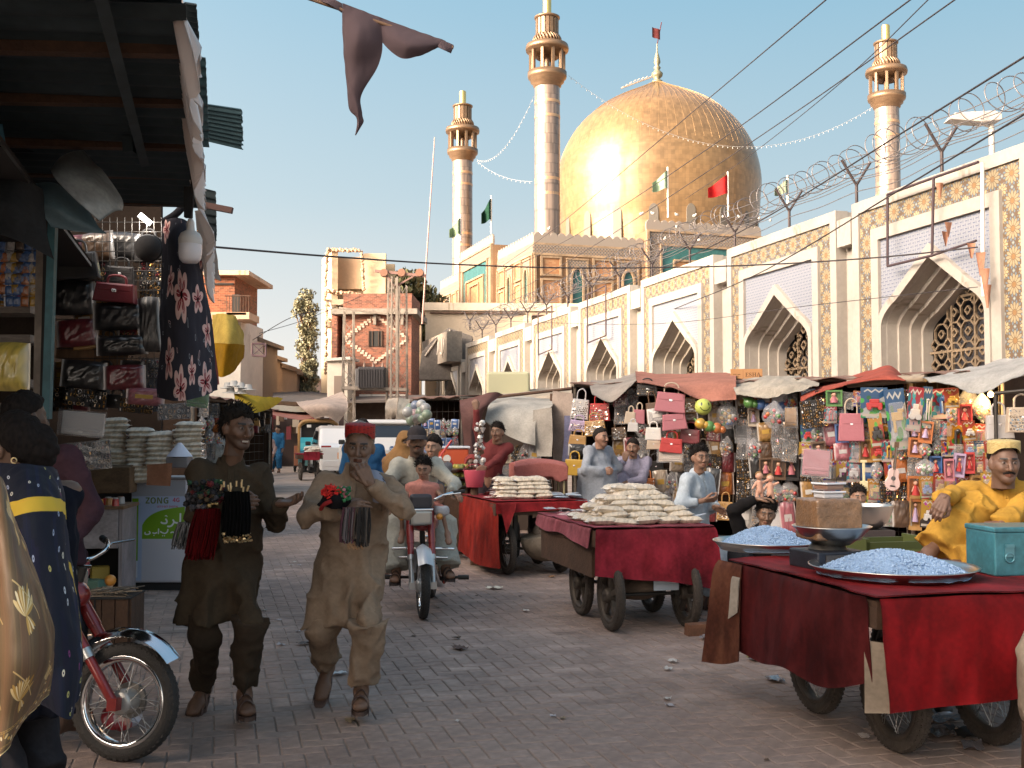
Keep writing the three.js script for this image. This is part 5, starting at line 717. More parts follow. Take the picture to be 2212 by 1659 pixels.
mesh('body',sdfMesh((x,y,z)=>(hyp(x / 1,z / 1)-(.11+.09*sst(1.2,.3,y)))+.02*n3(x*6,y*4,z*6)+max(0,y-1.1)*.6,[-.36,-.02,-.36],[.36,1.4,.36],.016,()=>[.02,.02,.022]).translate(-.2,0,-.05),mat([1,1,1],.9,0,VC),g2);
}
const rimSteel=mat([.42,.40,.38],.35,.9),dirtySteel=mat([.14,.115,.095],.6,.5,{map:T.grime,uvm:4}),redPaint=mat([.22,.018,.016],.3,.1,{clearcoat:.6});
const dustRubber=mat([.085,.068,.056],.95,0,{bumpMap:T.fine,bumpScale:.004,map:T.grime,uvm:3});
function wheel(o,r,o2={}){
const t=o2.t||.038,w=new THREE.Group();w.name='wheel';w.position.copy(o2.at||V(0,r,0));o.add(w);
const tread=[];for(let i=0;i<54;i++)for(const s of[-1,0,1]){const a=(i+(s?.5:0))/ 54*2*PI;tread.push(put(new THREE.BoxGeometry(t*.5,.012,.016),s*t*.55,(r-.006-abs(s)*.008)*cos(a),(r-.006-abs(s)*.008)*sin(a),a,0,0));}
mesh('tyre',[put(new THREE.TorusGeometry(r-t,t,12,56),0,0,0,0,PI / 2),...(o2.tread===false?[]:tread)],o2.rubber||rubber,w);
const ri=r-t*2;
mesh('rim',put(lathe([[ri-.012,-.028],[ri+.012,-.03],[ri+.014,-.02],[ri,-.012],[ri-.006,0],[ri,.012],[ri+.014,.02],[ri+.012,.03],[ri-.012,.028],[ri-.018,0],[ri-.012,-.028]],48),0,0,0,0,0,PI / 2),o2.rim||rimSteel,w);
mesh('hub',put(lathe([[.01,-.06],[.045,-.06],[.062,-.04],[.062,.04],[.045,.06],[.01,.06]],20),0,0,0,0,0,PI / 2),o2.hub||dirtySteel,w);
const sp=[];if(o2.cast)for(let i=0;i<5;i++){const a=i / 5*2*PI;sp.push(bar(V(0,.05*cos(a),.05*sin(a)),V(0,ri*cos(a),ri*sin(a)),.03,.045));}else for(let i=0;i<36;i++){const a=i / 36*2*PI,s=i % 2?.045:-.045,b=a+(floor(i / 2)% 2?.5:-.5);sp.push(rod(V(s,.058*cos(a),.058*sin(a)),V(0,ri*cos(b),ri*sin(b)),.0022,4));}
mesh('spokes',sp,o2.cast?(o2.rim||dirtySteel):rimSteel,w).userData.kind='stuff';return w;
}
function motorcycle(label,pos,ry,lean,steer){
const t=thing('motorcycle',label,'motorcycle',pos,ry);t.rotation.order='YXZ';t.rotation.z=lean;
const fork=new THREE.Group();fork.name='front_end';t.add(fork);fork.position.set(0,0,.42);fork.rotation.y=steer;
const A=V(0,.285,.2),top=V(0,.98,lean?-.30:-.13),hz=lean?-.17:0;
wheel(fork,.285,{at:A,hub:mat([.5,.48,.45],.45,.6),rim:chrome});
mesh('hub_plate',put(cyl(.088,.088,.02,28),.05,.285,.2,0,0,PI / 2),mat([.42,.4,.38],.45,.7,{map:T.grime}),fork);
const leg=(s)=>{const a=A.clone().setX(s*.095),b=top.clone().setX(s*.095),q=(k)=>a.clone().lerp(b,k);return[[rod(q(0),q(.34),.024,12),box(.05,.06,.05,a.x,a.y,a.z)],[rod(q(.34),q(.5),.03,12),rod(q(.5),q(1),.034,12)],[rod(q(.30),q(.36),.031,12)]];};
for(const s of[-1,1]){const[lo,hi,sl]=leg(s);mesh('fork_leg',s>0||lean===0?lo:lo,lean===0?mat([.5,.48,.46],.3,.8):redPaint,fork);mesh('fork_cover',hi,redPaint,fork);mesh('fork_sleeve',sl,mat([.55,.54,.52],.35,.8),fork);}
const fen=[];mesh('front_fender',surf(24,6,(s,q)=>{const a=lerp(-.75,1.5,s),r=.315+.012*cos((q-.5)*PI),x=(q-.5)*.125;const tilt=a-.15;return V(x,A.y+(r+.03*(1-abs(q-.5)*2))*cos(tilt),A.z-(r+.03*(1-abs(q-.5)*2))*sin(tilt));},.003),lean===0?mat([.55,.55,.56],.3,.3):chrome,fork);
mesh('handlebar',[tube([[-.36,1.07,-.2],[-.26,1.06,-.12],[-.14,1.02,-.05],[-.08,.97,-.1],[.08,.97,-.1],[.14,1.02,-.05],[.26,1.06,-.12],[.36,1.07,-.2]],.012,40,8),rod(V(-.2,1.05,-.06),V(-.36,1.07,-.02),.006),rod(V(.2,1.05,-.06),V(.36,1.07,-.02),.006)],chrome,fork);
for(const s of[-1,1])mesh('grip',rod(V(s*.3,1.063,-.155),V(s*.42,1.075,-.25),.018,10),rubber,fork);
mesh('headlight',[rbox(.19,.13,.1,.025,0,.86,.02+hz)],mat([.4,.38,.34],.15,.3,{clearcoat:1}),fork);mesh('headlight_rim',[rbox(.21,.02,.12,.008,0,.93,.01+hz),rbox(.205,.15,.06,.02,0,.86,-.02+hz)],chrome,fork);mesh('dark_visor',rbox(.2,.13,.1,.035,0,1.0,-.02+hz),mat([.035,.03,.035],.5),fork);
mesh('turn_signal',[-1,1].map((s)=>sph(.03,10,s*.17,.86,-.03)),mat([.6,.25,.04],.3),fork);
mesh('frame',[rod(V(0,.93,.33),V(0,.35,.2),.025),rod(V(0,.9,.3),V(0,.72,-.5),.025),rod(V(.1,.3,-.6),V(.1,.75,-.5),.012),rod(V(-.1,.3,-.6),V(-.1,.75,-.5),.012),rod(V(0,.35,.2),V(0,.35,-.25),.025)],darkSteel,t);
mesh('tank',put(sdfMesh((x,y,z)=>smax(hyp(x / .13,y / .12,z / .28)-1,-y / .12-.5,.1)*.12,[-.16,-.14,-.32],[.16,.16,.32],.014),0,.79,.1),redPaint,t);
mesh('seat',rbox(.24,.1,.62,.04,0,.82,-.42),mat([.03,.028,.028],.6),t);
mesh('engine',[rbox(.2,.26,.3,.04,0,.38,0),put(cyl(.075,.085,.2,16),0,.5,.14,1.1),put(cyl(.12,.12,.26,20),0,.36,-.08,0,0,PI / 2)],mat([.2,.18,.16],.5,.7,{map:T.grime}),t);mesh('cooling_fins',[...Array(6)].map((_,i)=>put(new THREE.BoxGeometry(.17,.008,.17),0,.45+i*.02,.1+i*.035,1.1)),mat([.25,.23,.2],.5,.7),t);
mesh('leg_guard',[tube([[-.28,.56,.22],[-.06,.57,.26],[.06,.57,.26],[.28,.56,.22]],.014,20,8),tube([[-.22,.48,.2],[0,.49,.24],[.22,.48,.2]],.012,16,8)],chrome,t);
mesh('foot_peg',[rod(V(-.3,.27,-.05),V(.3,.27,-.05),.014),rod(V(-.3,.27,-.05),V(-.4,.27,-.05),.022),rod(V(.3,.27,-.05),V(.4,.27,-.05),.022)],darkSteel,t);
mesh('exhaust',tube([[.1,.42,.2],[.14,.25,.16],[.16,.22,-.1],[.17,.3,-.75]],.03,24,10),chrome,t);mesh('rear_fender',put(surf(16,4,(s,q)=>{const a=lerp(-.4,1.5,s);return V((q-.5)*.13,.285+.32*cos(a),-.6-.32*sin(a));},.003)),chrome,t);
wheel(t,.285,{at:V(0,.285,-.6),rim:chrome});
if(lean){const lt=ctex(256,64,(g)=>{g.fillStyle='#8e1714';g.fillRect(0,0,256,64);g.fillStyle='#f0e6dc';g.font='bold 44px serif';g.fillText('HONDA',46,48);});lt.wrapS=lt.wrapT=THREE.RepeatWrapping;const a=A.clone().setX(.13),b=top.clone().setX(.13),m=mesh('decal',put(new THREE.PlaneGeometry(.2,.05),0,0,0),mat([1,1,1],.4,0,{map:lt}),fork);const dir=b.clone().sub(a).normalize();m.position.copy(a.clone().lerp(b,.74));m.quaternion.setFromRotationMatrix(new THREE.Matrix4().makeBasis(dir.clone().negate(),V(0,1,0).cross(dir).cross(dir).normalize().set(0,dir.z,-dir.y).multiplyScalar(1),V(1,0,0)));}
return t;
}
motorcycle('red motorcycle with chrome guards ridden towards the camera by the capped man',gnd(920,10.12),-.02,0,.2);
{const b=motorcycle('parked red motorcycle whose spoked front wheel sticks out at the lower left',[-2.52,0,-5.53],1.35,-.1,.02);
const p=thing('crumpled_packet','crumpled red and white packet lying behind the spokes of the parked wheel','packet',gnd(272,5.9),.4);p.position.y=.09;
mesh('wrapper',sdfMesh((x,y,z)=>(hyp(x / 1.5,y,z)-.09)+.06*abs(n3(x*16,y*16,z*16))+.01,[-.2,-.13,-.14],[.2,.13,.14],.009,(x,y,z)=>x>.05?[.5,.48,.55]:n3(x*30,y*20,4)>.3?[.6,.4,.35]:[.34,.03,.035]),mat([1,1,1],.35,0,{...VC,clearcoat:.5}),p);}
const woodDark=mat([.12,.062,.035],.85,0,{map:T.grime,bumpMap:T.fine,bumpScale:.003,uvm:1.5});
function cart(label,x,d,ry,W,L,o={}){
const t=thing('hand_cart',label,'cart',V(x,groundY(-d),-d),ry),h=.80,tx=o.track||.3,wz=o.base||.4,ox=o.ox||0,oz=o.oz||0;
for(let i=0;i<7;i++)mesh('plank',box(W / 7-.008,.03,L,ox-W / 2+(i+.5)*W / 7,h,oz),woodDark,t);
mesh('side_rail',[box(.04,.1,L,ox-W / 2+.02,h-.065,oz),box(.04,.1,L,ox+W / 2-.02,h-.065,oz),box(W-.08,.1,.04,ox,h-.065,oz-L / 2+.02),box(W-.08,.1,.04,ox,h-.065,oz+L / 2-.02)],woodDark,t);
for(const[a,b]of[[-1,1],[1,1],[-1,-1],[1,-1]]){wheel(t,.285,{at:V(a*tx,.285,b*wz),cast:o.cast,rubber:dustRubber,rim:dirtySteel,tread:true});mesh('post',box(.045,.5,.045,a*(tx-.09),.52,b*wz),darkSteel,t);}
mesh('axle',[rod(V(-tx,.285,wz),V(tx,.285,wz),.016),rod(V(-tx,.285,-wz),V(tx,.285,-wz),.016),box(.05,.05,wz*2,-tx+.1,.42,0),box(.05,.05,wz*2,tx-.1,.42,0),rod(V(-tx+.1,.3,wz),V(-tx+.1,.3,-wz),.012)],darkSteel,t);
return t;
}
const drapeM=(c,o={})=>mat(c,.7,0,{map:T.drape,bumpMap:T.rough,bumpScale:.006,uvm:.9,specularIntensity:.35,...o});
function hang(pts,drops,outs,seg,fold){
const rows=[0,.12,.5,1].map((k)=>pts.map((p,i)=>V(p.x+outs[i].x*(k<.1?0:.25+k*.75),p.y-drops[i]*k,p.z+outs[i].z*(k<.1?0:.25+k*.75))));return cloth(rows,seg,24,fold,5,.004,pts[0].x*7);
}
{
const c=cart('nearest cart at the right, hung with red and maroon sheets',2.107,6.01,.242,1.3,1.55,{track:.275,base:.39,ox:.05,oz:-.02});
const X0=-.6,X1=.70,Z0=-.8,Z1=.76,h=.83,P=(x,z,y=h)=>V(x,y,z),o=(x,z)=>({x,z});
mesh('red_sheet',hang([P(X0+.0,Z1+.02),P(-.3,Z1+.02),P(.05,Z1+.02),P(.4,Z1+.02),P(X1,Z1+.02)],[.50,.50,.48,.46,.45],[o(-.02,.10),o(.01,.05),o(0,.08),o(0,.05),o(.02,.07)],60,.026),drapeM([.30,.006,.009]),c);
mesh('maroon_sheet',hang([P(X0-.02,Z0+.12),P(X0-.02,-.35),P(X0-.02,0),P(X0-.02,.35),P(X0-.02,Z1-.06)],[.5,.52,.47,.50,.40],[o(-.03,0),o(-.02,0),o(-.07,0),o(-.03,0),o(.03,.0)],60,.022),drapeM([.13,.016,.017]),c);
mesh('brown_flap',hang([P(X0-.05,Z0-.06),P(X0-.04,Z0+.06),P(X0-.03,Z0+.2)],[.62,.6,.55],[o(-.10,-.05),o(-.06,.02),o(-.05,.05)],24,.01),drapeM([.24,.09,.05]),c);
mesh('pale_lining',hang([P(X0-.005,Z1-.1,.62),P(X0+.06,Z1+.005,.62)],[.34,.32],[o(-.01,.01),o(0,.01)],10,.006),clothM([.36,.29,.22]),c);mesh('torn_strip',hang([P(X0-.07,Z0+.16,.76),P(X0-.06,Z0+.24,.76)],[.25,.2],[o(-.03,0),o(-.02,0)],8,.005),clothM([.42,.36,.3]),c);
mesh('top_sheet',surf(30,30,(s,t)=>V(lerp(X0-.02,X1,s),h+.012+.006*n3(s*9,t*9,1),lerp(Z0,Z1+.03,t)),.006),drapeM([.32,.02,.024]),c);
mesh('tape_patch',hang([P(.30,Z1+.035,.80),P(.35,Z1+.035,.80)],[.13,.12],[o(0,.035),o(0,.035)],6,.004),mat([.42,.36,.30],.5,0,{clearcoat:.3}),c);
const crystals=(label,u,v,d,R0,hgt,lab2)=>{
const t=thing('steel_tray',lab2,'tray',at(u,v,d));mesh('rim',lathe([[.01,0],[R0*.86,0],[R0*.97,.045],[R0*1.0,.05],[R0*1.005,.056],[R0*.99,.058],[R0*.95,.05],[R0*.85,.006],[.01,.006]],64),steel,t);t.position.y=Math.max(.845,t.position.y);
const q=thing('crystal_heap',label,'heap',t.position.clone().add(V(0,.012,0))),f=(r)=>hgt*(1-(r /(R0*.9))**1.7),gr=[];
mesh('mound',surf(60,24,(s,k)=>{const r=k*R0*.9,a=s*2*PI;return V(cos(a)*r,max(0,f(r))+.014*fbm(cos(a)*r*18,sin(a)*r*18,u,3),sin(a)*r);}),mat([.27,.385,.56],.7,0,{bumpMap:T.fine,bumpScale:.01}),q);
for(let i=0;i<2600;i++){const r=Math.sqrt(R())*R0*.88,a=rr(0,6.3),k=rr(.85,1.15);gr.push(tint(put(new THREE.IcosahedronGeometry(rr(.004,.0085),0),cos(a)*r,f(r)+rr(-.003,.006),sin(a)*r,R()*3,R()*3),[.29*k,.41*k,.58*k]));}
tag(mesh('crystals',gr,mat([1,1,1],.45,0,VC),q),null,null,null,'stuff');return t;};
crystals('heap of pale blue white crystals in the farther tray, left of the scale',1658,1186,7.0,.345,.13,'farther round steel tray at the left back corner of the nearest cart');
crystals('heap of pale blue white crystals in the nearest tray, before the blue chest',1928,1243,5.78,.43,.12,'nearest round steel tray on the front edge of the red cart');
const sc=thing('weighing_scale','old dark weighing scale box under the steel bowl on the nearest cart','scale',at(1788,1210,6.2),.3);sc.position.y=.84;mesh('body',rbox(.32,.105,.3,.012,0,.055,0),mat([.045,.05,.07],.45,.3,{map:T.grime,uvm:3}),sc);mesh('side_panel',[box(.26,.07,.008,.02,.055,.154)],mat([.2,.18,.17],.3,.4,{map:T.grime}),sc);mesh('pan_holder',[cyl(.09,.11,.03,16,0,.125,0)],darkSteel,sc);
const bw=thing('steel_bowl','wide steel bowl on the scale holding the brown wrapped block','bowl',at(1797,1180,6.2));bw.position.y=.975;mesh('bowl',lathe([[.01,0],[.1,.0],[.17,.05],[.215,.1],[.222,.104],[.212,.108],[.165,.06],[.1,.012],[.01,.012]],56),steel,bw);
const blk=thing('wrapped_block','brown sugar block wrapped in clear plastic standing in the steel bowl','block',at(1790,1150,6.2),.25);blk.position.y=1.0;
mesh('block',sdfMesh((x,y,z)=>{const q=V(abs(x)-.125-.015*(.2-y),abs(y)-.1,abs(z)-.11),d=hyp(max(q.x,0),max(q.y,0),max(q.z,0))+min(0,max(q.x,q.y,q.z))-.016;return d+.008*fbm(x*14,y*14,z*14,3)+.004*abs(n3(x*60,y*20,z*60));},[-.19,-.15,-.17],[.19,.15,.17],.008).translate(0,.12,0),mat([.36,.20,.10],.45,0,{map:T.grime,bumpMap:T.fine,bumpScale:.004,uvm:3,clearcoat:.8,clearcoatRoughness:.25}),blk);
for(const[k,l]of[[0,'lower clear plastic tub on top of the brown wrapped block'],[1,'upper clear plastic tub with brown contents stacked on the other tub']]){const q=thing('plastic_tub',l,'tub',at(1790,1086-k*17,6.2),.3+k*.2);q.position.y=1.235+k*.048;mesh('tub',[put(new RoundedBoxGeometry(.13,.03,.11,2,.01),0,.015,0)],mat(k?[.25,.14,.10]:[.55,.56,.6],.2,0,{clearcoat:1}),q);mesh('lid',rbox(.15,.012,.13,.005,0,.036,0),mat([.66,.68,.72],.15,0,{clearcoat:1}),q);}
const ch=thing('metal_chest','turquoise painted metal chest with a latch on the nearest cart beside the vendor','chest',at(2185,1215,5.95),.1);ch.position.y=.845;const cm=mat([.065,.28,.36],.4,.15,{map:T.grime,uvm:2,clearcoat:.3});mesh('box',rbox(.36,.235,.3,.012,0,.118,0),cm,ch);mesh('lid',rbox(.37,.03,.31,.01,0,.245,0),cm,ch);mesh('seam',box(.005,.22,.302,.02,.118,0),mat([.03,.16,.2],.5),ch);mesh('latch',[box(.05,.06,.01,-.1,.135,.154),tor(.024,.004,6,14,-.1,.1,.158),box(.045,.015,.02,-.1,.162,.157)],mat([.12,.3,.36],.35,.6),ch);
const cr2=thing('plastic_crate','olive green plastic crate with a printed strip behind the trays','crate',at(1915,1195,7.6),.2);cr2.position.y=.66;const og=mat([.06,.075,.02],.55);mesh('slat',[0,1,2].map((i)=>box(.5,.055,.02,0,.03+i*.075,.17)).concat([0,1,2].map((i)=>box(.5,.055,.02,0,.03+i*.075,-.17)),[-.24,.24].map((x)=>box(.03,.24,.36,x,.11,0))),og,cr2);mesh('printed_strip',put(new THREE.PlaneGeometry(.34,.05),.02,.05,.184),mat([1,1,1],.6,0,{map:ctex(256,40,(g)=>{g.fillStyle='#3d3620';g.fillRect(0,0,256,40);g.fillStyle='#c9a9a4';g.font='bold 30px sans-serif';g.fillText('DIAMOND',50,31);})}),cr2);
const sb=thing('seat_box','dark wooden box the yellow vendor sits on','box',V(2.95,0,-6.95),.24);mesh('box',rbox(.9,.8,.6,.02,.1,.4,-.1),woodDark,sb);
const big=thing('steel_basin','large deep steel basin in front of the stern boy','basin',at(1866,1142,9.4));mesh('basin',lathe([[.01,0],[.12,0],[.2,.06],[.235,.15],[.25,.2],[.245,.205],[.225,.15],[.19,.065],[.11,.012],[.01,.012]],40),steel,big);mesh('stand',[box(.4,big.position.y,.4,0,-big.position.y / 2,0)],mat([.04,.03,.03],.9),big);
}
const pbM=mat([1,1,1],.42,0,{...VC,clearcoat:.5,clearcoatRoughness:.3});
function pillow(w,h,d,seed,c=[.66,.56,.43],lump=1){
const g=surf(18,12,(s,t)=>V(0,0,0)),q=[];const f=(s,t,sg)=>{const x=s*2-1,z=t*2-1,e=max(0,(1-x**4)*(1-z**4))**.55,l=lump*.16*(n3(x*6+seed,z*5,sg)+.6*n3(x*13,z*11+seed,sg));return V(x*w / 2,sg*d / 2*e*(1+l),z*h / 2*(1-.06*x*x));};
for(const sg of[1,-1]){const a=surf(16,10,(s,t)=>f(sg>0?s:1-s,t,sg));q.push(a);}for(const s of[-1,1])q.push(box(.014,.002,h*.95,s*(w / 2+.005),0,0));
const m=merge(q),p=m.attributes.position,col=new Float32Array(p.count*3);for(let i=0;i<p.count;i++){const k=.8+.35*n3(p.getX(i)*90+seed,p.getY(i)*90,p.getZ(i)*90),e=sst(.42,.5,abs(p.getX(i))/ w);col.set([lerp(c[0]*k,.62,e*.6),lerp(c[1]*k,.60,e*.6),lerp(c[2]*k,.58,e*.6)],i*3);}m.setAttribute('color',new THREE.BufferAttribute(col,3));return m;
}
const popG=[0,1,2,3].map((i)=>pillow(.2,.15,.062,i*7)),bagP=[];
function popBag(p,ry,label,group,sc=1,tilt=0){const o=mesh('popcorn_bag',popG[floor(R()*4)],pbM);o.position.copy(p);o.rotation.set(rr(-.08,.08)+tilt,ry+rr(-.15,.15),rr(-.1,.1));o.scale.setScalar(sc*rr(.94,1.05));tag(o,label,'popcorn bag',group);return o;}
const flatG=[0,1].map((i)=>pillow(.15,.1,.018,30+i,[.6,.52,.48],2));
{
const th=.242,c=cart('popcorn cart with a crimson front sheet between the walking space and the stalls',1.03,9.4,th,.99,1.75,{track:.33,base:.4,cast:true,ox:.0,oz:-.35});
const X0=-.5,X1=.5,Z0=-1.22,Z1=.53,h=.83,P=(x,z,y=h)=>V(x,y,z),o=(x,z)=>({x,z}),loc=(x,y,z)=>c.localToWorld(V(x,y,z));c.updateMatrixWorld(true);
mesh('crimson_sheet',hang([P(X0,Z1),P(-.2,Z1+.01),P(.15,Z1+.01),P(X1+.03,Z1)],[.36,.40,.43,.52],[o(-.03,.06),o(0,.04),o(0,.07),o(.06,.05)],44,.024),drapeM([.38,.025,.045]),c);
mesh('side_sheet',hang([P(X0,Z0),P(X0,-.8),P(X0,-.4),P(X0,0),P(X0,Z1-.1)],[.09,.12,.10,.13,.16],[o(-.03,0),o(-.04,0),o(-.03,0),o(-.04,0),o(-.03,0)],60,.012),drapeM([.46,.13,.16]),c);mesh('right_sheet',hang([P(X1+.02,Z1),P(X1+.02,0),P(X1+.02,-.8)],[.5,.4,.35],[o(.05,0),o(.04,0),o(.03,0)],30,.012),drapeM([.44,.05,.07]),c);
mesh('top_sheet',surf(20,24,(s,t)=>V(lerp(X0-.01,X1+.02,s),h+.012+.006*n3(s*9,t*9,3),lerp(Z0,Z1+.01,t)),.006),drapeM([.46,.10,.13]),c);mesh('side_board',box(.03,.34,1.55,X0+.03,.60,-.4),woodDark,c);mesh('number_plate',rbox(.22,.08,.01,.006,.12,.36,Z1-.05),mat([.5,.58,.66],.5),c);
const gr='popcorn bags heaped on the middle cart',lb='clear bag of popcorn in the heap on the crimson cart';let y=h+.045;
for(let k=0;k<7;k++){const nx=Math.round(lerp(4.6,1.5,k / 6)),nz=max(2,Math.round(lerp(5,2,k / 6)));for(let i=0;i<nx;i++)for(let j=0;j<nz;j++)popBag(loc((i-(nx-1)/ 2)*.185+.02+(k % 2)*.03+rr(-.015,.015),y+rr(-.006,.006),.28-(j+k*.35)*.145+rr(-.02,.02)),th+rr(-.2,.2),lb,gr,1.04);y+=.043;}
for(let i=0;i<26;i++){const m=mesh('candy_packet',flatG[i % 2],mat(pick([[.8,.55,.55],[.75,.72,.7],[.6,.7,.85],[.85,.5,.45]]),.35,0,{...VC,clearcoat:.6}));m.position.copy(loc(rr(-.42,.3),h+.03+.010*(i % 4),rr(-1.15,-.5)));m.rotation.set(rr(-.15,.15),rr(0,6),rr(-.15,.15));tag(m,'flat pink or white packet spread on the back of the popcorn cart','packet','flat packets on the popcorn cart');}
const sk=thing('cloth_sack','dirty cloth bundle slung under the popcorn cart','sack',loc(-.02,.32,.1),th);mesh('sack',sdfMesh((x,y,z)=>hyp(x / 1.4,y / .7,z / 1.6)-.17+.02*fbm(x*10,y*10,z*10,3),[-.3,-.2,-.36],[.3,.2,.36],.014),clothM([.22,.16,.12]),sk);
const bc=mesh('wheel_chock',extr([[-.11,0],[.11,0],[.09,.09],[-.1,.085]],.1,.004,...gnd(1503,8.8).toArray(),0,.2),mat([.22,.1,.055],.9,0,{map:T.grime,uvm:3}));tag(bc,'brown wooden wedge under the right front wheel of the popcorn cart','wedge');
const pw=mesh('paper_sheet',surf(8,8,(s,t)=>loc(lerp(.2,.56,s),h+.035+.05*s*t+.01*n3(s*5,t*5,2),lerp(-.1,.3,t)),.004),mat([.5,.56,.64],.7));tag(pw,'pale blue paper sheet at the right corner of the popcorn cart','paper');
}
{
const th=.30,c=cart('red draped cart behind the motorcycle with a sack slung beneath',.13,12.95,th,1.09,1.5,{track:.32,base:.42,oz:-.05});c.updateMatrixWorld(true);
const X0=-.545,X1=.545,Z0=-.8,Z1=.7,h=.83,P=(x,z,y=h)=>V(x,y,z),o=(x,z)=>({x,z}),loc=(x,y,z)=>c.localToWorld(V(x,y,z));
mesh('red_side_sheet',hang([P(X0,Z0),P(X0,-.3),P(X0,.2),P(X0+.02,Z1)],[.66,.72,.74,.72],[o(-.05,0),o(-.03,0),o(-.05,0),o(.0,.08)],50,.024),drapeM([.38,.03,.018]),c);
mesh('red_front_edge',hang([P(X0,Z1),P(-.1,Z1),P(X1,Z1)],[.12,.10,.08],[o(0,.03),o(0,.03),o(0,.02)],30,.008),drapeM([.42,.02,.025]),c);mesh('folded_corner',hang([P(X0+.01,Z1+.03),P(X0+.22,Z1+.035)],[.34,.06],[o(.1,.03),o(0,.03)],12,.01),drapeM([.44,.03,.035]),c);mesh('top_sheet',surf(10,10,(s,t)=>V(lerp(X0,X1,s),h+.014,lerp(Z0,Z1,t)),.006),drapeM([.40,.04,.05]),c);mesh('side_board',box(.03,.5,1.3,X1-.05,.55,0),woodDark,c);
for(let k=0;k<5;k++)for(let i=0;i<3;i++)for(let j=0;j<2;j++)popBag(loc(-.32+i*.2+rr(-.02,.02),h+.05+k*.046,.45-j*.17-.02*k),th,'large clear bag of popcorn stacked on the red cart','popcorn bags on the red cart',1.08);
for(let i=0;i<22;i++){const b=i>13,m=mesh('candy_packet',flatG[i % 2],mat(b?[.6,.8,1]:pick([[.85,.8,.8],[.9,.7,.68],[.75,.8,.9]]),.35,0,{...VC,clearcoat:.6}));m.position.copy(loc(b?rr(.2,.48):rr(-.5,.4),h+.035+.012*(i % 4),b?rr(.35,.62):rr(-.6,.3)));m.rotation.set(rr(-.2,.2),rr(0,6),rr(-.2,.2));tag(m,b?'light blue packet at the right corner of the red cart':'pale packet lying behind the popcorn on the red cart','packet',b?'light blue packets on the red cart':'pale packets on the red cart');}
const sk=thing('cloth_sack','big beige sack with an open folded top slung under the red cart','sack',loc(.12,.38,.5),th);mesh('sack',sdfMesh((x,y,z)=>max(hyp(x / 1.25,y / 1.0,z / 1.1)-.24,y-.1-.25*x)+.012*fbm(x*12,y*7,z*12,3),[-.36,-.28,-.32],[.36,.28,.32],.014),clothM([.30,.24,.18]),sk);mesh('folded_top',sdfMesh((x,y,z)=>hyp((x-.06)/ 1.3,(y-.13-.2*x)/ .75,z / 1.1)-.17+.03*abs(n3(x*14,y*8,z*9)),[-.28,-.1,-.24],[.36,.36,.24],.013),clothM([.38,.30,.235]),sk);
const bk=thing('bucket','pink plastic bucket held by the maroon shirted youth','bucket',at(1025,1052,13.3));mesh('bucket',lathe([[.01,0],[.1,0],[.135,.2],[.14,.205],[.13,.205],[.095,.012],[.01,.012]],28),mat([.55,.09,.13],.4),bk);mesh('handle',tor(.13,.005,5,20,0,.2,0,PI / 2+.6),mat([.4,.05,.08],.5),bk);bk.position.y-=0;mesh('stand_below',cyl(.05,.05,bk.position.y,10,0,-bk.position.y / 2,0),woodDark,bk);
}
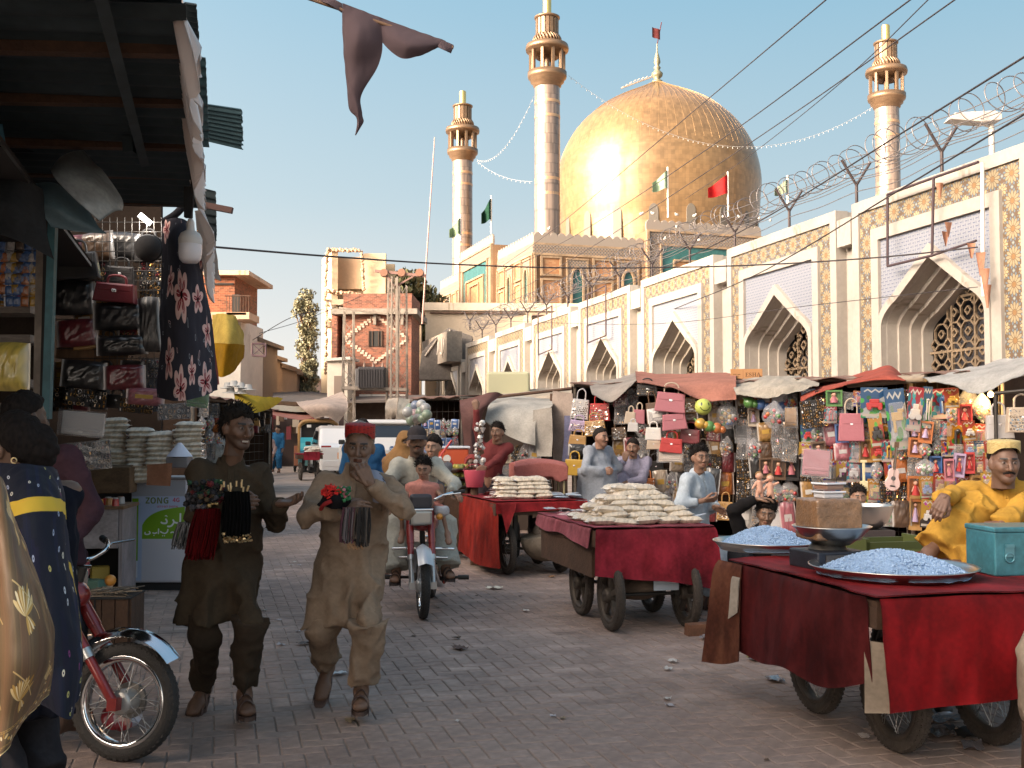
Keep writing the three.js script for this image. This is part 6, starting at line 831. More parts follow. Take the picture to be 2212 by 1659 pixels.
{
const t=thing('cool_box','orange red ice box behind the rider with a white lid','cool box',at(972,1008,14.6),.1);mesh('box',rbox(.42,.24,.34,.02,.03,.12,0),mat([.55,.09,.03],.45),t);mesh('lid',rbox(.46,.03,.38,.01,.03,.26,0),mat([.6,.62,.66],.4),t);mesh('stand',box(.5,1.1,.4,.03,-.55,0),woodDark,t);
const j=thing('juice_press','red framed hand juicer with white parts in front of the orange ice box','juicer',at(956,1004,14.2),0);const rp=mat([.45,.03,.03],.4),wp=mat([.6,.58,.55],.35);mesh('frame',[rod(V(-.16,.25,0),V(-.1,-.1,0),.014),rod(V(.12,.32,0),V(-.04,.1,0),.014),rod(V(.06,.1,.02),V(.26,-.12,.03),.012),rod(V(-.18,.05,0),V(.1,.05,0),.012)],rp,j);mesh('cup',[cyl(.05,.05,.1,12,-.12,.09,.02,PI / 2),cyl(.05,.05,.1,12,.06,.08,.02,PI / 2),sph(.03,10,-.03,.08,.05)],wp,j);mesh('leg',rod(V(0,-.1,0),V(0,-1.0,0),.03),darkSteel,j);
const ly=thing('lime_tray','tiered tray of yellow green limes below the ice box','tray',at(985,1050,14.0)),lm=[];for(let i=0;i<60;i++){const k=i % 3;lm.push(tint(sph(.034,8,rr(-.14,.14),.03+k*.11,rr(-.1,.1)),pick([[.25,.22,.03],[.12,.13,.025],[.35,.28,.05]]),.2));}tag(mesh('limes',lm,mat([1,1,1],.4,0,VC),ly),null,null,null,'stuff');mesh('tray',[0,1,2].map((k)=>cyl(.2,.19,.02,24,0,k*.11,0)),steel,ly);mesh('stand',box(.3,.75,.25,0,-.38,0),woodDark,ly);
const pc=thing('covered_cart','small cart with a quilted salmon pink canopy on thin posts','cart',gnd(1163,14.3),.1),k=164,W2=.7 / 2;mesh('canopy',sdfMesh((x,y,z)=>{const b=max(abs(x)-.34+.02*n3(z*6,y*5,1),abs(z)-.3,y-.20+.42*x*x+.5*z*z,-y-.03+.05*n3(x*9,3,z*9));return b-.015+.01*fbm(x*10,y*10,z*10,2);},[-.42,-.12,-.4],[.42,.27,.4],.014).translate(0,1.05,0),clothM([.46,.16,.14]),pc);mesh('post',[-1,1].flatMap((a)=>[-1,1].map((b)=>rod(V(a*.3,.05,b*.26),V(a*.3,1.06,b*.26),.014))),mat([.35,.28,.15],.6),pc);mesh('shelf',[box(.62,.03,.54,0,.62,0),box(.62,.03,.54,0,.25,0)],woodDark,pc);const gds=[];for(let i=0;i<26;i++)gds.push(tint(rbox(rr(.06,.14),rr(.08,.2),.1,.01,rr(-.24,.24),.74,rr(-.2,.24)),pick([[.3,.28,.24],[.12,.1,.09],[.35,.25,.1],[.4,.4,.42]])));mesh('jars',gds,mShiny,pc).userData.kind='stuff';wheel(pc,.24,{at:V(-.32,.24,.2),tread:false});wheel(pc,.24,{at:V(.32,.24,.2),tread:false});
}
const carWhite=mat([.62,.60,.58],.3,0,{clearcoat:1,clearcoatRoughness:.08}),carGlass=mat([.02,.02,.024],.08,.2,{clearcoat:1}),blackPl=mat([.02,.02,.02],.6);
function car(label,pos,ry,L,Wd,H,suv){
const t=thing(suv?'suv':'car',label,'car',pos,ry),s=H / 1.7,b=.28*s;
const pr=suv?[[-L / 2+.1,b],[-L / 2,.75*s],[-L / 2+.15,.95*s],[-L / 2+1.15,1.1*s],[-L / 2+1.95,H-.04],[-L / 2+2.6,H],[L / 2-.5,H-.02],[L / 2-.12,1.08*s],[L / 2,.9*s],[L / 2-.02,b]]:[[-L / 2+.1,b],[-L / 2,.7*s],[-L / 2+.2,.9*s],[-L / 2+1.2,1.05*s],[-L / 2+2.0,H-.03],[-L / 2+2.8,H],[L / 2-1.0,H-.1],[L / 2-.35,1.08*s],[L / 2,.95*s],[L / 2,b]];
const g=new THREE.ExtrudeGeometry(shp(pr),{depth:Wd-.24,bevelEnabled:true,bevelSize:.07,bevelThickness:.12,bevelSegments:4});put(g,0,0,0,0,-PI / 2,0);put(g,Wd / 2-.12,0,0);
const p=g.attributes.position;for(let i=0;i<p.count;i++){const y=p.getY(i);if(y>1.0*s)p.setX(i,p.getX(i)*(1-.14*(y-1.0*s)/(H-1.0*s)));}g.computeVertexNormals();mesh('body',g,carWhite,t);
const side=(x)=>{const y0=1.1*s,y1=H-.12,q=[[-L / 2+1.5,y0],[-L / 2+2.1,y1],[L / 2-(suv?.75:1.2),y1-.02],[L / 2-(suv?.5:.8),y0]];return q;};
for(const e of[-1,1]){const q=side(e),gl=new THREE.ExtrudeGeometry(shp(q),{depth:.02,bevelEnabled:false});put(gl,0,0,0,0,-PI / 2,0);const pp=gl.attributes.position;for(let i=0;i<pp.count;i++){const y=pp.getY(i);pp.setX(i,e*(Wd / 2*(1-.14*(y-1.0*s)/(H-1.0*s))+.012));}gl.computeVertexNormals();mesh('side_window',gl,carGlass,t);mesh('door_mirror',rbox(.2,.15,.1,.04,e*(Wd / 2+.12),1.12*s,-L / 2+1.55),blackPl,t);mesh('door_handle',[box(.02,.03,.16,e*(Wd / 2+.01),.95*s,-.2),box(.02,.03,.16,e*(Wd / 2+.01),.95*s,.8)],chrome,t);mesh('sill',box(.03,.12,L*.55,e*(Wd / 2+.0),b+.03,0),blackPl,t);mesh('tail_light',rbox(.34,.14,.06,.02,e*(Wd / 2-.22),1.0*s,L / 2+.02),mat([.25,.015,.015],.2,0,{clearcoat:1}),t);}
mesh('rear_window',put(rbox(Wd*.72,.5*s,.03,.012),0,(H+1.08*s)/ 2-(suv?.03:.08),L / 2-(suv?.31:.675)+(suv?.085:.07),suv?-.46:-.87),carGlass,t);
if(suv){mesh('spoiler',rbox(Wd*.74,.06,.3,.02,0,H-.05,L / 2-.42),carWhite,t);mesh('roof_rail',[-1,1].map((e)=>rod(V(e*Wd*.39,H+.04,-L / 2+2.3),V(e*Wd*.39,H+.03,L / 2-.8),.022)),chrome,t);}
mesh('badge',put(new THREE.CircleGeometry(.085,24),0,.96*s,L / 2+.075),mat([1,1,1],.3,.3,{map:ctex(128,128,(k)=>{k.fillStyle='#c8ccd4';k.fillRect(0,0,128,128);k.fillStyle='#3a5d96';k.beginPath();for(let i=0;i<8;i++){const a=PI / 8+i*PI / 4;k.lineTo(64+56*cos(a),64+56*sin(a));}k.fill();k.fillStyle='#e8ecf2';k.font='bold 56px sans-serif';k.textAlign='center';k.fillText(suv?'MG':'',64,84);})}),t);
mesh('number_plate',put(new THREE.PlaneGeometry(.5,.22),0,.72*s,L / 2+.08),mat([1,1,1],.5,0,{map:ctex(128,56,(k)=>{k.fillStyle='#d98a2e';k.fillRect(0,0,128,56);k.fillStyle='#7a4a1c';k.font='bold 40px sans-serif';k.fillText('BK',36,42);})}),t);mesh('bumper',rbox(Wd*.9,.24,.12,.04,0,.45*s,L / 2+.02),suv?blackPl:carWhite,t);
for(const[x,z]of[[-1,-1],[1,-1],[-1,1],[1,1]]){const w=new THREE.Group();w.name='wheel';w.position.set(x*(Wd / 2-.06),.34,z*L*.3);t.add(w);mesh('tyre',put(new THREE.TorusGeometry(.25,.1,10,30),0,0,0,0,PI / 2),rubber,w);mesh('rim',cyl(.2,.2,.14,20,0,0,0,0,0,PI / 2),rimSteel,w);mesh('wheel_arch',cyl(.37,.37,.1,24,x*.02,.02,0,0,0,PI / 2),blackPl,w);}
return t;
}
car('white SUV seen from behind with a round badge and orange plate',V((838-CX)/ F*32-.55,groundY(-34),-34.2),.30,4.4,1.86,1.86,true);
car('white car parked in front of the SUV, its left side showing',V(-6.35,groundY(-39),-39.5),.28,4.4,1.7,1.68,false);
{
const r=thing('auto_rickshaw','yellow framed auto rickshaw with a turquoise back panel seen from behind','rickshaw',gnd(688,41),.12),k=F / 41,W2=.72,og=mat([.52,.29,.10],.5,0,{map:T.grime,uvm:1});
mesh('frame',[rbox(.1,1.25,.1,.03,-W2,1.15,0),rbox(.1,1.25,.1,.03,W2,1.15,0),tube([[-W2,1.7,0],[-W2+.12,1.88,0],[0,1.93,0],[W2-.12,1.88,0],[W2,1.7,0]],.07,24,8)],og,r);mesh('roof',surf(12,8,(s,t)=>V((s-.5)*1.46,1.9-.22*(2*s-1)**4,-t*2.2),.03),mat([.5,.36,.16],.6),r);
mesh('back_panel',put(new THREE.PlaneGeometry(1.36,.78),0,.92,.03),mat([1,1,1],.5,0,{map:ctex(256,150,(g)=>{g.fillStyle='#3aa6b8';g.fillRect(0,0,256,150);g.fillStyle='#56b9c4';g.fillRect(0,40,256,40);g.fillStyle='#2b6f86';g.fillRect(0,95,256,14);g.fillStyle='#1c2c30';g.fillRect(96,52,120,7);g.fillRect(130,44,22,20);g.fillStyle='#7fc9c8';g.fillRect(0,118,256,32);})}),r);mesh('body_side',[box(.06,.9,2.2,-W2,.75,-1.1),box(.06,.9,2.2,W2,.75,-1.1),box(1.4,.9,.06,0,.7,-.05)],mat([.10,.22,.22],.5),r);mesh('dark_cabin',box(1.3,.8,1.8,0,1.45,-1.0),mat([.02,.018,.018],.9),r);mesh('lamp',[box(.16,.1,.05,-.35,1.74,.03),box(.16,.1,.05,.42,1.74,.03),box(.16,.1,.06,-.1,1.32,.05)],mat([.6,.58,.55],.4),r);
for(const x of[-1,1])wheel(r,.24,{at:V(x*.62,.24,-.35),tread:false});wheel(r,.24,{at:V(0,.24,-2.3),tread:false});
const s=thing('side_cart','brown wooden side box standing left of the rickshaw','box',gnd(651,41.5),.1);mesh('box',rbox(.45,.75,1,.02,0,.62,0),mat([.30,.11,.055],.7),s);mesh('shelf',box(.5,.04,1,0,1.03,0),woodDark,s);wheel(s,.2,{at:V(-.2,.2,.3),tread:false});wheel(s,.2,{at:V(.2,.2,.3),tread:false});
const c=cart('small far cart with a red cloth and pale popcorn beside the white cars',(668-CX)/ F*35,35,.25,.8,1.2,{track:.26,base:.35});mesh('red_sheet',[box(.5,.26,.04,.05,.78,.62),box(.84,.04,1.2,0,.84,0)],drapeM([.42,.03,.05]),c);c.updateMatrixWorld(true);for(let i=0;i<9;i++)popBag(c.localToWorld(V(rr(-.2,.35),.92+(i % 3)*.06,rr(-.2,.4))),.3,'pale popcorn bag on the small far cart','popcorn bags on the far cart',1.3);
}
const px=(d)=>F / d,tarp=(label,rows,m,o={})=>{const c=mesh(o.n||'tarpaulin',cloth(rows.map((r)=>r.map(([u,v,d])=>at(u,v,d))),o.nu||44,o.nv||20,o.fold??.03,o.fr||4,.006,rows.length+rows[0][0][0]),m);return tag(c,label,o.c||'tarpaulin');};
const PAL={brown:[.10,.055,.03],gold:[.34,.19,.06],maroon:[.16,.022,.028],pink:[.36,.12,.145],orange:[.38,.12,.03],yellow:[.42,.25,.035],blue:[.05,.12,.30],silver:[.40,.38,.37],black:[.022,.02,.02],red:[.38,.03,.028],cream:[.40,.32,.24],green:[.08,.20,.05],white:[.52,.50,.47],lilac:[.36,.27,.40]};
const printT=[0,1,2,3,4,5].map((k)=>ctex(128,160,(g)=>{const h=[['#c9401f','#f0b429'],['#e6a51e','#d93a1c'],['#2b6cab','#dfe7ee'],['#b8274a','#f3cfd4'],['#d8772a','#f6e3bb'],['#e3b62a','#3b2b1c']][k];g.fillStyle=h[1];g.fillRect(0,0,128,160);g.fillStyle=h[0];g.fillRect(0,0,128,34);g.beginPath();g.moveTo(0,34);g.lineTo(128,34);g.lineTo(0,120);g.fill();for(let i=0;i<14;i++){g.fillStyle=`hsl(${hash(i, k, 1) * 60 + k * 50},70%,${30 + 40 * hash(i, k, 2)}%)`;g.beginPath();g.arc(hash(i,k,3)*128,20+hash(i,k,4)*140,4+14*hash(i,k,5),0,7);g.fill();}g.strokeStyle='#fff';g.lineWidth=7;g.beginPath();g.moveTo(16,22);for(let i=1;i<6;i++)g.lineTo(16+i*18,i % 2?10:24);g.stroke();g.fillStyle='#f4efe6';g.fillRect(8,138,112,14);}));
const printM=printT.map((t)=>mat([.34,.32,.30],.35,0,{map:t,clearcoat:.6})),mats={};
const colM=(c,r=.5,m=0,o={})=>mats[c+r+m+(o.clearcoat||'')]??=mat(PAL[c],r,m,{bumpMap:T.rough,bumpScale:.002,uvm:5,...o});
const clearM=mat([.9,.9,.92],.12,0,{transmission:.86,thickness:0,ior:1.3});
const G={
handbag(t,w,h,c){const bw=w / 2,bh=h*.62,m=colM(c,.35,0,{clearcoat:.5});mesh('body',extr([[-bw,0],[bw,0],[bw*.88,bh],[-bw*.88,bh]],w*.22,.012,0,-h*.5,0),m,t);mesh('flap',rbox(w*.84,bh*.4,.02,.008,0,-h*.5+bh*.82,w*.24),m,t);mesh('clasp',rbox(w*.12,w*.08,.014,.004,0,-h*.5+bh*.62,w*.255),mFoil,t);mesh('handle',tube([[-bw*.5,-h*.5+bh,w*.1],[-bw*.42,h*.42,w*.12],[0,h*.5,w*.12],[bw*.42,h*.42,w*.12],[bw*.5,-h*.5+bh,w*.1]],.011,20,6),colM(c==='pink'?'cream':c,.5),t);},
sequin_bag(t,w,h,c){G.handbag(t,w,h,c);const q=[],n=9,k=floor(n*h*.62 / w);for(let i=0;i<n;i++)for(let j=0;j<k;j++)q.push(tint(put(new THREE.CylinderGeometry(w / n*.42,w / n*.42,.004,7),(i+.5*(j % 2)-n / 2+.25)*w / n*.9,-h*.48+(j+.5)*w / n,w*.235+.008,PI / 2+rr(-.35,.35),0,rr(-.3,.3)),pick([PAL.silver,PAL.white,PAL.cream])));mesh('sequins',q,mFoil,t).userData.kind='stuff';},
toy_card(t,w,h,c){mesh('card',rbox(w,h,.006,.002),printM[floor(R()*6)],t);const k=floor(R()*3),m=pick(['black','yellow','red','silver','blue']),M=colM(m,.3,0,{clearcoat:.4});mesh('toy',k===0?[rbox(w*.55,h*.14,.03,.006,0,h*.05,.02),rbox(w*.14,h*.22,.03,.006,-w*.16,-h*.1,.02),rbox(w*.3,h*.06,.02,.004,w*.2,h*.14,.02)]:k===1?[rbox(w*.6,h*.16,.05,.012,0,-h*.08,.025),rbox(w*.36,h*.14,.045,.012,0,h*.05,.025),cyl(h*.07,h*.07,.06,12,-w*.2,-h*.17,.025,PI / 2),cyl(h*.07,h*.07,.06,12,w*.2,-h*.17,.025,PI / 2)]:[rod(V(-w*.1,-h*.3,.02),V(-w*.1,h*.2,.02),w*.07),rod(V(w*.15,-h*.3,.02),V(w*.15,h*.15,.02),w*.06),sph(w*.13,8,0,h*.18,.03)],M,t);if(R()<.5)mesh('blister',rbox(w*.74,h*.6,.07,.02,0,-h*.02,.03),clearM,t);},
bangle_rack(t,w,h,c){mesh('board',rbox(w,h,.02,.004,0,0,-.012),colM('black',.7),t);const q=[],n=max(3,Math.round(w / .035)),k=max(3,Math.round(h / .04));for(let i=0;i<n;i++)for(let j=0;j<k;j++)if(R()<.9)q.push(tint(R()<.5?put(new THREE.TorusGeometry(.014,.0045,4,9),(i+.5-n / 2)*w / n,(j+.5-k / 2)*h / k,.01,rr(-.5,.5),rr(-.7,.7)):box(.011,.024,.012,(i+.5-n / 2)*w / n,(j+.5-k / 2)*h / k,.008,rr(-.4,.4),rr(-.5,.5),rr(-.3,.3)),pick([PAL.gold,PAL.silver,PAL.gold,PAL[c],PAL.cream]),.3));mesh('trinkets',q,mFoil,t).userData.kind='stuff';if(R()<.5)mesh('plastic_cover',put(surf(8,10,(s,v)=>V((s-.5)*w*1.08,(v-.5)*h*1.06,.03+.012*n3(s*7+w*99,v*9,1)))),clearM,t);},
toy_bag(t,w,h,c){const q=[];for(let i=0;i<22;i++){const a=R()*6.3,b=Math.sqrt(R());q.push(tint(sph(w*rr(.07,.13),8,cos(a)*b*w*.36,-h*.12+sin(a)*b*h*.27,rr(-.04,.05)),pick([PAL.green,PAL.orange,PAL[c],PAL.yellow,PAL.red,PAL.white]),.3));}mesh('toys',q,mShiny,t).userData.kind='stuff';mesh('bag',surf(16,14,(s,v)=>{const a=s*2*PI,y=lerp(-h*.5,h*.5,v),r=(v<.7?sin(min(1,v*1.6+.12)*PI*.62):lerp(.9,.12,(v-.7)/ .3))*(1+.12*n3(cos(a)*3,v*6,sin(a)*3+w*50));return V(cos(a)*w*.52*r,y,sin(a)*w*.3*r);}),clearM,t);},
doll_box(t,w,h,c){const m=colM(c,.45,0,{clearcoat:.4});mesh('box',[box(w,h,.02,0,0,-.03),box(w*.1,h,.06,-w*.45,0,0),box(w*.1,h,.06,w*.45,0,0),box(w*.8,h*.1,.06,0,h*.45,0),box(w*.8,h*.12,.06,0,-h*.44,0)],m,t);mesh('doll',[tint(sph(w*.15,10,0,h*.22,.0),[.5,.28,.2]),tint(cyl(w*.09,w*.26,h*.4,12,0,-h*.06,0),pick([PAL.pink,PAL.red,PAL.lilac])),tint(sph(w*.17,10,0,h*.245,-.012),[.12,.06,.02]),tint(rod(V(-w*.1,h*.1,0),V(-w*.24,-h*.12,.01),w*.04),[.5,.28,.2]),tint(rod(V(w*.1,h*.1,0),V(w*.24,-h*.12,.01),w*.04),[.5,.28,.2])],mGen,t);},
pouch(t,w,h,c){const g=pillow(w,h,w*.28,R()*99,PAL[c],1.2);put(g,0,0,0,PI / 2);mesh('pouch',g,mShiny,t);if(!/black|maroon|brown/.test(c))mesh('label_strip',rbox(w*.5,h*.22,.006,.002,0,0,w*.15),colM(pick(['white','yellow','silver'])),t);},
shirt_pack(t,w,h,c){mesh('pack',rbox(w,h,.03,.01),colM(c,.6),t);mesh('fold',[rbox(w*.8,h*.12,.02,.006,0,-h*.38,.018),rbox(w*.9,h*.10,.02,.006,0,-h*.24,.016)],colM(c,.6),t);mesh('plastic_cover',put(surf(8,10,(s,v)=>V((s-.5)*w*1.15,(v-.5)*h*1.12,.035+.014*n3(s*6+w*77,v*8,2)))),clearM,t);},
};
const nounOf={handbag:'handbag',sequin_bag:'sequined bag',toy_card:'toy on a printed card',bangle_rack:'board of trinkets',toy_bag:'clear bag of small toys',doll_box:'boxed doll',pouch:'shiny pouch',shirt_pack:'plastic wrapped pack'};
const ORD=['first','second','third','fourth','fifth','sixth','seventh','eighth','ninth','tenth','eleventh','twelfth'];
function good(kind,u,v,d,w,h,c,label,tw=0){const k=px(d),t=thing(kind,label,nounOf[kind].replace(/ (on|of) .*/,'').replace('clear ','').replace('plastic wrapped ','').replace('boxed ','').replace('sequined ','').replace('shiny ',''),at(u,v,d),-.16+tw+rr(-.12,.12));t.rotation.z=rr(-.13,.13);G[kind](t,w / k,h / k,c);return t;}
function fill(stall,u0,u1,rows,dL,dR,kinds,cols,skip){
rows.forEach(([v0,v1,n],r)=>{for(let i=0;i<n;i++){const w=(u1-u0)/ n,u=u0+(i+.5)*w+rr(-.1,.1)*w,v=(v0+v1)/ 2+rr(-3,3);if(skip&&skip(u,v))continue;const k=pick(kinds),c=pick(cols),d=lerp(dL,dR,(u-u0)/(u1-u0))-rr(0,.22);good(k,u,v,d,w*rr(.95,1.3),(v1-v0)*rr(.9,1.25),c,`${c} ${nounOf[k]}, ${ORD[r]} row down, ${ORD[i]} from left, ${stall.replace('the ', '')}`);}});
}
function stall(label,u0,u1,vt,dL,dR,deep,shelves){
const a=at(u0,937,dL),b=at(u1,937,dR),t=thing('market_stall',label,'stall',V(a.x,groundY(a.z),a.z)),B=b.clone().sub(a).setY(groundY(b.z)-groundY(a.z)),hL=at(u0,vt,dL).y-t.position.y,n=V(B.z,0,-B.x).normalize();if(dL<dR?n.x>0:n.z>0)n.negate();const K=n.clone().multiplyScalar(deep),q=(s,y,k)=>V(B.x*s,y,B.z*s).addScaledVector(K,k),pm=mat([.33,.28,.23],.7,.1,{map:T.grime,uvm:2});
mesh('post',rod(q(0,0,.04),q(0,hL,.04),.035),pm,t);mesh('post',rod(q(1,0,.04),q(1,hL,.04),.035),pm,t);mesh('post',rod(q(0,0,1),q(0,hL,1),.03),pm,t);mesh('post',rod(q(1,0,1),q(1,hL,1),.03),pm,t);
mesh('rail',[rod(q(0,hL,.05),q(1,hL,.05),.03),rod(q(0,hL,1),q(1,hL,1),.03),rod(q(0,hL,0),q(0,hL,1),.025),rod(q(1,hL,0),q(1,hL,1),.025)],pm,t);
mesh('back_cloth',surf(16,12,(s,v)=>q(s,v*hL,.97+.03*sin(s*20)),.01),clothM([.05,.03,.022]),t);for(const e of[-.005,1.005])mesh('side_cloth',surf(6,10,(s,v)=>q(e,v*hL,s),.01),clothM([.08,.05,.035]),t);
mesh('hanging_grid',[...Array(9)].map((_,i)=>rod(q(0,.35+i*(hL-.4)/ 8,.12),q(1,.35+i*(hL-.4)/ 8,.12),.006,4)).concat([...Array(9)].map((_,i)=>rod(q(i / 8,.3,.125),q(i / 8,hL,.125),.006,4))),darkSteel,t);mesh('roof_board',box(.01,.01,.01,0,-.2,0),pm,t).removeFromParent();
mesh('roof_cloth',surf(14,8,(s,v)=>q(s,hL+.03+.05*sin(v*PI)-.04*sin(s*9)**2,lerp(-.1,1.05,v)),.01),clothM([.30,.18,.14]),t);mesh('counter',surf(1,1,(s,v)=>q(s,.5,v),.04),woodDark,t);return t;
}
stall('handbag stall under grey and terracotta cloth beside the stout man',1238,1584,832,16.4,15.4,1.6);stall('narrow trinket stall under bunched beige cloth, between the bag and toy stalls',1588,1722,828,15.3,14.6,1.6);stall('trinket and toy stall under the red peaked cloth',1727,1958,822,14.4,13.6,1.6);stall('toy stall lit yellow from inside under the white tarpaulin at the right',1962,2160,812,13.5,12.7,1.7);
[['sequin_bag',1255,872,15.9,36,64,'silver','silver sequined bag hanging by two tan straps at the left end of the bag stall'],['sequin_bag',1296,880,15.8,42,56,'red','red and silver sequined bag next to the silver one at the bag stall'],['sequin_bag',1251,914,15.7,38,34,'lilac','lilac silver beaded bag in the second row, left end of the bag stall'],['sequin_bag',1286,916,15.6,44,48,'gold','gold glittering bag above the stout man'],['handbag',1249,946,15.5,36,36,'gold','orange gold bag in the third row, left end of the bag stall'],['pouch',1246,972,15.4,34,26,'black','black and white pouch below the orange gold bag, left of the stout man'],['handbag',1242,1000,15.2,40,50,'yellow','dark yellow patterned bag at the lower left end of the bag stall'],
['sequin_bag',1398,836,15.2,44,36,'black','dark sequined bag high under the terracotta cloth edge'],['handbag',1362,896,15.1,20,38,'cream','small cream purse hanging left of the white mesh purse'],['handbag',1381,892,15.1,22,44,'pink','small dusty pink purse beside the small cream purse'],['handbag',1411,880,15,30,70,'brown','brown long strapped bag in the middle of the bag stall'],['pouch',1420,898,14.9,40,34,'silver','silver and black fan shaped pouch left of the pink handbags'],['handbag',1412,930,14.9,32,38,'white','white purse in the middle of the bag stall'],['handbag',1368,918,15,20,26,'silver','small silver purse under the cream one'],['handbag',1412,956,14.9,28,26,'cream','pale cream wallet below the white purse'],
['handbag',1449,858,14.8,62,62,'pink','big pink handbag with pale straps at the top of the bag stall'],['handbag',1455,902,14.8,50,50,'pink','second big pink handbag directly below the first pink one'],['handbag',1451,954,14.8,46,44,'red','shiny red quilted handbag below the pink handbags'],['handbag',1492,934,14.9,42,44,'maroon','shiny dark red handbag right of the red quilted one'],['sequin_bag',1488,866,15,34,50,'gold','brown and gold dotted bag right of the big pink handbag'],['shirt_pack',1448,985,14.8,50,26,'cream','cream wrapped pack under the red quilted handbag'],['pouch',1489,902,14.9,34,20,'brown','brown glittering clutch under the dotted bag'],
['toy_bag',1571,896,14.6,46,62,'blue','blue and silver bag of toys at the right end of the bag stall'],['toy_bag',1671,896,13.9,46,60,'green','clear bag of green and yellow balls hanging in the narrow stall'],['handbag',1838,906,13.4,50,90,'pink','pale pink bag with long strap hanging in the red cloth stall'],['bangle_rack',1758,894,13.6,54,60,'gold','plastic covered dark gold trinkets at the left of the red cloth stall'],['shirt_pack',1763,1000,13.4,56,56,'pink','pale pink wrapped cloth pack at the left of the red cloth stall'],['toy_card',1888,870,13.2,56,66,'yellow','wide toy card with yellow goggles and a dark gun in the red cloth stall'],['toy_card',1893,930,13.2,30,74,'black','tall dark grey toy gun pack below the goggles card'],['toy_card',1938,906,13.0,42,132,'blue','tall blue, red and white toy gun card between the two toy stalls'],
['toy_card',1976,884,12.8,32,96,'red','tall red and yellow toy card left in the yellow toy stall'],['toy_card',2003,880,12.8,20,90,'yellow','tall yellow toy gun card in the yellow toy stall'],['toy_card',2038,872,12.9,54,66,'red','large red toy card with a black motorcycle in the yellow toy stall'],['toy_bag',2092,870,12.9,42,70,'black','bag of dark glittering toys next to the large red card'],['toy_bag',2122,880,12.7,36,64,'orange','orange glowing bag of toys near the bare lamp'],['toy_card',2068,942,12.7,44,60,'yellow','yellow framed toy tower card in the middle of the yellow toy stall'],['toy_card',2112,944,12.6,40,58,'orange','pale orange toy car card right of the yellow framed tower'],['toy_bag',1998,1010,12.5,42,38,'green','bright green and orange bag of toys in the yellow toy stall'],
['doll_box',2050,1015,12.4,20,48,'pink','pink boxed doll, leftmost of three beside the yellow vendor'],['doll_box',2072,1005,12.4,22,52,'lilac','lilac boxed doll in the middle of three beside the yellow vendor'],['doll_box',2094,1000,12.4,20,46,'red','red boxed doll, rightmost of three beside the yellow vendor'],
['handbag',2156,908,11.8,52,76,'silver','bag with silver, blue and red scales at the right, behind the vendor'],['sequin_bag',2204,892,11.6,60,80,'cream','bag with pale and red checks at the right edge of the picture']].forEach((a)=>good(...a));
const taken=[...scene.children].filter((o)=>G[o.name.replace(/_\d+$/,'')]).map((o)=>{const p=o.position;const d=-p.z;const q=(d*CP+(p.y-EYE)*SP);return[CX+F*p.x / q,CY-F*((p.y-EYE)*CP-d*SP)/ q];}),near=(r)=>(u,v)=>taken.some(([a,b])=>abs(a-u)<r&&abs(b-v)<r+6);
const warm=['gold','brown','gold','maroon','orange','black','brown','cream'],bright=['yellow','orange','red','brown','gold','blue','pink','maroon','black','green'];
fill('the bag stall',1325,1582,[[842,880,9],[878,914,10],[912,948,10],[946,984,10],[982,1020,10],[1018,1066,9],[1064,1120,8]],15.9,15.0,['handbag','bangle_rack','pouch','pouch','sequin_bag','pouch','toy_bag'],warm,near(17));
fill('the narrow stall',1592,1720,[[850,884,5],[882,918,5],[916,954,5],[952,992,5],[990,1035,5],[1035,1090,4],[1088,1150,4]],14.9,14.2,['bangle_rack','bangle_rack','shirt_pack','toy_bag','pouch','doll_box'],[...warm,'black','white','pink'],near(19));
fill('the red cloth stall',1730,1960,[[845,882,8],[880,918,9],[916,956,9],[954,996,9],[994,1040,9],[1038,1085,8],[1083,1140,8]],14.0,13.2,['toy_card','bangle_rack','toy_bag','doll_box','pouch','toy_card'],[...bright,'gold','brown'],near(17));
fill('the yellow toy stall',1964,2150,[[840,880,7],[878,916,7],[914,952,8],[950,988,8],[986,1030,8],[1028,1080,7],[1078,1140,7]],13.1,12.4,['toy_card','toy_card','toy_bag','doll_box','bangle_rack'],[...bright,'yellow','orange','gold'],near(17));
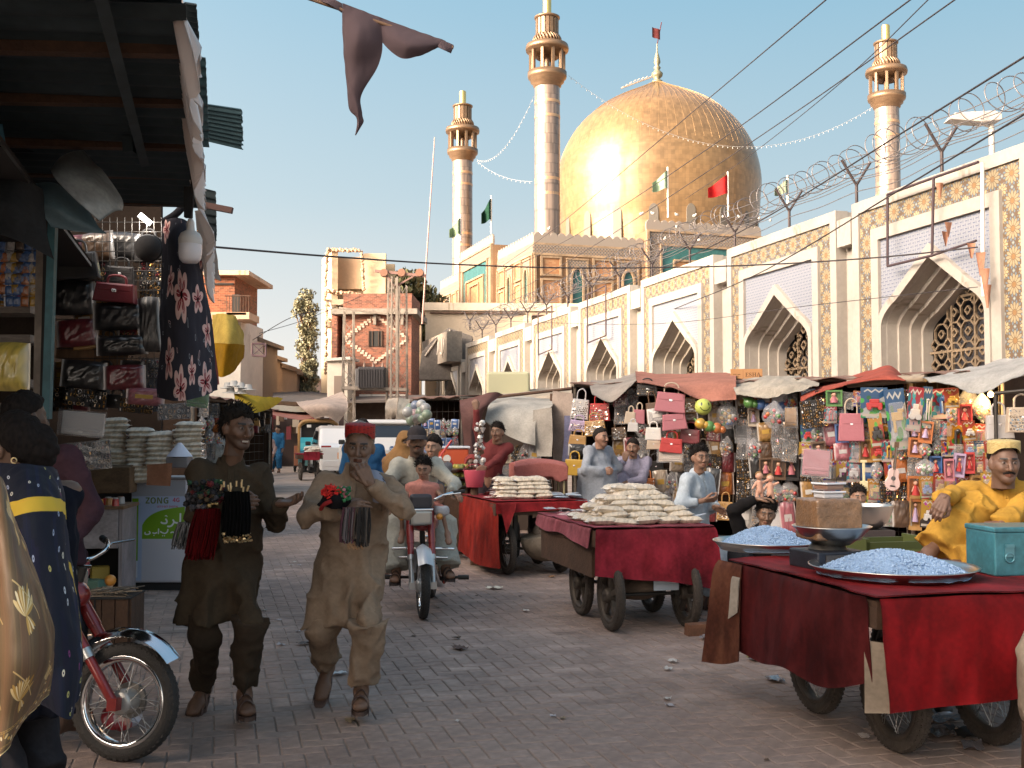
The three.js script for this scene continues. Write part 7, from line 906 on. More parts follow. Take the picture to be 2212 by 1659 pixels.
{
const b=mesh('smiley_ball',put(new THREE.SphereGeometry(18 / px(14.5),28,20)),mat([.75,.75,.7],.4,0,{map:ctex(256,128,(g)=>{g.fillStyle='#c3cf6a';g.fillRect(0,0,256,128);g.fillStyle='#22331c';for(const x of[44,84]){g.beginPath();g.ellipse(x,50,5,9,0,0,7);g.fill();}g.strokeStyle='#22331c';g.lineWidth=4;g.beginPath();g.arc(64,58,26,.3,2.84);g.stroke();})}));b.position.copy(at(1519,879,14.5));b.rotation.y=.1;tag(b,'yellow green smiley ball hanging at the bag stall','ball');
[[1513,915,'yellow','yellow orange fruit toy hanging below the smiley ball, left'],[1532,921,'green','green fruit toy hanging below the smiley ball, middle'],[1548,925,'orange','orange green fruit toy hanging below the smiley ball, right'],[1643,874,'blue','small blue ball under the beige cloth at the narrow stall, left'],[1689,878,'blue','small blue ball under the beige cloth at the narrow stall, right'],[1618,870,'green','dark green ball under the beige cloth of the narrow stall']].forEach(([u,v,c,l])=>{const t=thing('toy_fruit',l,'toy',at(u,v,14.3));mesh('fruit',[sph(.075,12),sph(.05,10,.07,-.02,.02)],colM(c,.3,0,{clearcoat:.5}),t);mesh('leaf',put(new THREE.ConeGeometry(.03,.09,5),-.06,.05,0,0,0,.8),colM('green'),t);});
const g=thing('toy_guitar','pink white toy guitar in a clear pack beside the tall gun card','toy guitar',at(1930,1022,12.7),-.1);g.rotation.z=-.12;const s=1 / px(12.7);mesh('body',sdfMesh((x,y,z)=>max(smin(hyp(x,y+.12)-.085,hyp(x,y-.0)-.062,.05),abs(z)-.02),[-.1,-.22,-.03],[.1,.08,.03],.006),mat([.55,.40,.38],.35,0,{clearcoat:.5}),g);mesh('neck',[box(.03,.26,.02,0,.17,.012),box(.05,.07,.02,0,.33,.01)],colM('brown'),g);mesh('sound_hole',put(new THREE.CircleGeometry(.026,16),0,-.06,.023),voidM,g);mesh('bridge',box(.06,.014,.012,0,-.15,.024),colM('black'),g);mesh('strings',[-1,0,1].map((i)=>rod(V(i*.007,-.15,.028),V(i*.005,.3,.026),.0015,4)),steel,g);
[[1640,1050,'naked pink baby doll hanging left behind the black shirted boy'],[1664,1055,'naked pink baby doll hanging right behind the black shirted boy']].forEach(([u,v,l],i)=>{const t=thing('baby_doll',l,'doll',at(u,v,11.2),.1-i*.3),sk=[.50,.27,.19];t.scale.setScalar(.6);mesh('body',sdfMesh(capsF([cap(V(0,.06,0),V(0,-.08,0),.05,.06),cap(V(0,.17,0),V(0,.172,.01),.062),cap(V(-.05,.06,0),V(-.13,-.04,.03),.025,.02),cap(V(.05,.06,0),V(.13,.1,.03),.025,.02),cap(V(-.03,-.1,0),V(-.06,-.26,.04),.034,.022),cap(V(.03,-.1,0),V(.07,-.28,.02),.034,.022)],.02),[-.2,-.34,-.1],[.2,.26,.12],.009,(x,y,z)=>sk),skinM,t);mesh('hair',sph(.064,12,0,.19,-.012),mat([.2,.11,.04],.8),t);});
const sp=thing('toy_spade','cream toy spade hanging with blue toys above the stern boy','toy spade',at(1866,1028,12.9));mesh('spade',[rbox(.03,.24,.02,.006,0,.05,0),rbox(.1,.12,.02,.01,0,-.12,0),rbox(.08,.03,.02,.008,0,.17,0)],mat([.62,.55,.33],.4),sp);
const bx=thing('carton','brown cardboard carton printed ESHA lying on the stall roof','carton',at(1612,811,16.2),-.2);const ct=mat([.85,.8,.74],.85,0,{map:ctex(256,90,(q)=>{q.fillStyle='#b0855c';q.fillRect(0,0,256,90);q.fillStyle='#5a3c28';q.font='bold 44px serif';q.fillText('ESHA',118,60);q.fillRect(20,38,30,5);q.fillRect(56,40,24,5);q.fillRect(24,54,44,4);q.beginPath();q.arc(240,62,9,0,7);q.fill();q.fillStyle='#8d6744';q.fillRect(100,0,3,90);})});mesh('box',box(.46,.17,.4,0,0,0),mat([.36,.22,.12],.9,0,{map:T.grime}),bx);mesh('printed_front',put(new THREE.PlaneGeometry(.46,.17),0,0,.203),ct,bx);mesh('tape',box(.47,.012,.05,0,.082,0),mat([.42,.3,.18],.4),bx);
const lp=thing('bare_lamp','bright bare bulb glowing at the top of the yellow toy stall','lamp',at(2140,852,12.6));mesh('bulb',sph(.035,12),mat([1,.75,.4],.4,0,{emissive:new THREE.Color(1,.66,.25),emissiveIntensity:3}),lp);mesh('socket',cyl(.02,.022,.06,10,0,.06,0),darkSteel,lp);mesh('cord',rod(V(0,.08,0),V(0,.3,-.1),.006,5),darkSteel,lp);const pl=new THREE.PointLight(new THREE.Color(1,.62,.24),1.1,0,2);pl.position.copy(lp.position).add(V(-.05,-.02,.12));pl.castShadow=true;scene.add(pl);
const sh=mesh('sling_pole',[rod(at(2150,852,11.7),at(2153,1010,11.7),.02),rod(at(2148,850,11.7),at(2230,842,11.4),.02)],darkSteel);tag(sh,'dark frame holding the scale patterned bag behind the vendor','rack');sh.name='bag_rack';
const rl=mesh('pale_roller',rod(at(1832,829,13.9),at(2000,816,13.2),.055,12),mat([.42,.36,.29],.8,0,{map:T.grime}));tag(rl,'long pale rolled pole across the top of the red cloth stall','pole');
const po=mesh('pale_post',rod(at(1719,850,14.5),at(1728,1030,14.5),.05,12),mat([.44,.40,.37],.7,0,{map:T.grime}));tag(po,'pale grey post between the narrow stall and the red cloth stall','post');
}
const tc=clothM([.40,.175,.13]),gcl=clothM([.34,.30,.265]),wcl=clothM([.42,.38,.32]),lgc=clothM([.40,.39,.37]);
tarp('grey cloth flap drooping at the left front of the bag stall roof',[[[1276,822,17.6],[1320,820,17.6],[1376,806,17.4]],[[1274,836,16],[1320,834,15.8],[1374,822,15.6]],[[1280,852,15.4],[1322,868,15.2],[1360,838,15]]],gcl);tarp('terracotta cloth sagging over the right half of the bag stall',[[[1372,802,17.4],[1440,808,17.2],[1520,806,17],[1590,808,16.8]],[[1374,816,15.6],[1440,826,15.3],[1515,824,15],[1590,822,14.8]],[[1376,826,14.9],[1440,836,14.7],[1530,866,14.5],[1590,862,14.4]]],tc);
tarp('bunched beige white cloth on the narrow stall roof',[[[1586,828,16.2],[1640,816,16],[1700,814,15.8],[1772,822,15.4]],[[1584,836,14.7],[1640,826,14.5],[1705,820,14.3],[1770,828,14.1]],[[1590,850,14.2],[1632,858,14.1],[1700,850,13.9],[1768,838,13.8]]],wcl,{fold:.07,fr:6});
tarp('brick red cloth rising to a peak over the right hand trinket stall',[[[1728,832,15.6],[1800,822,15.2],[1880,800,14.9],[1922,791,14.6],[1958,820,14.4]],[[1728,846,14.2],[1800,832,13.9],[1870,816,13.6],[1918,808,13.4],[1956,822,13.3]],[[1730,868,13.8],[1790,842,13.6],[1860,826,13.4],[1915,820,13.2],[1954,824,13.1]]],clothM([.36,.085,.06]),{fold:.02});
tarp('white grey tarpaulin hanging over the yellow toy stall at the right',[[[1990,812,14.2],[2060,800,13.8],[2140,786,13.4],[2240,764,12.8]],[[1994,818,12.9],[2060,816,12.5],[2140,806,12.2],[2240,792,11.8]],[[2010,824,12.5],[2060,832,12.2],[2114,850,11.9],[2170,828,11.6],[2240,826,11.4]].slice(0,4)],lgc,{fold:.05});
{
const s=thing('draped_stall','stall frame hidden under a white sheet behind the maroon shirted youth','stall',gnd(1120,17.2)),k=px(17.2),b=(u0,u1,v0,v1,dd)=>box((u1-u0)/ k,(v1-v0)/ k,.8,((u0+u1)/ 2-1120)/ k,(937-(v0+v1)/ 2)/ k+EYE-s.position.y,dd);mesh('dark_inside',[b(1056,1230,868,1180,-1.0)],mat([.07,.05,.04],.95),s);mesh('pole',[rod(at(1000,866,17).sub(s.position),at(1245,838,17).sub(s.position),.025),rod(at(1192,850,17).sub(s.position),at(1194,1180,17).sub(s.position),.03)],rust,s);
tarp('white sheet draped over the frame behind the maroon shirted youth',[[[1058,860,17.6],[1100,858,17.5],[1150,860,17.4],[1194,866,17.2]],[[1054,880,16.6],[1100,876,16.5],[1150,880,16.4],[1192,878,16.3]],[[1048,908,16.3],[1090,918,16.2],[1140,920,16.1],[1160,902,16.1]],[[1050,912,16.25],[1095,940,16.15],[1130,955,16.0],[1156,962,16.0]]],clothM([.46,.435,.39]),{fold:.04});
tarp('narrow white cloth panel hanging to the right of the draped sheet',[[[1152,886,16.1],[1192,880,16]],[[1152,930,16.1],[1194,930,16]],[[1160,986,16.1],[1192,986,16]]],clothM([.46,.42,.37]));tarp('dusty pink grey cloth panel between the draped stall and the bag stall',[[[1194,844,16.6],[1238,850,16.4]],[[1194,920,16.6],[1236,920,16.4]],[[1196,996,16.6],[1232,1000,16.4]]],clothM([.42,.34,.29]));tarp('lavender cloth strip hanging left of the sequined bags',[[[1219,898,16.2],[1232,898,16.2]],[[1218,950,16.2],[1232,950,16.2]],[[1214,996,16.2],[1228,996,16.2]]],clothM([.30,.30,.46]),{nu:10});
tarp('maroon brown cloth hanging over a pole left of the raised arm',[[[993,866,16.4],[1020,860,16.4],[1064,848,16.4],[1086,854,16.6]],[[994,884,16],[1018,884,16],[1040,880,16],[1062,868,16.2]],[[998,920,15.9],[1018,930,15.9],[1028,920,16],[1040,900,16.1]],[[1004,990,15.9],[1020,992,15.9],[1030,990,16],[1036,985,16.1]]],clothM([.17,.085,.075]),{fold:.04});
fill('the draped stall',1060,1190,[[960,1000,6],[1000,1045,6],[1045,1090,6]],16.6,16.4,['pouch','toy_bag','bangle_rack','handbag','doll_box'],['brown','black','silver','maroon','cream','orange']);
const lace=thing('hanging_string','white and silver string of small ornaments hanging beside the maroon shirted youth','ornament string',at(1036,962,13.4)),q=[];for(let i=0;i<34;i++)q.push(tint(put(i % 3?new THREE.IcosahedronGeometry(rr(.02,.04),0):new THREE.ConeGeometry(.04,.07,6),rr(-.05,.05),.28-i*.0165,rr(-.04,.04),R()*3,R()*3),pick([PAL.white,PAL.silver,PAL.brown,PAL.white])));mesh('ornaments',q,mShiny,lace).userData.kind='stuff';
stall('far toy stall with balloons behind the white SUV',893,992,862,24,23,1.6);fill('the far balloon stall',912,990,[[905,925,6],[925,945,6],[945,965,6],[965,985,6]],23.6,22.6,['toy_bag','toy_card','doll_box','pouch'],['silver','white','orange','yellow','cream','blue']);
[[886,882,'green'],[898,876,'blue'],[910,874,'white'],[884,896,'green'],[896,894,'pink'],[908,890,'green'],[888,908,'green'],[902,905,'cream'],[913,904,'green'],[880,890,'white'],[919,882,'silver'],[922,896,'green']].forEach(([u,v,c],i)=>{const m=mesh('balloon',[put(new THREE.SphereGeometry(.105,14,10)),put(new THREE.ConeGeometry(.02,.04,6),0,-.115,0)],mat(PAL[c].map((x)=>x*.5+.2),.3,0,{transmission:.25,thickness:0}));m.position.copy(at(u,v,22.4-.1*i));tag(m,c==='blue'?'blue balloon at the top of the cluster':c==='pink'?'pink balloon in the middle of the cluster':'pale greenish or white balloon in the cluster behind the SUV','balloon','balloons at the far stall');});
tarp('cream cloth bundle hanging left of the balloons, the larger one',[[[862,858,24],[885,862,24]],[[858,884,23.6],[884,886,23.6]],[[858,904,23.6],[876,908,23.6]]],wcl,{fold:.06,nu:16});tarp('smaller cream cloth bundle left of the larger hanging one',[[[838,864,24.4],[860,860,24.4]],[[832,882,24],[856,884,24]],[[836,902,24],[852,902,24]]],clothM([.50,.42,.34]),{fold:.06,nu:14});
const yb=mesh('pale_green_tub',rbox(.75,.45,.4,.05),mat([.46,.44,.28],.6));yb.position.copy(at(1098,832,19));tag(yb,'pale yellow green tub on the stall roofs below the wall','tub');tarp('beige cloth along the roofs behind the white draped sheet',[[[1085,846,19.5],[1150,842,19.3],[1240,838,19]],[[1085,856,18],[1150,856,17.8],[1240,846,17.5]],[[1085,862,17.6],[1150,864,17.5],[1240,854,17.2]]],clothM([.48,.40,.31]));
}
{
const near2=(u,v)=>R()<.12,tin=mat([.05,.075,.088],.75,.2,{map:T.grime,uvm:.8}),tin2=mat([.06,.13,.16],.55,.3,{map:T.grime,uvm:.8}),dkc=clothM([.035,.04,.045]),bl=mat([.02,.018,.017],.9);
const corr=(label,A,B,C,D,n,m,ragged=0)=>{const g=surf(n*6,8,(s,t)=>{const p=A.clone().lerp(B,s).lerp(D.clone().lerp(C,s),t*(1+(t>.99?ragged*n3(s*40,2,1):0)));p.y+=.012*sin(s*n*2*PI);return p;},.004);return tag(mesh('tin_sheet',g,m),label,'roof sheet');};
const e=(d,y,o=0)=>V(-.92-.271*d+.75+o,y,-d);
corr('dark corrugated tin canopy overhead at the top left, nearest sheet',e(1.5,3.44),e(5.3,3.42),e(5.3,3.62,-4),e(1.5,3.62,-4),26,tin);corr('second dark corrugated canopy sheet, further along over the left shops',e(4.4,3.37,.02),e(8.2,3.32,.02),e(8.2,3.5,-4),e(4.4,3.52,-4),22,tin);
for(let i=0;i<9;i++)tag(mesh('rafter',bar(e(1.6+i*.82,3.34+.02*(i % 2),.02),e(1.6+i*.82,3.42,-3.8),.05,.07),woodDark),`wooden rafter under the dark canopy, ${['nearest', 'second nearest', 'third nearest', 'fourth nearest', 'fifth nearest', 'sixth nearest', 'seventh nearest', 'eighth nearest', 'farthest'][i]}`,'rafter');tag(mesh('roof_beam',bar(e(1.5,3.3,-.3),e(6.6,3.27,-.3),.05,.07),tin),'long teal grey beam running under the canopy near its edge','beam');tag(mesh('roof_beam',bar(e(1.5,3.24,-1.7),e(7.4,3.2,-1.7),.07,.08),woodDark),'long wooden beam running under the middle of the canopy','beam');
const q=(l,...a)=>corr(l,...a.slice(0,4).map((x)=>at(...x)),a[4],a[5]||tin2,.04);
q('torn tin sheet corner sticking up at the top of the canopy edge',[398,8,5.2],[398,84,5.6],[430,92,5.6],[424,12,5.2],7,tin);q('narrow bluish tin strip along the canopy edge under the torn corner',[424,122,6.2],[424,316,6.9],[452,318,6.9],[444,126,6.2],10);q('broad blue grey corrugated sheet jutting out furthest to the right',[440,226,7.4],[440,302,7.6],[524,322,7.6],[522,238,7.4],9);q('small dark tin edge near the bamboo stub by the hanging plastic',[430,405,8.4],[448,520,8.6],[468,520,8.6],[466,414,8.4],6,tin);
const fb=(l,d0,d1,y,o,dr,sd)=>tag(mesh('fibre_sheet',surf(120,10,(s,t)=>{const d=lerp(d0,d1,s),k=dr*(.8+.5*n3(s*5+sd,1,1))*(.55+.45*abs(sin(s*15*PI))**.6);const p=e(d,y-t*k,o+.03*sin(s*34*PI)+t*.08);return p;},.003),mat([.86,.78,.73],.5,0,{transmission:.5,thickness:0})),l,'plastic sheet');
fb('translucent scalloped plastic sheet hanging along the near canopy edge',4.55,6.1,3.46,-.03,.36,1);fb('second scalloped plastic sheet catching warm light along the canopy edge',5.9,7.4,3.40,-.03,.42,4);fb('far translucent scalloped plastic strip above the hanging lamp',7.2,8.8,3.10,.03,.50,8);
const po=(l,u0,v0,u1,v1,d,r,m)=>tag(mesh('post',[bar(at(u0,v0,d),at(u1,v1,d),r)],m),l,'post');
po('dark vertical pole beside the hanging lamp under the canopy edge',407,300,407,470,7.6,.05,bl);po('bamboo stub sticking out horizontally right of the canopy',440,443,502,455,8.2,.045,mat([.10,.05,.04],.8));po('white painted shop post left of the teal post',94,500,84,1000,7.6,.07,mat([.42,.36,.31],.8,0,{map:T.grime,uvm:1}));po('teal painted slim shop post',116,440,101,905,7.2,.05,mat([.06,.22,.27],.5,0,{map:T.grime,uvm:1}));po('black shop post between the white and teal posts',106,480,94,1000,7.5,.05,bl);po('dark hanging board strut under the canopy',268,150,280,330,6.4,.06,tin);
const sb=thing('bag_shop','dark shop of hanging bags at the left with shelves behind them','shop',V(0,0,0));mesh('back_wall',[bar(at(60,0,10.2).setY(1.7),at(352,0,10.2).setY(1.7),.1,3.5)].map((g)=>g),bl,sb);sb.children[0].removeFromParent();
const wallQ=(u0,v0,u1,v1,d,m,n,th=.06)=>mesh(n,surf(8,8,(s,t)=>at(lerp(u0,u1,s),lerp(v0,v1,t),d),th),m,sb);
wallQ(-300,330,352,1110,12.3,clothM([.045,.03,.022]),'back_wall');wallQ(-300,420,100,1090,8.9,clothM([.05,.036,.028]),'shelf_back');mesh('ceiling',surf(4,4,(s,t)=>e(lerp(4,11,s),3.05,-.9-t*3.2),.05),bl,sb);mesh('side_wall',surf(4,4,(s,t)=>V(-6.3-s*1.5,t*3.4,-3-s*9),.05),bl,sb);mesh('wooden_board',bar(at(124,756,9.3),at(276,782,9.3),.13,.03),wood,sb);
for(const v of[672,735,830,880])mesh('shelf',bar(at(-30,v,8.3),at(84,v,8.3),.06,.3),mat([.30,.26,.23],.8,0,{map:T.grime}),sb);const gm=[];for(let i=0;i<10;i++)gm.push(rod(at(205+i*16,470,9.25),at(205+i*16,850,9.25),.0035,4));for(let i=0;i<18;i++)gm.push(rod(at(120,480+i*21,9.25),at(350,480+i*21,9.25),.0035,4));mesh('wire_grid',gm,darkSteel,sb);
const bag=(k,u0,u1,v0,v1,c,l,d=9.15)=>good(k,(u0+u1)/ 2,(v0+v1)/ 2,d,u1-u0,v1-v0,c,l,.25);
[['handbag',122,212,520,603,'black','black shiny wrapped bag at the top left of the bag shop'],['handbag',212,298,596,652,'maroon','dark maroon bag in the upper middle of the bag shop'],['pouch',110,200,606,682,'black','black wrapped bag above the glossy dark red one'],['pouch',126,208,689,749,'maroon','glossy dark red bag in plastic at the left of the bag shop'],['pouch',205,307,652,714,'black','black crumpled plastic wrapped bag in the middle of the bag shop'],['pouch',212,316,724,768,'black','black bag with shiny wrapper just above the wooden board'],['pouch',136,225,778,840,'black','large black wrapped bag below the wooden board'],['pouch',228,311,788,842,'maroon','dark maroon wrapped bag below the wooden board, right'],['bangle_rack',142,228,842,878,'black','black beaded box above the white envelopes'],['pouch',300,345,640,760,'black','dark bag next to the floral dress'],['pouch',276,352,838,876,'pink','pink and black pack at the foot of the bag rows'],['bangle_rack',258,330,850,892,'gold','board of dark golden trinkets above the popcorn columns'],['shirt_pack',405,450,842,880,'green','green printed plastic pack under the floral dress'],['bangle_rack',345,410,872,905,'brown','brown jewellery pack beneath the dress hem'],['shirt_pack',135,225,890,940,'white','stack of whitish plastic envelopes left of the popcorn columns'],['bangle_rack',146,238,955,1014,'maroon','dark starry purple pack under the white envelopes']].forEach((a)=>bag(...a));
fill('the dark bag shop',118,350,[[505,560,4],[556,612,4],[610,668,5],[664,722,5],[718,756,5],[782,842,5],[842,884,6]],9.45,9.45,['pouch','pouch','handbag','bangle_rack'],['black','maroon','black','brown','maroon','black','gold'],near2);const ht=thing('round_hat','black round hat hanging left of the floral dress','hat',at(320,535,9.0));mesh('crown',sph(.11,20),colM('black',1),ht);mesh('brim',put(lathe([[.1,-.01],[.12,-.008],[.12,.008],[.1,.01]],24),0,0,-.02,PI / 2),colM('black',1),ht);
for(let i=0;i<14;i++){const u=4+i*6.4,c=['blue','orange','blue','silver','yellow','blue','brown'][i % 7],n=mesh('sachet_strip',[0,1,2,3].map((k)=>put(pillow(.06,.075,.02,i+k,PAL[c],.6),0,-k*.078,0,PI / 2)),mShiny);n.position.copy(at(u,530+(i % 3)*26,7.9));n.rotation.z=rr(-.1,.1);tag(n,`${c} sachet strip hanging at the far left shop front, ${ORD[i] || 'thirteenth or later'} from the left`.replace('thirteenth or later',i===12?'thirteenth':'fourteenth'),'sachets');}
for(let i=0;i<9;i++)good('toy_card',8+i*9,640-(i % 2)*8,8.1,12,44,'red',`small ${['blue', 'red', 'yellow', 'pink', 'dark', 'green', 'orange', 'white', 'brown'][i]} edged packet on the far left shelf, ${ORD[i]} from the left`);
const yb=thing('snack_bag','clear bag of yellow snacks hanging at the left edge above the capped man','bag',at(22,792,6.6));mesh('bag',pillow(.22,.3,.14,5,[.6,.45,.1]).applyMatrix4(new THREE.Matrix4().makeRotationX(PI / 2)),mShiny,yb);
const ac=(l,rows,m,o)=>tarp(l,rows,m,{n:'awning',c:'awning',fold:.02,...o});
ac('silvery blue plastic awning sagging under the dark canopy',[[[112,365,6.4],[135,335,6.5],[180,325,6.6]],[[118,385,6.2],[165,365,6.3],[222,372,6.4]],[[160,430,6.2],[215,405,6.3],[262,432,6.4]],[[215,478,6.3],[245,458,6.35],[262,455,6.4]]],mat([.42,.50,.54],.32,.1,{map:T.grime,clearcoat:.6}));ac('dark teal tarpaulin hanging below the silvery awning',[[[60,400,6.4],[120,398,6.4],[190,455,6.5]],[[70,430,6.2],[130,450,6.2],[210,490,6.4]],[[110,490,6.2],[170,500,6.3],[230,505,6.4]]],mat([.10,.17,.20],.6,0,{map:T.cloth}));ac('blackish sagging cloth awning at the far left of the shop front',[[[-20,385,6.0],[40,385,6.0],[90,410,6.2]],[[-20,440,5.8],[30,440,5.8],[100,500,6.0]],[[-20,500,5.9],[40,520,5.9],[116,560,6.1]]],dkc);ac('dark hanging valance board behind the awnings',[[[-40,240,6.6],[100,245,6.8],[250,300,7.0]],[[-40,330,6.6],[100,330,6.8],[250,350,7.0]]],dkc);tag(mesh('blue_cloth',cloth([[at(-8,270,5.6),at(6,268,5.6)],[at(-8,320,5.6),at(14,318,5.6)]],6,8,.01),clothM([.08,.2,.28])),'small blue cloth scrap at the left picture edge under the canopy','cloth');
const lb=thing('lamp_bulb','big white unlit lamp bulb hanging on a cable under the canopy edge','lamp',at(411,530,6.6)),k=1 / px(6.6);mesh('globe',lathe([[.01,-39],[16,-38],[23,-30],[25,-15],[25,0],[24.6,2]].map(([a,b])=>[a*k,b*k]),32),mat([.62,.60,.62],.35,0,{clearcoat:.4}),lb);mesh('body',lathe([[25.4,2],[25.4,14],[20,26],[9,33],[8,50],[5,58],[.01,59]].map(([a,b])=>[a*k,b*k]),32),mat([.56,.52,.48],.5),lb);mesh('cable',tube([V(0,58*k,0),V(.01,100*k,0),V(-.01,210*k,0)],.009,12,6),bl,lb);
const tl=thing('tube_light','short bright white tube light inside the dark bag shop','lamp',at(313,473,9.4));mesh('tube',bar(at(302,464,9.4).sub(tl.position),at(325,483,9.4).sub(tl.position),.045,.03),mat([1,1,1],.4,0,{emissive:new THREE.Color(1,.95,.9),emissiveIntensity:2.2}),tl);const pl=new THREE.PointLight(new THREE.Color(1,.93,.85),.45,0,2);pl.position.copy(at(313,480,9.2));pl.castShadow=true;scene.add(pl);
const fT=ctex(1024,1024,(c,W)=>{c.translate(0,W);c.scale(1,-1);c.fillStyle='#37363e';c.fillRect(0,0,W,W);const fl=(x,y,r,n)=>{for(let i=0;i<n;i++){c.save();c.translate(x,y);c.rotate(i*2*PI / n+r);c.fillStyle='#d9b3ab';c.beginPath();c.ellipse(r*.62,0,r*.52,r*.34,0,0,7);c.fill();c.fillStyle='#8d3b40';c.beginPath();c.ellipse(r*.42,0,r*.34,r*.15,0,0,7);c.fill();c.strokeStyle='#efd9d2';c.lineWidth=3;c.beginPath();c.moveTo(r*.3,0);c.lineTo(r,0);c.stroke();c.restore();}c.fillStyle='#1c1517';c.beginPath();c.arc(x,y,r*.16,0,7);c.fill();};[[470,540,130,6],[250,470,80,5],[760,560,70,5],[250,830,80,5],[430,950,95,6],[620,880,60,5],[810,940,85,5],[880,720,70,5],[160,120,110,5],[600,240,80,5],[930,330,70,5]].forEach((a)=>fl(...a));for(let i=0;i<60;i++){c.strokeStyle=i % 3?'#8d9096':'#c4a7a5';c.lineWidth=4;c.beginPath();c.ellipse(hash(i,1,8)*W,hash(i,2,8)*W,10+14*hash(i,4,4),7,hash(i,3,8)*3,0,7);c.stroke();}});
const dr=thing('floral_dress','long charcoal dress with pink and white flowers hanging at the shop corner','dress',at(405,600,8.5)),fl=cloth([[at(352,478,8.4),at(372,470,8.3),at(398,474,8.3),at(416,490,8.5)],[at(352,560,8.3),at(378,560,8.15),at(412,562,8.2),at(436,566,8.5)],[at(346,700,8.3),at(378,700,8.1),at(420,700,8.15),at(456,700,8.5)],[at(342,858,8.3),at(380,866,8.1),at(424,860,8.15),at(472,842,8.5)]].map((r)=>r.map((p)=>p.sub(dr.position))),70,60,.035,6,.006,5);mesh('cloth',fl,mat([.92,.92,.92],1,0,{map:fT,specularIntensity:.4}),dr);mesh('neck_gather',tube([at(352,480,8.4),at(380,462,8.4),at(400,440,8.4)].map((p)=>p.sub(dr.position)),.03,10,7),clothM([.03,.028,.033]),dr);
tag(mesh('plastic_cover',cloth([[at(428,440,8.8),at(462,430,8.8)],[at(430,520,8.6),at(466,520,8.7)],[at(440,590,8.6),at(478,608,8.7)]],16,24,.05,9),clothM([.40,.33,.28])),'crumpled beige plastic cover hanging right of the floral dress','plastic cover');tag(mesh('red_scarf',cloth([[at(446,700,8.7),at(458,700,8.7)],[at(450,840,8.7),at(474,830,8.7)]],8,16,.03),clothM([.40,.12,.11])),'pink red scarf edge behind the floral dress','scarf');
const cb=[[246,905,1036,'leftmost'],[306,925,1036,'second'],[346,936,1002,'third'],[262,968,1040,'front left'],[408,908,992,'rightmost, striped']];cb.forEach(([u,v0,v1,w])=>{let i=0;for(let v=v1;v>v0;v-=10.5){const o=mesh('popcorn_bag',popG[i++% 4],pbM);o.position.copy(at(u+rr(-3,3),v,11.05));o.rotation.set(rr(-.06,.06),.3+rr(-.15,.15),rr(-.08,.08));o.scale.set(1.42,1.1,1.25);tag(o,`bag of popcorn in the ${w} column at the left shop`,'popcorn bag',`popcorn column, ${w}, at the left shop`);}});
const tb=thing('shop_table','white fronted shop table with candy jars on top at the left','table',gnd(212,10.4),.12),K2=px(10.4);mesh('front',rbox(.58,.36,.03,.008,-.02,.72,.3),mat([.44,.40,.42],.6,0,{map:T.grime}),tb);mesh('side',box(.03,.9,.6,.29,.45,0),mat([.36,.32,.34],.6,0,{map:T.grime}),tb);mesh('top',box(.64,.03,.66,0,.915,0),wood,tb);mesh('inside',[box(.56,.5,.02,-.02,.25,-.25),box(.02,.9,.6,-.3,.45,0)],bl,tb);
for(let i=0;i<26;i++){const c=pick(['orange','yellow','red','silver','gold']),m=mesh('candy_jar',[cyl(.03,.034,.05,10,0,.025,0),cyl(.028,.028,.014,10,0,.057,0)],colM(c,.3,0,{clearcoat:.5}));m.position.copy(tb.localToWorld(V(rr(-.27,.24),.93,rr(-.2,.3))));tag(m,`${c} candy jar on the white fronted table`,'jar',`${c} candy jars on the white table`);}
const bx=(n,l,u,v,d,w,h,dd,m,ry=.1)=>{const t=thing(n,l,'box',at(u,v,d),ry);mesh('box',rbox(w,h,dd,.012,0,0,0),m,t);mesh('flap',box(w*.96,.008,dd*.5,0,h / 2+.004,dd*.2,.12),m,t);return t;};
bx('cardboard_box','brown cardboard box behind the candy table',242,1036,10.9,.42,.26,.3,mat([.20,.12,.06],.9,0,{map:T.grime}));bx('small_box','yellow and black small box under the candy table',216,1238,10.3,.16,.12,.12,mat([.4,.28,.05],.6),.5);bx('small_box','greenish packet box lying under the candy table',208,1262,10.2,.18,.08,.14,mat([.14,.26,.2],.6),-.4);bx('small_box','red and chrome headlamp box at the knee of the navy woman',178,1226,9.6,.12,.14,.1,mat([.3,.05,.06],.3),.3);bx('book_stack','pale stacked books under the candy table by the navy shawl',165,1190,10.2,.14,.16,.2,mat([.45,.36,.28],.8),.2);
tag(mesh('handle_stub',rod(at(146,1128,8.2),at(172,1108,8.2),.018,10),rubber),'black handlebar end pointing right in front of the white table','handle');
const cr=thing('wooden_crate','dark wooden slatted crate with straw on top behind the parked wheel','crate',gnd(243,8.5),.06);for(let i=0;i<4;i++)mesh('slat',box(.092,.34,.02,-.15+i*.1,.18,.19),woodDark,cr);for(let i=0;i<3;i++)mesh('slat',box(.02,.34,.115,.205,.18,-.12+i*.12),woodDark,cr);mesh('body',box(.39,.33,.36,0,.17,0),mat([.05,.03,.02],.9),cr);mesh('strap',[box(.012,.36,.01,-.05,.18,.205),box(.43,.012,.42,0,.352,0)],bl,cr);const st=[];for(let i=0;i<60;i++)st.push(tint(bar(V(rr(-.2,.1),.36+rr(0,.03),rr(-.18,.18)),V(rr(-.1,.24),.36+rr(0,.05),rr(-.18,.2)),.008,.004),pick([[.35,.27,.19],[.22,.16,.11],[.1,.08,.06]])));mesh('straw',st,mGen,cr).userData.kind='stuff';
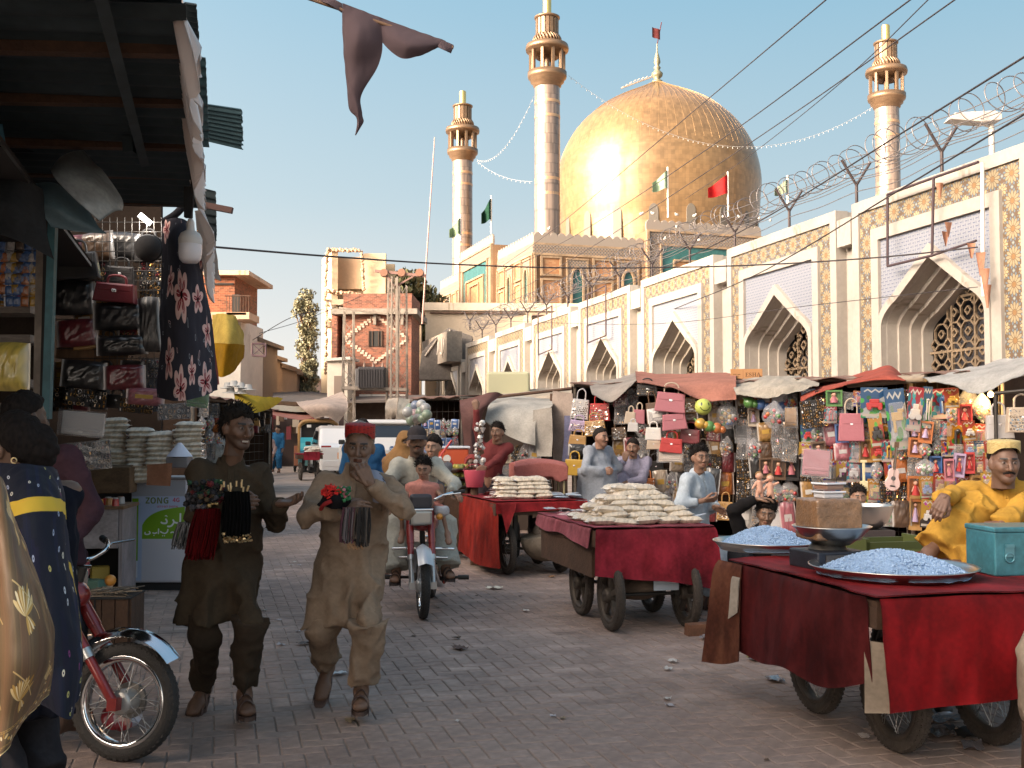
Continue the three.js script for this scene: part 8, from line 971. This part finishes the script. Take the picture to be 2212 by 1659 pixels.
const fr=thing('fridge_cabinet','white advertising cabinet with a green ZONG poster beside the dark dressed man','cabinet',gnd(345,11.2),.02),W=.56,H0=1.06;mesh('body',rbox(W,H0,.5,.012,0,.08+H0 / 2,-.25),mat([.50,.49,.54],.45),fr);mesh('top_edge',rbox(W+.02,.03,.52,.006,0,.08+H0,-.25),mat([.2,.19,.2],.5),fr);mesh('plinth',box(W*.96,.08,.46,0,.04,-.25),bl,fr);
const zt=ctex(512,960,(c)=>{const U='#f2f4f8';c.fillStyle='#b9c8e6';c.fillRect(0,0,512,960);c.fillStyle='#a9adb8';c.fillRect(0,0,512,150);c.fillStyle='#d5d3dc';c.fillRect(100,560,412,400);c.fillStyle='#7fae22';c.beginPath();c.moveTo(100,540);c.lineTo(100,430);c.bezierCurveTo(160,300,300,270,512,250);c.lineTo(512,560);c.lineTo(100,560);c.fill();c.fillRect(0,170,62,600);c.fillStyle='#dfe3ee';c.fillRect(0,770,62,160);c.fillStyle='#6f7f3a';c.font='bold 82px sans-serif';c.fillText('ZONG',128,220);c.fillStyle='#c43b52';c.font='bold 56px sans-serif';c.fillText('4G',392,205);c.font='bold 24px sans-serif';c.fillText("LET'S GET DIGITAL",240,258);
c.strokeStyle=U;c.lineCap='round';c.lineWidth=17;const s=(...p)=>{c.beginPath();c.moveTo(p[0],p[1]);for(let i=2;i<p.length;i+=4)c.quadraticCurveTo(p[i],p[i+1],p[i+2],p[i+3]);c.stroke();};s(470,320,470,380,468,402,440,412,420,402);s(400,380,416,400,396,420,380,446,350,440);s(330,372,350,396,330,410,300,414,286,402);c.lineWidth=8;s(322,340,336,330,340,346);c.lineWidth=13;s(480,470,484,500,462,506);s(444,496,430,512,410,500,396,490,380,500);s(350,470,350,500,320,508,290,500,280,490);s(260,466,260,506,258,508);s(240,500,226,512,206,502);s(170,490,190,506,160,516,120,520,130,498);for(const[x,y]of[[420,524],[300,530],[318,530],[216,526]]){c.fillStyle=U;c.beginPath();c.arc(x,y,6,0,7);c.fill();}
c.save();c.translate(44,560);c.rotate(-PI / 2);c.fillStyle='#2c3a16';c.font='bold 26px sans-serif';c.fillText('ZONG 4G',60,0);c.fillStyle='#f0f2f4';c.fillRect(-150,-16,150,14);c.restore();});
mesh('poster',put(new THREE.PlaneGeometry(W*.96,H0*.96),0,.08+H0 / 2,.0045),mat([.78,.78,.78],.4,0,{map:zt}),fr);
const wm=thing('white_cone_lamp','white cone shaped lamp shade on a grey stand among the popcorn columns','lamp shade',at(388,985,10.2));mesh('shade',cyl(.015,.12,.13,24,0,.06,0),mat([.55,.57,.66],.5),wm);mesh('base',rbox(.2,.1,.18,.01,0,-.06,0),mat([.14,.14,.15],.5),wm);tag(mesh('orange_cloth',cloth([[at(318,1004,10.0),at(372,1000,10)],[at(316,1048,10),at(368,1050,10)]],12,10,.03),clothM([.36,.17,.10])),'orange brown cloth hanging under the popcorn columns','cloth');bx('counter_block','dark counter carrying the popcorn columns',320,1106,11.75,1.0,.62,.5,bl);
stall('golden trinket stall behind the smiling man head',425,500,858,16,18,1.5);fill('the golden stall',428,498,[[872,900,3],[900,930,4],[930,960,4],[960,990,4]],15.8,17.6,['bangle_rack','bangle_rack','handbag','toy_bag'],['gold','orange','brown','gold']);stall('far hat and trinket stall at the left under the yellow tarpaulin',505,588,878,27,31,2);fill('the far hat stall',508,586,[[886,902,6],[902,918,6],[918,934,6]],26.6,30.6,['bangle_rack','handbag','pouch'],['brown','maroon','gold','black']);
[[492,838],[505,834],[520,838],[536,842],[498,848],[522,850]].forEach(([u,v],i)=>{const h=thing('sun_hat',`white brimmed hat on the stall roof by the yellow tarpaulin, ${ORD[i]} from the upper left`,'hat',at(u,v,24));mesh('crown',cyl(.07,.1,.12,14,0,.06,0),colM('white',.9),h);mesh('brim',cyl(.17,.18,.015,18,0,0,0),colM('white',.9),h);});
const yl=clothM([.62,.40,.03]),ye=tarp('yellow tarpaulin stretched over the far left stalls',[[[506,850,24],[560,856,25],[612,860,27]],[[508,866,23.4],[560,872,24.4],[598,874,26]],[[512,884,23],[548,892,23.6],[580,884,25]]],yl);
tarp('deep yellow lower hem of the hanging yellow awning',[[[459,741,18.55],[486,742,17.95],[512,743,18.15],[529,746,18.75]],[[462,801,18.5],[478,815,18.1],[506,803,18.3],[523,772,18.7]]],clothM([.40,.21,.012]),{fold:.05});tarp('yellow umbrella like awning hanging behind the floral dress, pale top and deep yellow hem',[[[458,680,19],[485,678,18.4],[510,690,18.6],[524,715,19]],[[458,742,18.6],[486,742,18],[512,744,18.2],[528,748,18.8]],[[462,800,18.6],[478,812,18.2],[506,800,18.4],[522,770,18.8]]],clothM([.58,.40,.09]),{fold:.06});ye.userData.label='yellow tarpaulin stretched low over the far left stalls';
scene.children.find((c)=>c.userData.label?.startsWith('yellow umbrella like')).userData.label='yellow hanging awning right of the floral dress';
tarp('pinkish grey tarpaulin spread like a fan above the rickshaw',[[[640,868,46],[690,862,44],[740,846,42]],[[650,880,42],[700,872,40],[752,878,40]],[[680,905,41],[705,900,40],[730,914,40]]],clothM([.44,.35,.30]));tarp('long pale awning strip left of the fan shaped tarpaulin',[[[586,874,46],[640,878,45],[690,878,44]],[[584,884,43],[640,890,42],[690,890,42]]],clothM([.42,.36,.28]));tarp('reddish awning strip under the long pale strip',[[[588,886,44],[640,888,43],[684,890,43]],[[588,896,42],[640,906,41],[676,904,41]]],clothM([.34,.15,.12]));tarp('grey flat roof cloth in front of the distant houses',[[[590,848,60],[660,846,60],[712,850,60]],[[588,866,52],[650,868,52],[706,866,52]]],clothM([.16,.14,.13]));
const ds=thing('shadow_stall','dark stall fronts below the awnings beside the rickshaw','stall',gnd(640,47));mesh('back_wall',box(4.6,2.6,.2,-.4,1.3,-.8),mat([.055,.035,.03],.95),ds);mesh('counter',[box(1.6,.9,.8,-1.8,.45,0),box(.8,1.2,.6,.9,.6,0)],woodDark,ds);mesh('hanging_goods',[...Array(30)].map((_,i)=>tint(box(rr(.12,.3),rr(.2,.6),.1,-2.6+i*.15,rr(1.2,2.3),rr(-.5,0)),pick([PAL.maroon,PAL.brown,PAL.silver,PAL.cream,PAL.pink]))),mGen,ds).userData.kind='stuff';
}
{
const t=thing('cloth_banner','dark translucent cloth tied along a bamboo pole against the sky','banner',at(830,120,7)),q=(x,y,d=7)=>at(685.7+x / 5.04,y / 5.04,d).sub(t.position),m=mat([.085,.06,.066],1,0,{transmission:.12,thickness:0,specularIntensity:.3,bumpMap:T.weave,bumpScale:.001});
mesh('pole',rod(q(-400,-120),q(1480,520),.012,8),mat([.16,.09,.05],.8),t);
mesh('cloth',[cloth([[q(275,40),q(480,112),q(700,192)],[q(278,380),q(430,430,6.9),q(704,455)],[q(300,700),q(430,720,6.95),q(655,720)],[q(335,1030),q(400,1030,6.97),q(472,1036)],[q(352,1195),q(430,1160,6.97),q(490,1240)],[q(425,1290),q(450,1330,6.98),q(506,1335)],[q(408,1470),q(412,1472),q(420,1472)]],40,60,.02,7,.002),cloth([[q(690,190),q(1050,320),q(1400,450)],[q(695,330),q(1000,480,6.9),q(1360,490)],[q(704,460),q(940,640,6.95),q(1300,515)]],40,20,.015,8,.002),cloth([[q(1300,430),q(1400,462),q(1485,495)],[q(1295,515),q(1380,545,6.95),q(1445,580)]],12,8,.02,12,.003),cloth([[q(-60,-30),q(120,-20),q(270,40)],[q(20,10),q(150,60,6.96),q(265,140)]],14,8,.015,9,.003)],m,t);
const wm=mat([.035,.028,.03],.7),W=(label,p,r=.011,sag=.25)=>tag(mesh('power_cable',tube(p.map((a)=>at(...a)),r,40,5),wm),label,'cable');
W('power line crossing the dome from the top, leftmost of the diagonal lines',[[1810,-22,14],[1520,222,24],[1190,500,45],[1085,575,58]]);W('second diagonal power line, passing right of the dome top',[[1990,-18,13],[1560,300,24],[1240,510,42],[1085,590,58]]);W('third diagonal power line, crossing the right minaret tip',[[2090,-20,13],[1700,255,22],[1300,520,38],[1100,640,56]]);W('thin cable crossing the third power line near the right minaret',[[2025,-20,13],[1838,160,18],[1600,350,28],[1480,430,34]],.008);W('thick power line low at the right, above the razor wire',[[2230,112,11],[1960,280,15],[1600,500,24],[1300,640,38]],.013);W('lower thick power line at the right, running into the razor wire',[[2230,236,11.5],[1960,400,16],[1640,590,25],[1450,670,34]],.013);W('thick brown cable hanging across the street from the left shops to the arches',[[455,533,11],[700,553,13],[1000,572,16],[1250,579,17],[1600,574,17],[1900,556,16],[2112,534,15]],.012);W('thin slack cable below the thick brown one',[[560,720,40],[660,690,45],[780,640,50]],.012);W('thin cable along the arches at shoulder height',[[1000,690,40],[1400,700,30],[1750,660,22],[2112,620,17]],.007);W('slack cable high over the far left houses',[[545,735,56],[620,690,56],[700,668,60]],.02);
const lights=(label,a,b,sag,n)=>{const g=thing('string_lights',label,'string lights',at(...a)),p=[],B=at(...b).sub(g.position);for(let i=0;i<=20;i++){const s=i / 20,v=B.clone().multiplyScalar(s);v.y-=sag*4*s*(1-s);p.push(v);}const c=new THREE.CatmullRomCurve3(p);mesh('wire',new THREE.TubeGeometry(c,60,.012,4),mat([.4,.38,.36],.7),g);mesh('bulbs',[...Array(n)].map((_,i)=>{const v=c.getPoint((i+.5)/ n);return cyl(.015,.04,.10,6,v.x,v.y-.1,v.z);}),mat([.42,.41,.38],.4),g).userData.kind='stuff';};
lights('string of small lamps from the left minaret up to the tallest one',[1030,345,101],[1153,208,80],1.6,26);lights('string of lamps between the two left minarets, the lower one',[1030,348,101],[1150,392,80],.5,14);lights('string of lamps sagging across the dome face from the tallest minaret to the right one',[1228,163,80],[1884,232,85],4.2,62);
const flag=(label,u0,v0,v1,d,w,h,c,pole=1)=>{const g=thing('flag',label,'flag',at(u0,v1,d)),k=px(d),H=(v1-v0)/ k;if(pole)mesh('pole',rod(V(0,0,0),V(0,H+.1,0),.07,6),mat([.62,.58,.52],.6),g);mesh('cloth',surf(12,8,(s,t)=>V(-s*w / k,H-.1-t*h / k*(1-.5*s)-s*h / k*.75,.25*sin(s*7)),.02),clothM(c),g);};
flag('dark green flag on a white pole left of the tallest minaret',1061,424,505,84,21,46,[.012,.05,.03]);flag('bright red flag on a white pole before the right side of the dome',1573,372,468,76,44,42,[.50,.02,.02]);flag('pale green flag hanging in front of the left minaret',995,466,520,70,24,36,[.25,.33,.20]);flag('pale green and white flag in front of the dome middle',1443,362,470,78,34,40,[.30,.40,.27]);flag('grey green flag just right of the dome behind the razor wire',1702,382,440,60,30,30,[.20,.24,.17]);
const bd=thing('pigeon','white pigeon sitting on the shrine parapet or ledge','pigeon',at(1385,464,76.4),0,'pigeons on the shrine');mesh('body',put(new THREE.SphereGeometry(.16,10,7),0,.12,0).scale(1.5,1,1),mat([.4,.38,.35],.8),bd);bd.scale.setScalar(.6);mesh('head',sph(.08,8,.22,.28,0),mat([.55,.52,.5],.8),bd);[[1410,463],[1462,466],[1500,468],[1562,470],[1596,470],[1640,474],[1664,478],[1436,518],[1510,520],[1462,492],[1186,496]].forEach(([u,v])=>{const b=bd.clone();b.name=numbered('pigeon');scene.add(b);b.position.copy(at(u,v,75.5));b.rotation.y=rr(0,6);});
const lit=(l,u,v,s,c,foil)=>{const d=EYE*F*1.0 /(v-937),p=gnd(u,d),m=mesh('litter',surf(6,6,(a,b)=>V((a-.5)*s*1.6,.012+s*.22*abs(n3(a*4+u,b*4,v)),(b-.5)*s),.002),foil?mat(c,.25,.7):mat(c,.7));m.position.copy(p);m.rotation.y=rr(0,6);tag(m,l,'litter');};
lit('small pale shell of litter on the paving right of the motorcycle',1068,1270,.10,[.6,.55,.45]);lit('crumpled olive wrapper on the paving left of the nearest cart',1640,1421,.12,[.2,.17,.06]);lit('grey foil scrap on the paving left of the nearest cart wheel',1668,1465,.09,[.4,.38,.38],1);lit('silver packet under the nearest cart',2028,1550,.14,[.6,.6,.62],1);lit('long foil strip under the nearest cart by its right wheel',2020,1578,.16,[.55,.5,.48],1);lit('white foil scrap in front of the right wheel of the nearest cart',2088,1606,.10,[.6,.55,.58],1);lit('black plastic scrap beside the right wheel of the nearest cart',2070,1580,.12,[.02,.02,.02]);lit('bright paper scrap by the wedge of the popcorn cart',1521,1376,.08,[.5,.48,.5],1);lit('dry leaf on the paving in the middle of the street',994,1398,.08,[.10,.05,.035]);lit('tiny pale paper left of the popcorn cart',1135,1318,.05,[.6,.55,.5]);lit('dark twig on the paving between the two walking men',662,1388,.07,[.07,.05,.04]);lit('pale scrap near the bottom edge under the nearest cart',1856,1585,.05,[.5,.42,.38]);lit('orange peel beside the wheel of the red cart',1192,1246,.06,[.4,.2,.08]);lit('white paper bit behind the raised foot of the old man',736,1452,.06,[.55,.55,.55]);
for(let i=0;i<34;i++){const d=rr(5.4,15),x=rr(-.34,.3)*d,m=mesh('litter',surf(3,3,(a,b)=>V((a-.5)*.05,.006+.018*abs(n3(a*5+i,b*5,2)),(b-.5)*.04),.0015),mat(pick([[.5,.46,.42],[.08,.05,.03],[.22,.16,.09],[.4,.36,.36]]),.7));m.position.set(x,0,-d);m.rotation.y=rr(0,6);m.scale.setScalar(rr(.5,1.3));tag(m,'tiny scrap of paper or leaf lying on the paving','litter','tiny scraps on the paving');}
const cs=thing('cloth_sack','cream cloth bundle cut off by the right picture edge below the red sheet','sack',V(2.42,0,-4.95));mesh('sack',sdfMesh((x,y,z)=>hyp(x / .8,y / 1.5,z)-.2+.06*fbm(x*6,y*7,z*6,3)+.03*abs(n3(x*13,y*6,z*13)),[-.22,-.36,-.26],[.22,.36,.26],.014).translate(.02,.48,0),clothM([.42,.34,.26]),cs);mesh('stool',cyl(.14,.15,.3,14,.02,.15,0),woodDark,cs);
const sh=thing('black_shoe','black shoe on the ground behind the front wheel of the nearest cart','shoe',gnd(2008,6.3),1.2);mesh('shoe',sdfMesh((x,y,z)=>max(smin(hyp(x,y-.05,z+.08)-.045,hyp(x*1.0,(y-.035)*1.2,z-.05)-.05,.06),-y),[-.08,-.02,-.18],[.08,.13,.14],.007),mat([.02,.018,.018],.5),sh);
const bt=thing('bicycle_wheel_cart','dark spoked wheel of another cart behind the popcorn cart','cart wheel',gnd(1550,10.2),1.1);wheel(bt,.31,{rubber:dustRubber,rim:dirtySteel});mesh('fender',surf(12,3,(s,t)=>V((t-.5)*.1,.31+.34*cos(s*2-1),.34*sin(s*2-1)),.004),darkSteel,bt);bt.name='spare_wheel';
}
renderer.render(scene,camera);
